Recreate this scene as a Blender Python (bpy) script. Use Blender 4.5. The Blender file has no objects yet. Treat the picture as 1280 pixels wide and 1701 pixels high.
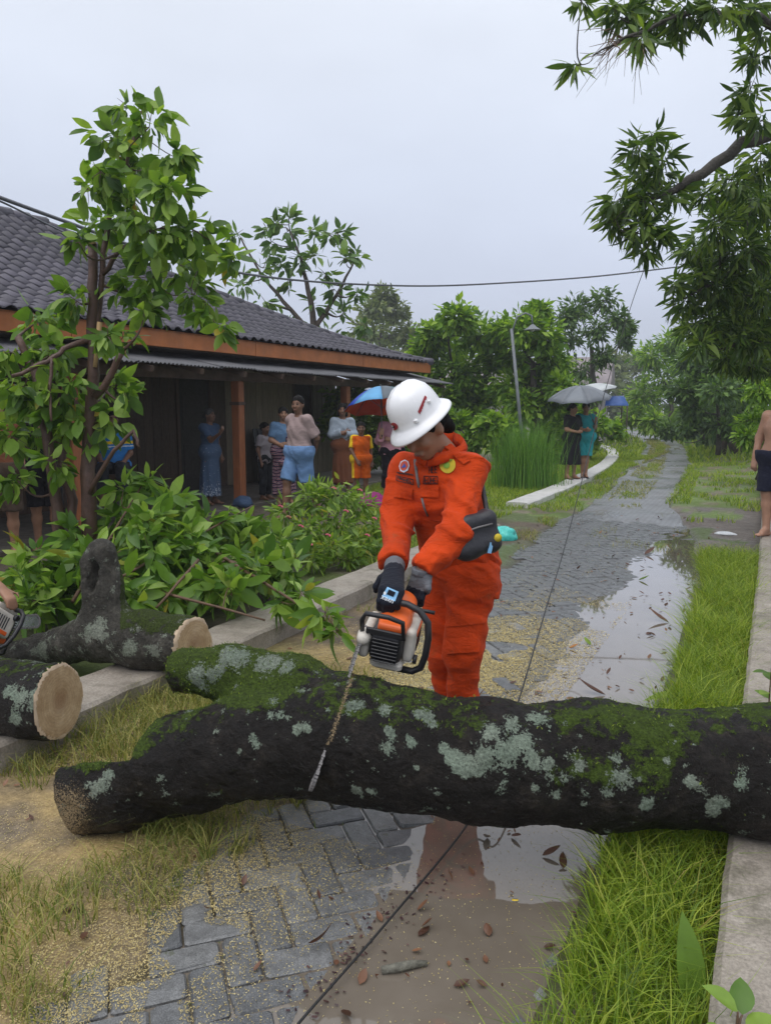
import bpy, math, random
import numpy as np
from mathutils import Vector, Matrix, Quaternion
R = math.radians
random.seed(7)
rng = np.random.default_rng(11)
scene = bpy.context.scene
col = scene.collection

# ------------------------------------------------------------------ camera
FPX, CX, CY = 1285.0, 640.0, 850.5           # focal length and centre in pixels of the 1280 x 1701 photograph
PITCH, YAW, CAMH = R(7.7), R(26.4), 1.6
camd = bpy.data.cameras.new('camera')
cam = bpy.data.objects.new('camera', camd)
col.objects.link(cam)
cam.location = (0, 0, CAMH)
cam.rotation_euler = (R(90) - PITCH, 0, YAW)
camd.sensor_fit = 'VERTICAL'
camd.sensor_height = 24.0
camd.lens = FPX / 1701.0 * 24.0
camd.clip_start = 0.05
camd.clip_end = 2000
scene.camera = cam

# ------------------------------------------------------------------ sky, sun, exposure (rainy overcast day)
def lin(r, g, b):
    return tuple(((c / 255.0) / 12.92 if c / 255.0 <= 0.04045 else ((c / 255.0 + 0.055) / 1.055) ** 2.4) for c in (r, g, b))
world = bpy.data.worlds.new('World')
scene.world = world
world.use_nodes = True
wn, wl = world.node_tree.nodes, world.node_tree.links
wn.clear()
w_out = wn.new('ShaderNodeOutputWorld')
w_bg = wn.new('ShaderNodeBackground')
w_sky = wn.new('ShaderNodeTexSky'); w_sky.sky_type = 'NISHITA'; w_sky.sun_disc = False
w_sky.sun_elevation = R(62); w_sky.sun_rotation = R(150)
w_tc = wn.new('ShaderNodeTexCoord'); w_sep = wn.new('ShaderNodeSeparateXYZ')
w_ramp = wn.new('ShaderNodeValToRGB')
cr = w_ramp.color_ramp
cr.elements[0].position = 0.0; cr.elements[0].color = (*lin(180, 187, 206), 1)
cr.elements[1].position = 1.0; cr.elements[1].color = (1.0, 1.02, 1.05, 1)
for p, c in ((0.14, lin(192, 200, 219)), (0.28, lin(205, 213, 229)), (0.46, lin(221, 227, 238))):
    e = cr.elements.new(p); e.color = (*c, 1)
w_noise = wn.new('ShaderNodeTexNoise'); w_noise.inputs['Scale'].default_value = 1.5; w_noise.inputs['Detail'].default_value = 4
w_map = wn.new('ShaderNodeMapping'); w_map.inputs['Scale'].default_value = (1, 1, 2.6)
w_mr = wn.new('ShaderNodeMapRange'); w_mr.inputs['From Min'].default_value = 0.3; w_mr.inputs['From Max'].default_value = 0.7
w_mr.inputs['To Min'].default_value = 0.89; w_mr.inputs['To Max'].default_value = 1.10
w_mul = wn.new('ShaderNodeMix'); w_mul.data_type = 'RGBA'; w_mul.blend_type = 'MULTIPLY'; w_mul.inputs[0].default_value = 1.0
w_add = wn.new('ShaderNodeMix'); w_add.data_type = 'RGBA'; w_add.blend_type = 'ADD'; w_add.inputs[0].default_value = 0.006
wl.new(w_tc.outputs['Generated'], w_sep.inputs[0]); wl.new(w_sep.outputs['Z'], w_ramp.inputs[0])
wl.new(w_tc.outputs['Generated'], w_map.inputs[0]); wl.new(w_map.outputs[0], w_noise.inputs['Vector'])
wl.new(w_noise.outputs['Fac'], w_mr.inputs['Value'])
wl.new(w_ramp.outputs[0], w_mul.inputs[6]); wl.new(w_mr.outputs[0], w_mul.inputs[7])
wl.new(w_mul.outputs[2], w_add.inputs[6]); wl.new(w_sky.outputs[0], w_add.inputs[7])
wl.new(w_add.outputs[2], w_bg.inputs['Color'])
w_bg.inputs['Strength'].default_value = 1.0
wl.new(w_bg.outputs[0], w_out.inputs[0])

sund = bpy.data.lights.new('sun', 'SUN'); sund.energy = 1.5; sund.angle = R(60); sund.color = (1.0, 0.97, 0.93)
sun = bpy.data.objects.new('sun', sund); col.objects.link(sun)
sun.rotation_euler = (R(28), R(6), R(-20))
scene.view_settings.view_transform = 'Standard'
scene.view_settings.look = 'None'
scene.view_settings.exposure = 0.22
scene.view_settings.gamma = 1.0
scene.view_settings.use_curve_mapping = False
scene.render.engine = 'CYCLES'
try:
    scene.cycles.use_denoising = True
    scene.cycles.max_bounces = 6
    scene.cycles.diffuse_bounces = 3
    scene.cycles.glossy_bounces = 2
    scene.cycles.transmission_bounces = 2
    scene.cycles.volume_bounces = 0
except Exception:
    pass

# ------------------------------------------------------------------ survey: photograph pixel -> place in the scene
def ray(u, v):
    x = (u - CX) / FPX; y = (CY - v) / FPX
    f = math.cos(PITCH) + math.sin(PITCH) * y; z = -math.sin(PITCH) + math.cos(PITCH) * y
    return Vector((x * math.cos(YAW) - f * math.sin(YAW), x * math.sin(YAW) + f * math.cos(YAW), z)), f
def G(u, v, z=0.0):
    d, f = ray(u, v); t = (z - CAMH) / d.z
    return Vector((d.x * t, d.y * t, z))
def D(u, v, dist):
    d, f = ray(u, v); t = dist / f
    return Vector((d.x * t, d.y * t, CAMH + d.z * t))
def XP(u, v, X):
    d, f = ray(u, v); t = X / d.x
    return Vector((X, d.y * t, CAMH + d.z * t))
def fwd(p):
    return -p[0] * math.sin(YAW) + p[1] * math.cos(YAW)
def C2W(x, y, z=0.0):            # camera-frame direction (right, forward, up) -> world
    return Vector((x * math.cos(YAW) - y * math.sin(YAW), x * math.sin(YAW) + y * math.cos(YAW), z))

# ------------------------------------------------------------------ object helpers
def tag(o, label=None, cat=None, group=None, kind=None):
    if label: o['label'] = label
    if cat: o['category'] = cat
    if group: o['group'] = group
    if kind: o['kind'] = kind
    return o
def empty(name, loc=(0, 0, 0), rz=0.0, label=None, cat=None, group=None):
    o = bpy.data.objects.new(name, None); col.objects.link(o)
    o.location = loc; o.rotation_euler = (0, 0, rz); o.empty_display_size = 0.1
    return tag(o, label, cat, group, 'thing' if cat else None)
def link(name, me, mat=None, parent=None, kind=None):
    o = bpy.data.objects.new(name, me); col.objects.link(o)
    if mat is not None and len(me.materials) == 0:
        me.materials.append(mat)
    if parent is not None: o.parent = parent
    if kind: o['kind'] = kind
    return o
def mesh_np(name, V, Q, smooth=False, attrs=None):
    """V (n,3), Q (m,3|4) or list of polygons -> mesh"""
    me = bpy.data.meshes.new(name)
    V = np.asarray(V, dtype=np.float32)
    if isinstance(Q, np.ndarray) and Q.ndim == 2:
        m, k = Q.shape
        me.vertices.add(len(V)); me.vertices.foreach_set('co', V.ravel())
        me.loops.add(m * k); me.polygons.add(m)
        me.loops.foreach_set('vertex_index', np.ascontiguousarray(Q, dtype=np.int32).ravel())
        me.polygons.foreach_set('loop_start', np.arange(0, m * k, k, dtype=np.int32))
        me.update(calc_edges=True)
    else:
        me.from_pydata([tuple(map(float, v)) for v in V], [], [tuple(map(int, q)) for q in Q])
    if smooth: me.polygons.foreach_set('use_smooth', np.ones(len(me.polygons), dtype=bool))
    for an, arr in (attrs or {}).items():
        arr = np.asarray(arr, dtype=np.float32)
        if arr.ndim == 1:
            a = me.attributes.new(an, 'FLOAT', 'POINT'); a.data.foreach_set('value', arr)
        else:
            a = me.attributes.new(an, 'FLOAT_COLOR', 'POINT')
            a.data.foreach_set('color', np.concatenate([arr, np.ones((len(arr), 1), np.float32)], 1).ravel())
    me.update()
    return me

class MB:
    """collects simple solids into one mesh"""
    def __init__(s): s.v = []; s.f = []; s.sm = []
    def add(s, V, F, smooth=False):
        o = len(s.v); s.v += [tuple(map(float, p)) for p in V]; s.f += [tuple(i + o for i in q) for q in F]; s.sm += [smooth] * len(F); return s
    def box(s, c, d, rot=None, bev=0.0):
        hx, hy, hz = d[0] / 2, d[1] / 2, d[2] / 2
        b = min(bev, hx * .9, hy * .9, hz * .9)
        M = rot if rot is not None else Matrix.Identity(3)
        c = Vector(c)
        if b <= 0:
            P = [(x, y, z) for z in (-hz, hz) for y in (-hy, hy) for x in (-hx, hx)]
            F = [(0, 2, 3, 1), (4, 5, 7, 6), (0, 1, 5, 4), (2, 6, 7, 3), (0, 4, 6, 2), (1, 3, 7, 5)]
        else:
            def ringp(x, y): return [(-x, -y), (x, -y), (x, y), (-x, y)]
            def oct_(x, y): return [(-x + b, -y), (x - b, -y), (x, -y + b), (x, y - b), (x - b, y), (-x + b, y), (-x, y - b), (-x, -y + b)]
            P = [(x, y, -hz) for x, y in oct_(hx - b, hy - b)] + [(x, y, -hz + b) for x, y in oct_(hx, hy)] + [(x, y, hz - b) for x, y in oct_(hx, hy)] + [(x, y, hz) for x, y in oct_(hx - b, hy - b)]
            F = [tuple(range(7, -1, -1)), tuple(range(24, 32))]
            for k in range(3):
                for i in range(8): F.append((k * 8 + i, k * 8 + (i + 1) % 8, k * 8 + 8 + (i + 1) % 8, k * 8 + 8 + i))
        return s.add([c + M @ Vector(p) for p in P], F)
    def tube(s, pts, rad, n=8, cap=True, smooth=True):
        pts = [Vector(p) for p in pts]; m = len(pts)
        if not hasattr(rad, '__len__'): rad = [rad] * m
        V = []; prev = None
        for i, p in enumerate(pts):
            t = (pts[min(i + 1, m - 1)] - pts[max(i - 1, 0)])
            if t.length < 1e-9: t = Vector((0, 0, 1))
            t.normalize()
            if prev is None:
                a = Vector((0, 0, 1)) if abs(t.z) < .9 else Vector((1, 0, 0))
                x = t.cross(a).normalized()
            else:
                x = (prev - t * prev.dot(t))
                x = x.normalized() if x.length > 1e-6 else t.orthogonal().normalized()
            prev = x; y = t.cross(x)
            for k in range(n):
                an = 2 * math.pi * k / n
                V.append(p + (x * math.cos(an) + y * math.sin(an)) * rad[i])
        F = [(i * n + k, i * n + (k + 1) % n, (i + 1) * n + (k + 1) % n, (i + 1) * n + k) for i in range(m - 1) for k in range(n)]
        o = len(s.f); s.add(V, F, smooth)
        if cap:
            base = len(s.v) - len(V)
            s.f += [tuple(base + k for k in range(n - 1, -1, -1)), tuple(base + (m - 1) * n + k for k in range(n))]; s.sm += [False, False]
        return s
    def lathe(s, prof, n=20, M=None, smooth=True, cap=False):
        M = M if M is not None else Matrix.Identity(4)
        V = [M @ Vector((r * math.cos(2 * math.pi * k / n), r * math.sin(2 * math.pi * k / n), z)) for r, z in prof for k in range(n)]
        F = [(i * n + k, i * n + (k + 1) % n, (i + 1) * n + (k + 1) % n, (i + 1) * n + k) for i in range(len(prof) - 1) for k in range(n)]
        if cap: F += [tuple(range(n - 1, -1, -1)), tuple((len(prof) - 1) * n + k for k in range(n))]
        return s.add(V, F, smooth)
    def ball(s, c, r, n=10, M=None):
        r = r if hasattr(r, '__len__') else (r, r, r); c = Vector(c); m = n // 2 + 1
        M = M if M is not None else Matrix.Identity(3)
        V = []
        for i in range(m + 1):
            th = math.pi * (i + .001) / (m + .002)
            for k in range(n):
                ph = 2 * math.pi * k / n
                V.append(c + M @ Vector((r[0] * math.sin(th) * math.cos(ph), r[1] * math.sin(th) * math.sin(ph), r[2] * math.cos(th))))
        return s.add(V, [(i * n + k, (i + 1) * n + k, (i + 1) * n + (k + 1) % n, i * n + (k + 1) % n) for i in range(m) for k in range(n)], True)
    def prism(s, poly, z0, z1, M=None):
        M = M if M is not None else Matrix.Identity(4); n = len(poly)
        V = [M @ Vector((x, y, z0)) for x, y in poly] + [M @ Vector((x, y, z1)) for x, y in poly]
        return s.add(V, [tuple(range(n - 1, -1, -1)), tuple(range(n, 2 * n))] + [(i, (i + 1) % n, n + (i + 1) % n, n + i) for i in range(n)])
    def mesh(s, name):
        me = bpy.data.meshes.new(name); me.from_pydata(s.v, [], s.f)
        me.polygons.foreach_set('use_smooth', np.array(s.sm, dtype=bool)); me.update(); return me
    def build(s, name, mat, parent=None, kind=None):
        return link(name, s.mesh(name), mat, parent, kind)
def boxo(name, c, d, mat, parent=None, rot=None, bev=0.0):
    return MB().box(c, d, rot, bev).build(name, mat, parent)
def basis(x, y, z):
    return Matrix((x, y, z)).transposed()
def frame_from(fw, up):
    """3x3 with local -Y = fw and local Z close to up"""
    fw = Vector(fw).normalized(); z = (Vector(up) - fw * Vector(up).dot(fw)).normalized(); y = -fw; x = y.cross(z)
    return basis(x, y, z)

# ------------------------------------------------------------------ noise in numpy
_perm = np.random.default_rng(3).random(1 << 16).astype(np.float32)
def _h(ix, iy, iz):
    return _perm[((ix * 73856093) ^ (iy * 19349663) ^ (iz * 83492791)) & 0xFFFF]
def vnoise(P):
    P = np.asarray(P, dtype=np.float64)
    if P.shape[-1] == 2: P = np.concatenate([P, np.zeros(P.shape[:-1] + (1,))], -1)
    i = np.floor(P).astype(np.int64); f = P - i; f = f * f * (3 - 2 * f)
    out = 0
    for dx in (0, 1):
        for dy in (0, 1):
            for dz in (0, 1):
                w = (f[..., 0] if dx else 1 - f[..., 0]) * (f[..., 1] if dy else 1 - f[..., 1]) * (f[..., 2] if dz else 1 - f[..., 2])
                out = out + w * _h(i[..., 0] + dx, i[..., 1] + dy, i[..., 2] + dz)
    return out
def fbm(P, octv=4, gain=.5):
    P = np.asarray(P, dtype=np.float64); a = 1.0; s = 0; t = 0
    for k in range(octv):
        s = s + a * vnoise(P * (2 ** k) + 17.3 * k); t += a; a *= gain
    return s / t
def sstep(a, b, x):
    t = np.clip((x - a) / (b - a), 0, 1); return t * t * (3 - 2 * t)

# ------------------------------------------------------------------ signed-distance modelling (surface nets)
class SDF:
    def __init__(s, lo, hi, h):
        s.h = h; s.lo = np.array(lo, float); n = np.ceil((np.array(hi, float) - s.lo) / h).astype(int) + 1
        s.n = n; s.F = np.full(tuple(n), 1.0, np.float32)
    def _slab(s, lo, hi):
        a = np.clip(np.floor((np.array(lo) - s.lo) / s.h).astype(int), 0, s.n - 1)
        b = np.clip(np.ceil((np.array(hi) - s.lo) / s.h).astype(int) + 1, 1, s.n)
        if np.any(b <= a): return None, None
        g = np.meshgrid(*[s.lo[k] + s.h * np.arange(a[k], b[k]) for k in range(3)], indexing='ij')
        return (slice(a[0], b[0]), slice(a[1], b[1]), slice(a[2], b[2])), np.stack(g, -1).astype(np.float32)
    def _mix(s, sl, d, k, sub=False):
        f = s.F[sl]
        if sub:
            d = -d; h = np.maximum(k - np.abs(f - d), 0) / max(k, 1e-6); s.F[sl] = np.maximum(f, d) + h * h * k * .25
        else:
            h = np.maximum(k - np.abs(f - d), 0) / max(k, 1e-6); s.F[sl] = np.minimum(f, d) - h * h * k * .25
    def cone(s, a, b, ra, rb, k=.02, flat=None, sub=False):
        a = np.array(a, np.float32); b = np.array(b, np.float32); m = max(ra, rb) + k + 4 * s.h
        sl, P = s._slab(np.minimum(a, b) - m, np.maximum(a, b) + m)
        if sl is None: return s
        ba = b - a; L = max(float(ba @ ba), 1e-9)
        t = np.clip(((P - a) @ ba) / L, 0, 1); q = P - a - t[..., None] * ba
        if flat is not None:
            ax = np.array(flat[0], np.float32); ax /= np.linalg.norm(ax); c = q @ ax
            q = q + (c * (flat[1] - 1))[..., None] * ax
        s._mix(sl, np.linalg.norm(q, axis=-1) - (ra + (rb - ra) * t), k, sub); return s
    def ell(s, c, r, M=None, k=.02, sub=False):
        c = np.array(c, np.float32); r = np.array(r, np.float32); m = float(r.max()) + k + 4 * s.h
        sl, P = s._slab(c - m, c + m)
        if sl is None: return s
        q = P - c
        if M is not None: q = q @ np.array(M, np.float32)
        s._mix(sl, (np.linalg.norm(q / r, axis=-1) - 1) * float(r.min()), k, sub); return s
    def box(s, c, hd, M=None, rad=.01, k=.01, sub=False):
        c = np.array(c, np.float32); hd = np.array(hd, np.float32); m = float(np.linalg.norm(hd)) + k + 4 * s.h
        sl, P = s._slab(c - m, c + m)
        if sl is None: return s
        q = P - c
        if M is not None: q = q @ np.array(M, np.float32)
        e = np.abs(q) - (hd - rad)
        s._mix(sl, np.linalg.norm(np.maximum(e, 0), axis=-1) + np.minimum(e.max(-1), 0) - rad, k, sub); return s
    def keep(s, p, n, wave=0.0):
        """keep the side of the plane that n points to"""
        sl, P = s._slab(s.lo, s.lo + s.h * s.n); n = np.array(n, np.float32); n /= np.linalg.norm(n)
        d = -((P - np.array(p, np.float32)) @ n)
        if wave: d = d + wave * np.sin(P[..., 0] * 23 + P[..., 1] * 31)
        s.F[sl] = np.maximum(s.F[sl], d[:s.F.shape[0], :s.F.shape[1], :s.F.shape[2]]); return s
    def warp(s, fn):
        sl, P = s._slab(s.lo, s.lo + s.h * s.n); m = np.abs(s.F) < .08
        s.F[m] += fn(P[m]).astype(np.float32); return s
    def mesh(s, name, attrs=None, relax=1):
        F = s.F; F = np.pad(F, 1, constant_values=1.0); h = s.h; lo = s.lo - h
        I = F < 0
        n = np.array(F.shape)
        c = np.zeros(tuple(n - 1), np.int8)
        for dx in (0, 1):
            for dy in (0, 1):
                for dz in (0, 1):
                    c += I[dx:n[0] - 1 + dx, dy:n[1] - 1 + dy, dz:n[2] - 1 + dz]
        act = np.argwhere((c > 0) & (c < 8)); idx = np.full(tuple(n - 1), -1, np.int32); idx[tuple(act.T)] = np.arange(len(act))
        pos = np.zeros((len(act), 3)); cnt = np.zeros(len(act))
        cor = [(x, y, z) for x in (0, 1) for y in (0, 1) for z in (0, 1)]
        val = [F[act[:, 0] + x, act[:, 1] + y, act[:, 2] + z] for x, y, z in cor]
        for a in range(8):
            for b in range(a + 1, 8):
                if sum(abs(cor[a][i] - cor[b][i]) for i in range(3)) != 1: continue
                fa, fb = val[a], val[b]; m = (fa < 0) != (fb < 0)
                t = np.where(m, fa / np.where(m, fa - fb, 1), 0)
                pos += m[:, None] * (np.array(cor[a]) + t[:, None] * (np.array(cor[b]) - np.array(cor[a]))); cnt += m
        V = lo + h * (act + pos / cnt[:, None])
        quads = []
        for ax in range(3):
            o1, o2 = (ax + 1) % 3, (ax + 2) % 3
            s0 = [slice(None)] * 3; s1 = [slice(None)] * 3; s0[ax] = slice(0, -1); s1[ax] = slice(1, None)
            A, B = I[tuple(s0)], I[tuple(s1)]
            e = np.argwhere(A != B)
            e = e[(e[:, o1] > 0) & (e[:, o2] > 0) & (e[:, o1] < n[o1] - 1) & (e[:, o2] < n[o2] - 1)]
            if not len(e): continue
            fl = A[tuple(e.T)]
            def cell(d1, d2):
                q = e.copy(); q[:, o1] += d1; q[:, o2] += d2; return idx[tuple(q.T)]
            Qd = np.stack([cell(-1, -1), cell(0, -1), cell(0, 0), cell(-1, 0)], 1)
            Qd[~fl] = Qd[~fl][:, ::-1]; quads.append(Qd)
        Q = np.concatenate(quads)
        for _ in range(relax):
            acc = np.zeros_like(V); ct = np.zeros(len(V))
            for i in range(4):
                np.add.at(acc, Q[:, i], V[Q[:, (i + 1) % 4]]); np.add.at(ct, Q[:, i], 1)
                np.add.at(acc, Q[:, i], V[Q[:, i - 1]]); np.add.at(ct, Q[:, i], 1)
            V = V * .4 + .6 * acc / np.maximum(ct, 1)[:, None]
        at = {k: f(V) for k, f in (attrs or {}).items()}
        return mesh_np(name, V, Q, True, at)
# ------------------------------------------------------------------ materials
class NT:
    def __init__(s, name):
        s.m = bpy.data.materials.new(name); s.m.use_nodes = True
        s.n = s.m.node_tree.nodes; s.l = s.m.node_tree.links; s.n.clear()
        s.out = s.n.new('ShaderNodeOutputMaterial'); s.b = s.n.new('ShaderNodeBsdfPrincipled'); s.l.new(s.b.outputs[0], s.out.inputs[0])
        s.tc = s.n.new('ShaderNodeTexCoord')
    def noise(s, scale, detail=4, rough=.55, vec=None, dist=0.0):
        n = s.n.new('ShaderNodeTexNoise'); n.inputs['Scale'].default_value = scale; n.inputs['Detail'].default_value = detail
        n.inputs['Roughness'].default_value = rough; n.inputs['Distortion'].default_value = dist
        s.l.new(vec if vec is not None else s.tc.outputs['Object'], n.inputs['Vector']); return n.outputs['Fac']
    def voro(s, scale, feat='F1', vec=None, rnd=1.0):
        n = s.n.new('ShaderNodeTexVoronoi'); n.feature = feat; n.inputs['Scale'].default_value = scale; n.inputs['Randomness'].default_value = rnd
        s.l.new(vec if vec is not None else s.tc.outputs['Object'], n.inputs['Vector']); return n
    def mapv(s, sc=(1, 1, 1), rot=(0, 0, 0), src='Object'):
        m = s.n.new('ShaderNodeMapping'); m.inputs['Scale'].default_value = sc; m.inputs['Rotation'].default_value = rot
        s.l.new(s.tc.outputs[src], m.inputs[0]); return m.outputs[0]
    def ramp(s, fac, stops):
        r = s.n.new('ShaderNodeValToRGB'); e = r.color_ramp.elements
        while len(e) < len(stops): e.new(.5)
        for i, (p, c) in enumerate(stops):
            e[i].position = p; e[i].color = (*c[:3], 1) if hasattr(c, '__len__') else (c, c, c, 1)
        s.l.new(fac, r.inputs[0]); return r.outputs[0]
    def mix(s, fac, a, b, mode='MIX'):
        m = s.n.new('ShaderNodeMix'); m.data_type = 'RGBA'; m.blend_type = mode
        for i, x in ((0, fac), (6, a), (7, b)):
            if isinstance(x, (int, float)): m.inputs[i].default_value = x if i == 0 else (x, x, x, 1)
            elif isinstance(x, tuple): m.inputs[i].default_value = (*x[:3], 1)
            else: s.l.new(x, m.inputs[i])
        return m.outputs[2]
    def math(s, op, a, b=0.0, clamp=False):
        m = s.n.new('ShaderNodeMath'); m.operation = op; m.use_clamp = clamp
        for i, x in ((0, a), (1, b)):
            if isinstance(x, (int, float)): m.inputs[i].default_value = x
            else: s.l.new(x, m.inputs[i])
        return m.outputs[0]
    def attr(s, name, out='Fac'):
        a = s.n.new('ShaderNodeAttribute'); a.attribute_name = name; return a.outputs[out]
    def orand(s):
        return s.n.new('ShaderNodeObjectInfo').outputs['Random']
    def mr(s, v, a, b, c, d):
        m = s.n.new('ShaderNodeMapRange'); s.l.new(v, m.inputs['Value'])
        for k, x in zip(('From Min', 'From Max', 'To Min', 'To Max'), (a, b, c, d)): m.inputs[k].default_value = x
        return m.outputs[0]
    def bump(s, h, strength=.4, dist=.01, prev=None):
        b = s.n.new('ShaderNodeBump'); b.inputs['Strength'].default_value = strength; b.inputs['Distance'].default_value = dist
        s.l.new(h, b.inputs['Height'])
        if prev is not None: s.l.new(prev, b.inputs['Normal'])
        s.l.new(b.outputs[0], s.b.inputs['Normal']); return b.outputs[0]
    def set(s, **k):
        for a, v in k.items():
            i = s.b.inputs[{'color': 'Base Color', 'rough': 'Roughness', 'metal': 'Metallic', 'spec': 'Specular IOR Level', 'coat': 'Coat Weight', 'coatr': 'Coat Roughness', 'ior': 'IOR', 'sheen': 'Sheen Weight', 'sss': 'Subsurface Weight'}[a]]
            if isinstance(v, (int, float)): i.default_value = v
            elif isinstance(v, tuple): i.default_value = (*v[:3], 1)
            else: s.l.new(v, i)
        return s
def dk(c, f): return tuple(x * f for x in c[:3])
def simple(name, c, rough=.6, var=.18, scale=9, bump=.15, bscale=60, bdist=.004, spec=.5, metal=0.0, objvar=0.0, coat=0.0, stretch=None):
    t = NT(name); vec = t.mapv(stretch) if stretch else None
    f = t.noise(scale, 5, .6, vec)
    c0 = t.ramp(f, [(.28, dk(c, 1 - var)), (.72, tuple(min(1, x * (1 + var)) for x in c))])
    if objvar:
        g = t.mr(t.orand(), 0, 1, 1 - objvar, 1 + objvar); c0 = t.mix(1.0, c0, g, 'MULTIPLY')
    t.set(color=c0, rough=rough, spec=spec, metal=metal, coat=coat)
    if rough > .15: t.l.new(t.mr(t.noise(scale * 2.3, 3), .3, .7, max(.04, rough - .12), min(1, rough + .1)), t.b.inputs['Roughness'])
    if bump: t.bump(t.noise(bscale, 4, .6, vec), bump, bdist)
    return t.m
def leafmat(name, dark, mid, light, rough=.42, trans=.28, yellow=None):
    t = NT(name); a = t.attr('tint'); r = t.orand()
    f = t.math('FRACT', t.math('ADD', a, r))
    stops = [(.0, dark), (.55, mid), (.9, light)]
    if yellow: stops = [(.0, dark), (.5, mid), (.86, light), (.985, light), (1.0, yellow)]
    c = t.ramp(f, stops)
    c = t.mix(.35, c, t.ramp(t.noise(14, 3), [(.3, .55), (.7, 1.35)]), 'MULTIPLY')
    t.set(color=c, rough=rough, spec=.4)
    tr = t.n.new('ShaderNodeBsdfTranslucent'); t.l.new(t.mix(1.0, c, (1.25, 1.3, .55), 'MULTIPLY'), tr.inputs['Color'])
    ms = t.n.new('ShaderNodeMixShader'); ms.inputs[0].default_value = trans
    t.l.new(t.b.outputs[0], ms.inputs[1]); t.l.new(tr.outputs[0], ms.inputs[2]); t.l.new(ms.outputs[0], t.out.inputs[0])
    return t.m
def fabric(name, c, var=.12, rough=.85, wave=260, amp=.25):
    t = NT(name)
    f = t.noise(5, 4); cc = t.ramp(f, [(.3, dk(c, 1 - var)), (.7, tuple(min(1, x * (1 + var)) for x in c))])
    if name == 'orange_cloth':
        cc = t.mix(t.math('MULTIPLY', t.ramp(t.noise(4.5, 5, .65), [(.48, 0.0), (.66, 1.0)]), .5), cc, (.34, .036, .008)); cc = t.mix(t.math('MULTIPLY', t.ramp(t.noise(9, 6, .75), [(.60, 0.0), (.70, 1.0)]), .28), cc, (.20, .085, .03))
    t.set(color=cc, rough=rough, spec=.12, sheen=.04)
    vo = t.noise(7, 4, .55, t.mapv((1, 1, 2.2)), 1.2); rg = t.math('ABSOLUTE', t.math('SUBTRACT', vo, .5)); rg = t.math('POWER', t.math('SUBTRACT', 1.0, t.math('MULTIPLY', rg, 3.0, True), True), 3.0)
    n = t.bump(rg, .3, .012); n = t.bump(t.noise(16, 4, .6, None, .8), .4, .02, n)
    t.bump(t.noise(wave, 2), amp, .002, n)
    return t.m
def emblem(name, fn):
    t = NT(name); fn(t); return t.m

M = {}
# ground sheet: colours are painted per vertex (earth, sawdust, grass soil), wetness drives the gloss
t = NT('earth'); c = t.attr('Col', 'Color')
c = t.mix(.75, c, t.ramp(t.noise(26, 6, .7), [(.3, .5), (.5, .95), (.72, 1.5)]), 'MULTIPLY')
c = t.mix(.55, c, t.ramp(t.noise(130, 3, .7), [(.3, .55), (.7, 1.45)]), 'MULTIPLY')
t.set(color=c, rough=t.math('SUBTRACT', t.mr(t.noise(9, 4), .3, .7, .62, .95), t.math('MULTIPLY', t.attr('wet'), .5)), spec=.4)
n = t.bump(t.noise(45, 5, .7), .5, .02); t.bump(t.noise(220, 3, .7), .4, .004, n)
M['earth'] = t.m
# wet concrete paving block
t = NT('paver'); base = t.mix(t.mr(t.orand(), 0, 1, 0, 1), (.092, .096, .102), (.155, .156, .156))
c = t.mix(.8, base, t.ramp(t.noise(19, 5, .65), [(.3, .55), (.7, 1.4)]), 'MULTIPLY')
c = t.mix(.6, c, t.ramp(t.noise(240, 2, .6), [(.35, .5), (.65, 1.6)]), 'MULTIPLY')
geo = t.n.new('ShaderNodeNewGeometry')
wv = t.n.new('ShaderNodeMapping'); t.l.new(geo.outputs['Position'], wv.inputs[0])
moss = t.math('GREATER_THAN', t.noise(7, 6, .75, wv.outputs[0]), .64)
c = t.mix(t.math('MULTIPLY', moss, .55), c, (.05, .06, .018))
t.set(color=c, rough=t.mr(t.noise(5.5, 4, .6, wv.outputs[0]), .35, .65, .16, .55), spec=.55)
n = t.bump(t.noise(300, 3, .7), .55, .0035); t.bump(t.noise(30, 3), .3, .006, n)
M['paver'] = t.m
# far road: the same paving, too far to tell the blocks apart
t = NT('wet_road'); vec = t.mapv((1, 1, 1), (0, 0, R(45)))
br = t.n.new('ShaderNodeTexBrick'); br.inputs['Scale'].default_value = 4.6; br.inputs['Mortar Size'].default_value = .03
br.inputs['Color1'].default_value = (.17, .175, .19, 1); br.inputs['Color2'].default_value = (.23, .235, .25, 1); br.inputs['Mortar'].default_value = (.06, .055, .045, 1)
t.l.new(vec, br.inputs['Vector'])
c = t.mix(.7, br.outputs['Color'], t.ramp(t.noise(2.2, 5, .65), [(.3, .6), (.7, 1.35)]), 'MULTIPLY')
c = t.mix(t.math('MULTIPLY', t.math('GREATER_THAN', t.noise(1.6, 5, .7), .6), .5), c, (.10, .085, .06))
t.set(color=c, rough=t.mr(t.noise(.9, 4), .38, .62, .22, .48), spec=.8)
t.bump(br.outputs['Fac'], -.3, .008)
M['wet_road'] = t.m
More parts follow.
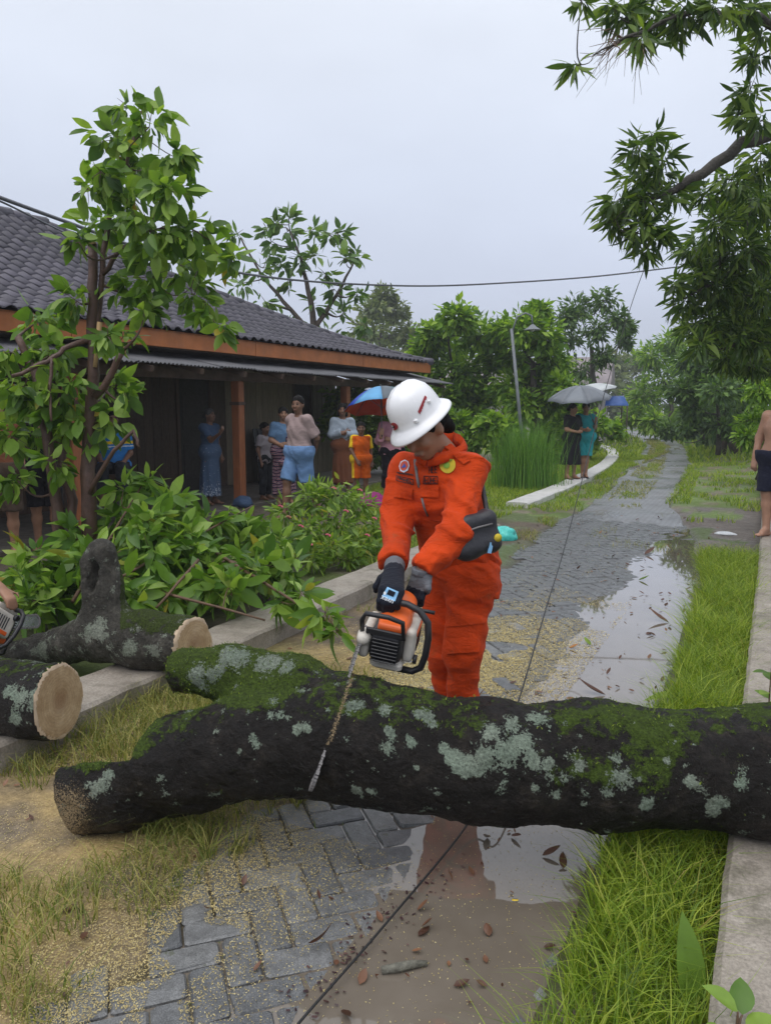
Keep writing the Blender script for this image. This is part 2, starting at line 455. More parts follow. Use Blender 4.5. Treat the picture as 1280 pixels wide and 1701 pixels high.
# muddy rain water
t = NT('muddy_water'); c = t.ramp(t.noise(2.6, 4, .6), [(.3, (.13, .108, .085)), (.7, (.185, .158, .13))])
t.set(color=c, rough=.03, ior=1.33, spec=.5, coat=1.0, coatr=.02)
t.b.inputs['Coat IOR'].default_value = 1.45
t.bump(t.noise(7, 2), .02, .01)
M['water'] = t.m
t = NT('concrete'); c = t.ramp(t.noise(5, 6, .7), [(.25, (.17, .145, .12)), (.5, (.29, .255, .215)), (.75, (.38, .34, .295))])
c = t.mix(.6, c, t.ramp(t.noise(90, 3, .7), [(.35, .6), (.65, 1.3)]), 'MULTIPLY')
c = t.mix(t.math('MULTIPLY', t.ramp(t.noise(3.1, 6, .75), [(.55, 0.0), (.66, 1.0)]), .55), c, (.075, .07, .04))
t.set(color=c, rough=t.mr(t.noise(6, 3), .3, .7, .45, .85)); n = t.bump(t.noise(30, 5, .7), .5, .012); t.bump(t.noise(160, 3), .4, .004, n)
M['concrete'] = t.m
M['pale_concrete'] = simple('pale_concrete', (.52, .51, .5), .5, .2, 4, .4, 40)
# wet mossy bark with lichen; the amounts of moss and lichen are painted on the mesh
def barkmat(name, dark, lightc, mossc, lich):
    t = NT(name)
    c = t.ramp(t.noise(11, 6, .7), [(.3, dk(dark, .45)), (.55, dark), (.78, lightc)])
    c = t.mix(.7, c, t.ramp(t.noise(70, 4, .75), [(.35, .45), (.65, 1.7)]), 'MULTIPLY')
    ml = t.math('MULTIPLY', t.attr('lichen'), 1.0)
    n1 = t.noise(34, 5, .75); n2 = t.noise(120, 3, .7)
    lf = t.math('ADD', ml, t.math('MULTIPLY', t.math('SUBTRACT', n1, .5), 1.9))
    lf = t.math('ADD', lf, t.math('MULTIPLY', t.math('SUBTRACT', n2, .5), 1.7))
    lmask = t.ramp(lf, [(.50, 0.0), (.56, 1.0)])
    lc = t.mix(t.noise(6, 3), lich[0], lich[1]); lc = t.mix(.85, lc, t.ramp(t.noise(110, 4, .8), [(.32, .22), (.55, .9), (.72, 1.4)]), 'MULTIPLY')
    mf = t.math('ADD', t.attr('moss'), t.math('MULTIPLY', t.math('SUBTRACT', t.noise(23, 5, .7), .5), 2.2))
    mmask = t.ramp(mf, [(.45, 0.0), (.62, 1.0)])
    mc = t.ramp(t.noise(95, 4, .7), [(.3, dk(mossc, .3)), (.55, mossc), (.75, dk(mossc, 1.7))])
    c = t.mix(mmask, c, mc)
    du = t.attr('dust'); dmask = t.ramp(t.math('ADD', du, t.math('MULTIPLY', t.math('SUBTRACT', t.noise(160, 3, .8), .5), 1.5)), [(.5, 0.0), (.6, 1.0)])
    c = t.mix(lmask, c, lc); c = t.mix(dmask, c, (.34, .25, .14))
    rg = t.mix(mmask, t.mr(t.noise(16, 4), .3, .7, .22, .62), .95); rg = t.mix(lmask, rg, .8)
    t.set(color=c, rough=rg, spec=.3)
    hgt = t.math('ADD', t.noise(52, 6, .75), t.math('MULTIPLY', lmask, .35)); hgt = t.math('ADD', hgt, t.math('MULTIPLY', t.math('MULTIPLY', mmask, t.noise(170, 3)), .9))
    n = t.bump(hgt, 1.0, .026); t.bump(t.noise(210, 3, .7), .6, .005, n)
    return t.m
M['log_bark'] = barkmat('log_bark', (.012, .009, .0075), (.055, .044, .034), (.065, .105, .012), ((.21, .30, .22), (.36, .39, .32)))
M['grey_bark'] = barkmat('grey_bark', (.06, .055, .045), (.16, .15, .125), (.055, .08, .014), ((.22, .28, .20), (.36, .36, .31)))
t = NT('cut_wood')
c = t.ramp(t.noise(9, 5, .7), [(.3, (.30, .19, .09)), (.55, (.46, .33, .19)), (.8, (.60, .48, .33))])
c = t.mix(.5, c, t.ramp(t.noise(60, 3, .7, t.mapv((1, 1, 9))), [(.3, .65), (.7, 1.3)]), 'MULTIPLY')
rings = t.math('SINE', t.math('ADD', t.math('MULTIPLY', t.attr('ring'), 420.0), t.math('MULTIPLY', t.noise(11, 4), 16.0)))
c = t.mix(.5, c, t.ramp(t.mr(rings, -1, 1, 0, 1), [(.1, .84), (.6, 1.05)]), 'MULTIPLY')
c = t.mix(t.ramp(t.attr('ring'), [(.0, .75), (.07, 0.0)]), c, (.20, .10, .045))
t.set(color=c, rough=.75); t.bump(t.noise(80, 4, .7, t.mapv((1, 1, 8))), .6, .006); M['cut_wood'] = t.m
M['inner_bark'] = simple('inner_bark', (.52, .40, .28), .8, .25, 14, .5, 80)
M['orange_leaf'] = simple('orange_leaf', (.36, .14, .025), .5, .3, 30, .2, 60)
M['twig_grey'] = simple('twig_grey', (.13, .125, .10), .7, .6, 40, .7, 90, .006)
M['twig'] = simple('twig', (.11, .062, .035), .6, .35, 14, .5, 90)
M['stem_red'] = simple('stem_red', (.085, .045, .032), .55, .35, 12, .6, 60, .01)
M['trunk'] = simple('trunk', (.075, .055, .042), .7, .4, 9, .8, 40, .02)
M['trunk_dark'] = simple('trunk_dark', (.05, .042, .034), .7, .4, 8, .8, 30, .03)
M['split_wood'] = simple('split_wood', (.46, .30, .14), .7, .25, 12, .5, 60)
# leaves
M['leaf_broken'] = leafmat('leaf_broken', (.055, .125, .02), (.15, .275, .035), (.29, .43, .08), .42, .46, (.42, .25, .03))
M['leaf_pile'] = leafmat('leaf_pile', (.06, .14, .02), (.15, .28, .035), (.28, .42, .075), .34, .4, (.34, .27, .04))
M['leaf_mango'] = leafmat('leaf_mango', (.03, .068, .014), (.08, .15, .024), (.20, .29, .05), .4, .42)
M['leaf_bush'] = leafmat('leaf_bush', (.09, .17, .025), (.18, .30, .045), (.30, .42, .07), .42, .42, (.40, .36, .05))
M['leaf_rosette'] = leafmat('leaf_rosette', (.05, .11, .03), (.11, .21, .05), (.22, .34, .08), .42, .38)
M['leaf_bright'] = leafmat('leaf_bright', (.06, .14, .018), (.17, .31, .03), (.32, .48, .05), .5, .42)
M['leaf_deep'] = leafmat('leaf_deep', (.035, .08, .025), (.08, .155, .04), (.15, .25, .055), .5, .38)
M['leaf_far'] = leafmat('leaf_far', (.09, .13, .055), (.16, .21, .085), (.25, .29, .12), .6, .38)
M['leaf_banana'] = leafmat('leaf_banana', (.08, .15, .04), (.15, .25, .06), (.26, .36, .12), .35, .4)
M['grass'] = leafmat('grass', (.085, .155, .015), (.21, .32, .025), (.38, .45, .06), .5, .42, (.42, .34, .10))
M['grass_dry'] = leafmat('grass_dry', (.10, .15, .025), (.22, .24, .05), (.40, .36, .12), .6, .3, (.5, .38, .16))
M['reed'] = leafmat('reed', (.06, .16, .025), (.12, .26, .04), (.20, .36, .06), .45, .35)
M['moss_tuft'] = leafmat('moss_tuft', (.05, .09, .008), (.11, .175, .016), (.21, .28, .03), .8, .2)
M['flower'] = simple('flower', (.55, .10, .16), .6, .25, 30, 0)
M['dead_leaf'] = leafmat('dead_leaf', (.06, .028, .018), (.12, .055, .035), (.22, .11, .06), .4, .15)
M['purple_litter'] = leafmat('purple_litter', (.03, .014, .018), (.06, .028, .032), (.11, .055, .05), .4, .1)
M['sawdust'] = leafmat('sawdust', (.36, .27, .11), (.50, .40, .17), (.62, .53, .28), .8, .15)
# skin, hair, cloth
def skinmat(name, c):
    t = NT(name); cc = t.ramp(t.noise(9, 4), [(.3, dk(c, .82)), (.7, dk(c, 1.15))])
    t.set(color=cc, rough=.48, spec=.4, sss=.06); t.b.inputs['Subsurface Radius'].default_value = (.02, .008, .005)
    t.bump(t.noise(90, 3), .12, .003); return t.m
M['skin'] = skinmat('skin', (.30, .16, .10)); M['skin_dark'] = skinmat('skin_dark', (.19, .098, .062)); M['skin_light'] = skinmat('skin_light', (.42, .235, .16))
M['hair'] = simple('hair', (.008, .007, .007), .75, .3, 60, .6, 140, .006, spec=.12)
M['hair_grey'] = simple('hair_grey', (.06, .057, .055), .7, .4, 60, .6, 140, .006)
M['eye'] = simple('eye', (.012, .009, .008), .25, .1, 9, 0)
M['lip'] = simple('lip', (.20, .075, .06), .45, .1, 9, 0)
for nm, c in dict(orange_cloth=(.52, .050, .007), orange_kit=(.62, .11, .008), yellow_cloth=(.75, .50, .02), mauve_cloth=(.30, .225, .22), denim=(.13, .23, .42),
                  blue_dress=(.055, .09, .16), grey_tee=(.30, .27, .29), dark_trousers=(.018, .02, .026), blue_tee=(.10, .18, .30), cardigan=(.27, .32, .38),
                  brown_dress=(.16, .06, .03), pink_shirt=(.50, .25, .30), black_cloth=(.011, .010, .014), teal_cloth=(.03, .30, .33), navy_shorts=(.016, .018, .035),
                  bright_blue=(.03, .17, .45), brown_shorts=(.06, .04, .028), purple_cloth=(.34, .045, .20), grey_knit=(.13, .135, .15), black_knit=(.012, .014, .022), red_cloth=(.42, .03, .04)).items():
    M[nm] = fabric(nm, c)
def sarong(t):
    v = t.mapv((1, 1, 1)); w = t.n.new('ShaderNodeTexWave'); w.inputs['Scale'].default_value = 5.2; w.inputs['Distortion'].default_value = 5; w.bands_direction = 'Z'
    t.l.new(v, w.inputs['Vector']); k = t.noise(24, 3)
    c = t.ramp(t.math('ADD', w.outputs['Fac'], t.math('MULTIPLY', t.math('SUBTRACT', k, .5), .9)), [(.2, (.02, .02, .05)), (.42, (.22, .04, .09)), (.62, (.30, .09, .14)), (.8, (.55, .42, .38)), (.95, (.05, .05, .1))])
    t.set(color=c, rough=.85)
M['sarong'] = emblem('sarong', sarong)
def floral(t):
    geo = t.n.new('ShaderNodeSeparateXYZ'); t.l.new(t.tc.outputs['Object'], geo.inputs[0])
    low = t.ramp(geo.outputs['Z'], [(.18, 1.0), (.52, 0.0)]); f = t.math('GREATER_THAN', t.math('ADD', t.noise(32, 4, .7), t.math('MULTIPLY', low, .14)), .66)
    t.set(color=t.mix(f, (.055, .095, .17), (.36, .40, .46)), rough=.85); t.bump(t.noise(12, 3, .5, None, .6), .35, .03)
M['floral'] = emblem('floral', floral)
# house
def woodmat(name, c, var=.3, rough=.6):
    return simple(name, c, rough, var, 7, .4, 30, .006, stretch=(6, 6, .7), objvar=.18)
M['fascia'] = simple('fascia', (.40, .125, .028), .55, .22, 3, .25, 30)
M['post'] = simple('post', (.30, .10, .035), .6, .25, 5, .3, 30, stretch=(5, 5, .8))
M['old_beam'] = simple('old_beam', (.09, .055, .038), .75, .4, 4, .5, 30)
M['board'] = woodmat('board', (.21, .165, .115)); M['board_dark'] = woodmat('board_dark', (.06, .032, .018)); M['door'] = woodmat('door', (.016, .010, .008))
M['tile'] = simple('tile', (.066, .060, .078), .5, .5, 3.2, .5, 60, .006, objvar=.3)
M['sheet'] = simple('sheet', (.115, .115, .125), .5, .3, 3, .3, 30)
M['soot'] = simple('soot', (.03, .022, .018), .8, .3, 5, .3, 20)
M['porch'] = simple('porch', (.12, .105, .09), .7, .3, 4, .3, 30)
# hardware
M['saw_orange'] = simple('saw_orange', (.70, .12, .02), .4, .12, 9, .1, 80)
M['saw_white'] = simple('saw_white', (.56, .52, .46), .5, .2, 14, .2, 60)
M['saw_black'] = simple('saw_black', (.014, .014, .017), .42, .25, 20, .2, 90)
M['steel'] = simple('steel', (.38, .38, .40), .32, .2, 30, .2, 80, metal=.85)
M['helmet'] = simple('helmet', (.80, .80, .82), .28, .05, 4, .05, 20, coat=.3)
M['helmet_red'] = simple('helmet_red', (.35, .035, .045), .5, .1, 9, 0)
M['bag'] = simple('bag', (.022, .022, .028), .5, .3, 14, .4, 120)
M['badge_yellow'] = simple('badge_yellow', (.58, .44, .03), .7, .15, 30, .2, 120)
M['badge_green'] = simple('badge_green', (.20, .36, .04), .7, .2, 30, 0)
M['badge_white'] = simple('badge_white', (.62, .62, .70), .7, .1, 30, 0)
M['badge_blue'] = simple('badge_blue', (.03, .09, .40), .7, .1, 30, 0)
M['badge_red'] = simple('badge_red', (.62, .10, .06), .7, .1, 30, 0)
M['ink'] = simple('ink', (.02, .012, .014), .7, .1, 30, 0)
M['print_blue'] = simple('print_blue', (.22, .46, .72), .6, .1, 30, 0); M['print_white'] = simple('print_white', (.75, .78, .82), .6, .05, 30, 0)
M['zip_grey'] = simple('zip_grey', (.16, .15, .15), .5, .2, 90, .4, 300)
M['rope'] = simple('rope', (.018, .018, .020), .5, .3, 90, .6, 300)
M['cable'] = simple('cable', (.10, .105, .12), .5, .2, 30, 0)
M['galv'] = simple('galv', (.16, .175, .19), .45, .2, 9, .1, 40)
M['plastic_teal'] = simple('plastic_teal', (.06, .52, .46), .3, .25, 12, .5, 30, .02)
M['plastic_white'] = simple('plastic_white', (.6, .62, .64), .35, .2, 12, .5, 30, .02)
M['tarp'] = simple('tarp', (.012, .085, .33), .45, .2, 3, .3, 9, .03)
M['litter_yellow'] = simple('litter_yellow', (.65, .45, .03), .5, .2, 20, 0)
for nm, c in dict(umb_blue=(.035, .10, .55), umb_sky=(.16, .48, .80), umb_grey=(.14, .17, .20), umb_teal=(.10, .33, .36), umb_red=(.50, .05, .03), umb_orange=(.80, .16, .02), umb_yellow=(.75, .5, .03), umb_silver=(.20, .22, .25), umb_ash=(.25, .275, .31), umb_pale=(.62, .65, .66), umb_black=(.014, .014, .02)).items():
    t = NT(nm); t.set(color=t.ramp(t.noise(6, 3), [(.3, dk(c, .88)), (.7, dk(c, 1.1))]), rough=.42, spec=.5)
    tr = t.n.new('ShaderNodeBsdfTranslucent'); tr.inputs['Color'].default_value = (*c, 1); ms = t.n.new('ShaderNodeMixShader'); ms.inputs[0].default_value = .3
    t.l.new(t.b.outputs[0], ms.inputs[1]); t.l.new(tr.outputs[0], ms.inputs[2]); t.l.new(ms.outputs[0], t.out.inputs[0]); M[nm] = t.m
M['far_wall'] = simple('far_wall', (.34, .31, .32), .7, .2, 3, .2, 20)
M['far_roof'] = simple('far_roof', (.22, .19, .20), .7, .3, 3, .2, 20)
# ------------------------------------------------------------------ the lie of the land
def road_left(y):  return np.interp(y, [0, 2.4, 4, 7, 10, 13, 17, 23, 32, 41, 49, 61, 90], [-1.62, -1.78, -2.05, -2.3, -2.65, -2.6, -2.9, -3.5, -4.4, -6.1, -9.5, -11.3, -20])
def road_right(y): return np.interp(y, [0, 2.4, 4, 7, 10, 13, 17, 23, 32, 41, 49, 61, 90], [-.47, -.47, -.46, -.50, -.75, -1.4, -1.65, -1.95, -2.9, -4.5, -7.2, -9, -17])
WATER = -.012
def dip(x, y):
    n = fbm(np.stack([x * 1.7, y * 1.1], -1) + 5, 3) - .5
    left = np.interp(y, [0, 2.5, 5, 8, 12], [-1.06, -1.02, -1.12, -1.2, -1.3])
    d = sstep(left - .22, left + .22, x + n * .5) * (1 - sstep(-.62, -.40, x + n * .2))
    depth = np.interp(y, [0, 3, 6, 8, 11, 13], [.034, .034, .030, .020, .010, .0])
    return -depth * d + .008 * n * sstep(-1.6, -1.3, x)
def ground_h(x, y):
    P = np.stack([x, y], -1)
    n = fbm(P * 2.3, 4) - .5; nf = fbm(P * 9, 3) - .5
    inroad = sstep(road_left(y) - .10, road_left(y) + .08, x + .16 * n) * (1 - sstep(road_right(y) - .05, road_right(y) + .12, x + .1 * n))
    verge = .022 + .035 * n + .012 * nf
    h = inroad * (dip(x, y) - .015) + (1 - inroad) * verge
    h = np.where(x < -3.15, .05 + .05 * n + .01 * nf, h)
    h = np.where(x > .25, .10 + .06 * n, h)
    bank = sstep(1.2, 3.2, x - road_right(y)) * sstep(13, 22, y)
    return h + bank * (.75 + .5 * n) + .25 * sstep(-4.5, -9, x) * sstep(18, 30, y) * n
def axis(segs):
    out = []
    for a, b, s in segs: out.append(np.arange(a, b, s))
    return np.concatenate(out + [[segs[-1][1]]])
gx = axis([(-400, -60, 40), (-60, -20, 4), (-20, -8, .6), (-8, -3.4, .14), (-3.4, .6, .035), (.6, 6, .3), (6, 30, 3), (30, 400, 40)])
gy = axis([(-30, 0, 6), (0, 1.2, .2), (1.2, 5.5, .035), (5.5, 12, .1), (12, 30, .35), (30, 80, 1.5), (80, 600, 40)])
X, Y = np.meshgrid(gx, gy, indexing='ij'); Z = ground_h(X, Y)
P2 = np.stack([X, Y], -1)
n1 = fbm(P2 * 1.3, 4)[..., None]; n2 = fbm(P2 * 5 + 9, 4)[..., None]; n3 = fbm(P2 * .25 + 3, 3)[..., None]
mud = np.array([.105, .082, .060]); dust = np.array([.36, .26, .115]); green = np.array([.075, .105, .022]); dirt = np.array([.17, .135, .095]); yard = np.array([.085, .07, .052])
C = mud * (.75 + .5 * n2)
inroad = (sstep(road_left(Y) - .1, road_left(Y) + .1, X) * (1 - sstep(road_right(Y) - .05, road_right(Y) + .1, X)))[..., None]
C = np.where(inroad > .5, np.array([.062, .052, .032]) * (.6 + .8 * n2), C)
vg = sstep(.42, .62, n1) * (1 - inroad); C = C * (1 - vg) + vg * green
nearleft = ((X > -3.0) & (X < road_left(Y) + .15) & (Y < 3.6))[..., None]
C = np.where(nearleft, dirt * (.7 + .6 * n2), C)
sd = sstep(.36, .58, n2 * .5 + n1 * .5) * sstep(-3.3, -2.3, X)[..., None] * (1 - inroad * .9) * (sstep(3.9, 2.9, Y) + sstep(3.2, 3.7, Y) * sstep(6.4, 4.6, Y))[..., None] * (1 - sstep(-1.2, -1.0, X))[..., None]
C = C * (1 - sd) + sd * dust * (.7 + .5 * n2)
C = np.where(((X < -3.15) & (X > -7) & (Y < 40))[..., None], yard * (.7 + .6 * n2) * (1 - sstep(.4, .6, n1)) + green * sstep(.4, .6, n1), C)
far = ((Y > 11) & (inroad[..., 0] < .5))[..., None]; gm = sstep(.40, .52, n2); C = np.where(far, (np.array([.10, .15, .025]) * gm + np.array([.15, .13, .085]) * (1 - gm)) * (.6 + .8 * n1), C)
C = np.where(((X > -2.2) & (X < 2) & (Y > 8.7) & (Y < 13.2))[..., None] & (n1 < .60), np.array([.13, .11, .095]) * (.7 + .6 * n2), C)
C = np.where((X < -6.2)[..., None] & (Y < 18)[..., None], yard * (.8 + .5 * n2), C)
wet = np.clip(inroad[..., 0] + .5 * (n1[..., 0] > .5), 0, 1) * .9
nx, ny = X.shape; ii = np.arange(nx * ny).reshape(nx, ny)
Q = np.stack([ii[:-1, :-1], ii[1:, :-1], ii[1:, 1:], ii[:-1, 1:]], -1).reshape(-1, 4)
ground = link('ground', mesh_np('ground', np.stack([X, Y, Z], -1).reshape(-1, 3), Q, True, {'Col': C.reshape(-1, 3), 'wet': wet.ravel()}), M['earth'], kind='structure')
def gz(x, y): return float(ground_h(np.array([x], float), np.array([y], float))[0])

# ------------------------------------------------------------------ herringbone paving, laid at 45 degrees to the road
road = empty('road', (0, 0, 0)); road['kind'] = 'structure'
BW, GAP = .105, .007
def paver_mesh(seed):
    r = random.Random(seed); L, W, b, hz = BW * 2 - GAP, BW - GAP, .006, .05
    def j(): return r.uniform(-.0022, .0022)
    def oct_(x, y, c): return [(-x + c, -y), (x - c, -y), (x, -y + c), (x, y - c), (x - c, y), (-x + c, y), (-x, y - c), (-x, -y + c)]
    c0 = .007 + abs(j()) * 2
    o1 = oct_(L / 2, W / 2, c0); o2 = oct_(L / 2 - b, W / 2 - b, c0)
    V = [(x + j(), y + j(), -hz) for x, y in o1] + [(x + j(), y + j(), -.007 + j()) for x, y in o1] + [(x + j(), y + j(), j() * .6) for x, y in o2] + [(0, 0, .001)]
    F = [(k * 8 + i, k * 8 + (i + 1) % 8, k * 8 + 8 + (i + 1) % 8, k * 8 + 8 + i) for k in range(2) for i in range(8)] + [(16 + i, 16 + (i + 1) % 8, 24) for i in range(8)]
    m = MB(); m.add(V, F, False); me = m.mesh('paver'); me.materials.append(M['paver']); return me
pm = [paver_mesh(s) for s in range(6)]
ca, sa = math.cos(R(45)), math.sin(R(45))
blocks = []
for i in range(-130, 130):
    for j in range(-20, 180):
        k = (i - j) % 4
        if k == 0: cx, cy, rot = i + 1, j + .5, 0
        elif k == 3: cx, cy, rot = i + .5, j + 1, 1
        else: continue
        px, py = cx * BW, cy * BW
        x, y = px * ca - py * sa, px * sa + py * ca
        if not (1.0 < y < 11.2): continue
        wob = .10 * math.sin(y * 5.1) + .05 * math.sin(y * 13)
        if x < road_left(y) + wob or x > road_right(y) + .02: continue
        blocks.append((x, y, R(45) + rot * R(90)))
bz = dip(np.array([b[0] for b in blocks]), np.array([b[1] for b in blocks]))
keep = []
for (x, y, a), z in zip(blocks, bz):
    if z < WATER - .026: continue                      # lies deep under the muddy water
    d = fwd((x, y)); 
    if d < 1.6: continue
    keep.append((d, x, y, a, z + random.gauss(0, .0022)))
keep.sort()
restV = []; restQ = []
for n, (d, x, y, a, z) in enumerate(keep):
    rot = Matrix.Rotation(a + random.gauss(0, .012), 4, 'Z') @ Matrix.Rotation(random.gauss(0, .009), 4, 'X') @ Matrix.Rotation(random.gauss(0, .006), 4, 'Y')
    e = .06; gxx = float(dip(np.array([x + e]), np.array([y]))[0] - dip(np.array([x - e]), np.array([y]))[0]) / (2 * e); gyy = float(dip(np.array([x]), np.array([y + e]))[0] - dip(np.array([x]), np.array([y - e]))[0]) / (2 * e)
    T = Matrix.Translation((x, y, z)) @ Vector((0, 0, 1)).rotation_difference(Vector((-gxx, -gyy, 1))).to_matrix().to_4x4() @ rot
    if n < 300:
        o = bpy.data.objects.new('paver', pm[n % 6]); col.objects.link(o); o.parent = road; o.matrix_world = T
    else:
        me = pm[n % 6]; o = len(restV)
        restV += [tuple(T @ v.co) for v in me.vertices]; restQ += [tuple(o + i for i in p.vertices) for p in me.polygons]
link('paver_field', mesh_np('paver_field', restV, restQ), M['paver'], road, 'stuff')
# far ribbon of the same road
ys = np.arange(10.6, 64, .5); V = []; 
for y in ys:
    a, b = float(road_left(y)), float(road_right(y))
    for k in range(7):
        x = a + (b - a) * k / 6 + (.05 * math.sin(y * 1.7 + k) if k in (0, 6) else 0); V.append((x, y, max(.006, gz(x, y) + .008) - (.05 if y < 10.7 else .012 if y < 11.3 else 0)))
link('road_ribbon', mesh_np('road_ribbon', V, [(i * 7 + k, i * 7 + k + 1, i * 7 + 8 + k, i * 7 + 7 + k) for i in range(len(ys) - 1) for k in range(6)], True), M['wet_road'], road)

# muddy water standing in the wheel rut
V = []; F = []
ys = np.arange(1.0, 12.2, .2); 
for y in ys:
    for x in (-1.5, -1.3, -1.0, -.7, -.35): V.append((x, y, WATER))
link('puddle', mesh_np('puddle', V, [(i * 5 + k, i * 5 + k + 1, i * 5 + 6 + k, i * 5 + 5 + k) for i in range(len(ys) - 1) for k in range(4)], True), M['water'], kind='structure')

# ------------------------------------------------------------------ low concrete walls and kerbs along the road
def rough_bar(pts, w, z0, h, amp=.008, seg=.05, rnd=.018):
    """bar of rough concrete following pts (x, y), right edge on the path, w wide to its left"""
    pts = [Vector((p[0], p[1], 0)) for p in pts]; path = []
    for a, b in zip(pts, pts[1:]):
        n = max(1, int((b - a).length / seg)); path += [a.lerp(b, i / n) for i in range(n)]
    path.append(pts[-1]); V = []
    prof = [(0, 0), (0, .35), (0, .7), (0, 1 - rnd / h), (rnd, 1)] + [(w * k / 5, 1) for k in range(1, 5)] + [(w - rnd, 1), (w, 1 - rnd / h), (w, .5), (w, 0)]
    for i, p in enumerate(path):
        t = (path[min(i + 1, len(path) - 1)] - path[max(i - 1, 0)]).normalized(); nrm = Vector((-t.y, t.x, 0))
        for a, b in prof: V.append(p + nrm * a + Vector((0, 0, z0 + h * b)))
    V = np.array([tuple(v) for v in V]); k = len(prof); m = len(path)
    V += ((np.stack([fbm(V * 7 + s, 4) for s in (0, 31, 57)], -1) - .5) * 2 * amp)
    F = [(i * k + j, (i + 1) * k + j, (i + 1) * k + j + 1, i * k + j + 1) for i in range(m - 1) for j in range(k - 1)]
    F += [tuple(range(k)), tuple((m - 1) * k + j for j in range(k - 1, -1, -1))]
    return mesh_np('bar', V, F)
o = empty('low_wall', (-.05, 2, 0), 0, 'low grey concrete wall edging the grass, under the big trunk', 'wall')
me = rough_bar([(.36, .8), (.36, 3.4), (.37, 6.9)], .41, -.06, .24); me.transform(Matrix.Translation((.05, -2, 0))); link('wall_section', me, M['concrete'], o)
me = rough_bar([(.375, 6.92), (.35, 13), (.2, 19)], .41, -.06, .235); me.transform(Matrix.Translation((.05, -2, 0))); link('wall_section', me, M['concrete'], o)
o = empty('low_kerb', (-2.9, 4, 0), 0, 'broad low concrete kerb running beside the heap of cut branches', 'kerb')
for a, b, dx in ((1.6, 3.35, 0), (3.37, 6.6, .008), (6.62, 9.2, -.03)):
    me = rough_bar([(-2.9 + dx, a), (-2.91 + dx, (a + b) / 2), (-2.93 + dx, b)], .36, -.05, .205); me.transform(Matrix.Translation((2.9, -4, 0))); link('kerb_section', me, M['concrete'], o)
o = empty('curved_kerb', (-3.5, 14, 0), 0, 'pale curved kerb the two women with umbrellas stand on', 'kerb')
pts = [(-3.3, 11.6), (-3.28, 14.2), (-3.5, 18.5), (-3.75, 21.5), (-4.3, 25.6), (-5.2, 29.6), (-6.6, 32.9), (-8.2, 37)]
sm = []
for i in range(len(pts) - 1):
    for s in range(4): sm.append((pts[i][0] + (pts[i + 1][0] - pts[i][0]) * s / 4, pts[i][1] + (pts[i + 1][1] - pts[i][1]) * s / 4))
for _ in range(3): sm = [sm[0]] + [tuple((np.array(sm[i - 1]) + 2 * np.array(sm[i]) + np.array(sm[i + 1])) / 4) for i in range(1, len(sm) - 1)] + [sm[-1]]
me = rough_bar(sm, .36, -.05, .19, .012, .25); me.transform(Matrix.Translation((3.5, -14, 0))); link('kerb_section', me, M['pale_concrete'], o)

# ------------------------------------------------------------------ the house with its long porch
house = empty('house', (-9, 10, 0), 0, 'dark tiled house with orange fascia and open timber porch', 'house')
HO = Vector((-9, 10, 0))
def hb(name, c, d, mat, parent=house, rot=None, bev=0.0):
    me = MB().box(Vector(c) - HO, d, rot, bev).mesh(name); return link(name, me, mat, parent)
Y0, Y1 = 3.0, 17.2
hb('porch_floor', (-9.0, (Y0 + 16.8) / 2, .02), (3.4, 16.8 - Y0, .12), M['porch'], bev=.01)
wallX = -9.5
wall = hb('wall', (wallX - .15, (Y0 + 16.4) / 2, 1.3), (.2, 16.4 - Y0, 2.5), M['soot'])
openings = [(10.8, 11.75), (14.55, 15.35)]                # two doorways in the boarding
y = Y0; k = 0
while y < 16.36:
    w = .2
    if not any(a - .02 < y + w / 2 < b + .02 for a, b in openings):
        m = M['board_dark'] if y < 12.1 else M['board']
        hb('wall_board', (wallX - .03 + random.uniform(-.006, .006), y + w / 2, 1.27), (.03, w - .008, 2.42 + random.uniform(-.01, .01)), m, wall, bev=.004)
    y += w
for a, b in openings:
    d_ = hb('door', (wallX - .045, (a + b) / 2, 1.07), (.03, b - a - .1, 1.98), M['door'])
    for zz in (.62, 1.5): hb('door_panel', (wallX - .024, (a + b) / 2, zz), (.014, b - a - .34, .62), M['door'], d_, bev=.005)
    for yy in (a + .02, b - .02): hb('door_frame', (wallX - .02, yy, 1.1), (.07, .07, 2.06), M['board_dark'], d_)
    hb('door_frame', (wallX - .02, (a + b) / 2, 2.165), (.07, b - a + .03, .07), M['board_dark'], d_)
for px_, py_, sx, sy in ((-12.9, 9.9, .2, 13.6), (-11.2, 16.5, 3.2, .2), (-11.2, 3.0, 3.2, .2)): hb('wall', (px_, py_, 1.3), (sx, sy, 2.5), M['board'])
hb('ceiling', (-8.5, 9.9, 2.40), (2.2, 13.4, .03), M['board_dark'])
for i, py_ in enumerate((3.5, 6.68, 9.92, 13.35, 16.55)):
    p_ = hb('post', (-7.5, py_, 1.03), (.15, .15, 1.95), M['post'], bev=.012)
    hb('post_collar', (-7.5, py_, 1.66), (.18, .18, .05), M['old_beam'], p_)
hb('porch_beam', (-7.5, 10.1, 2.075), (.13, 14.2, .14), M['old_beam'])
for i in range(15): hb('rafter', (-7.55, 3.6 + i * .96, 2.235), (1.3, .06, .07), M['old_beam'], rot=Matrix.Rotation(R(14), 3, 'Y'))
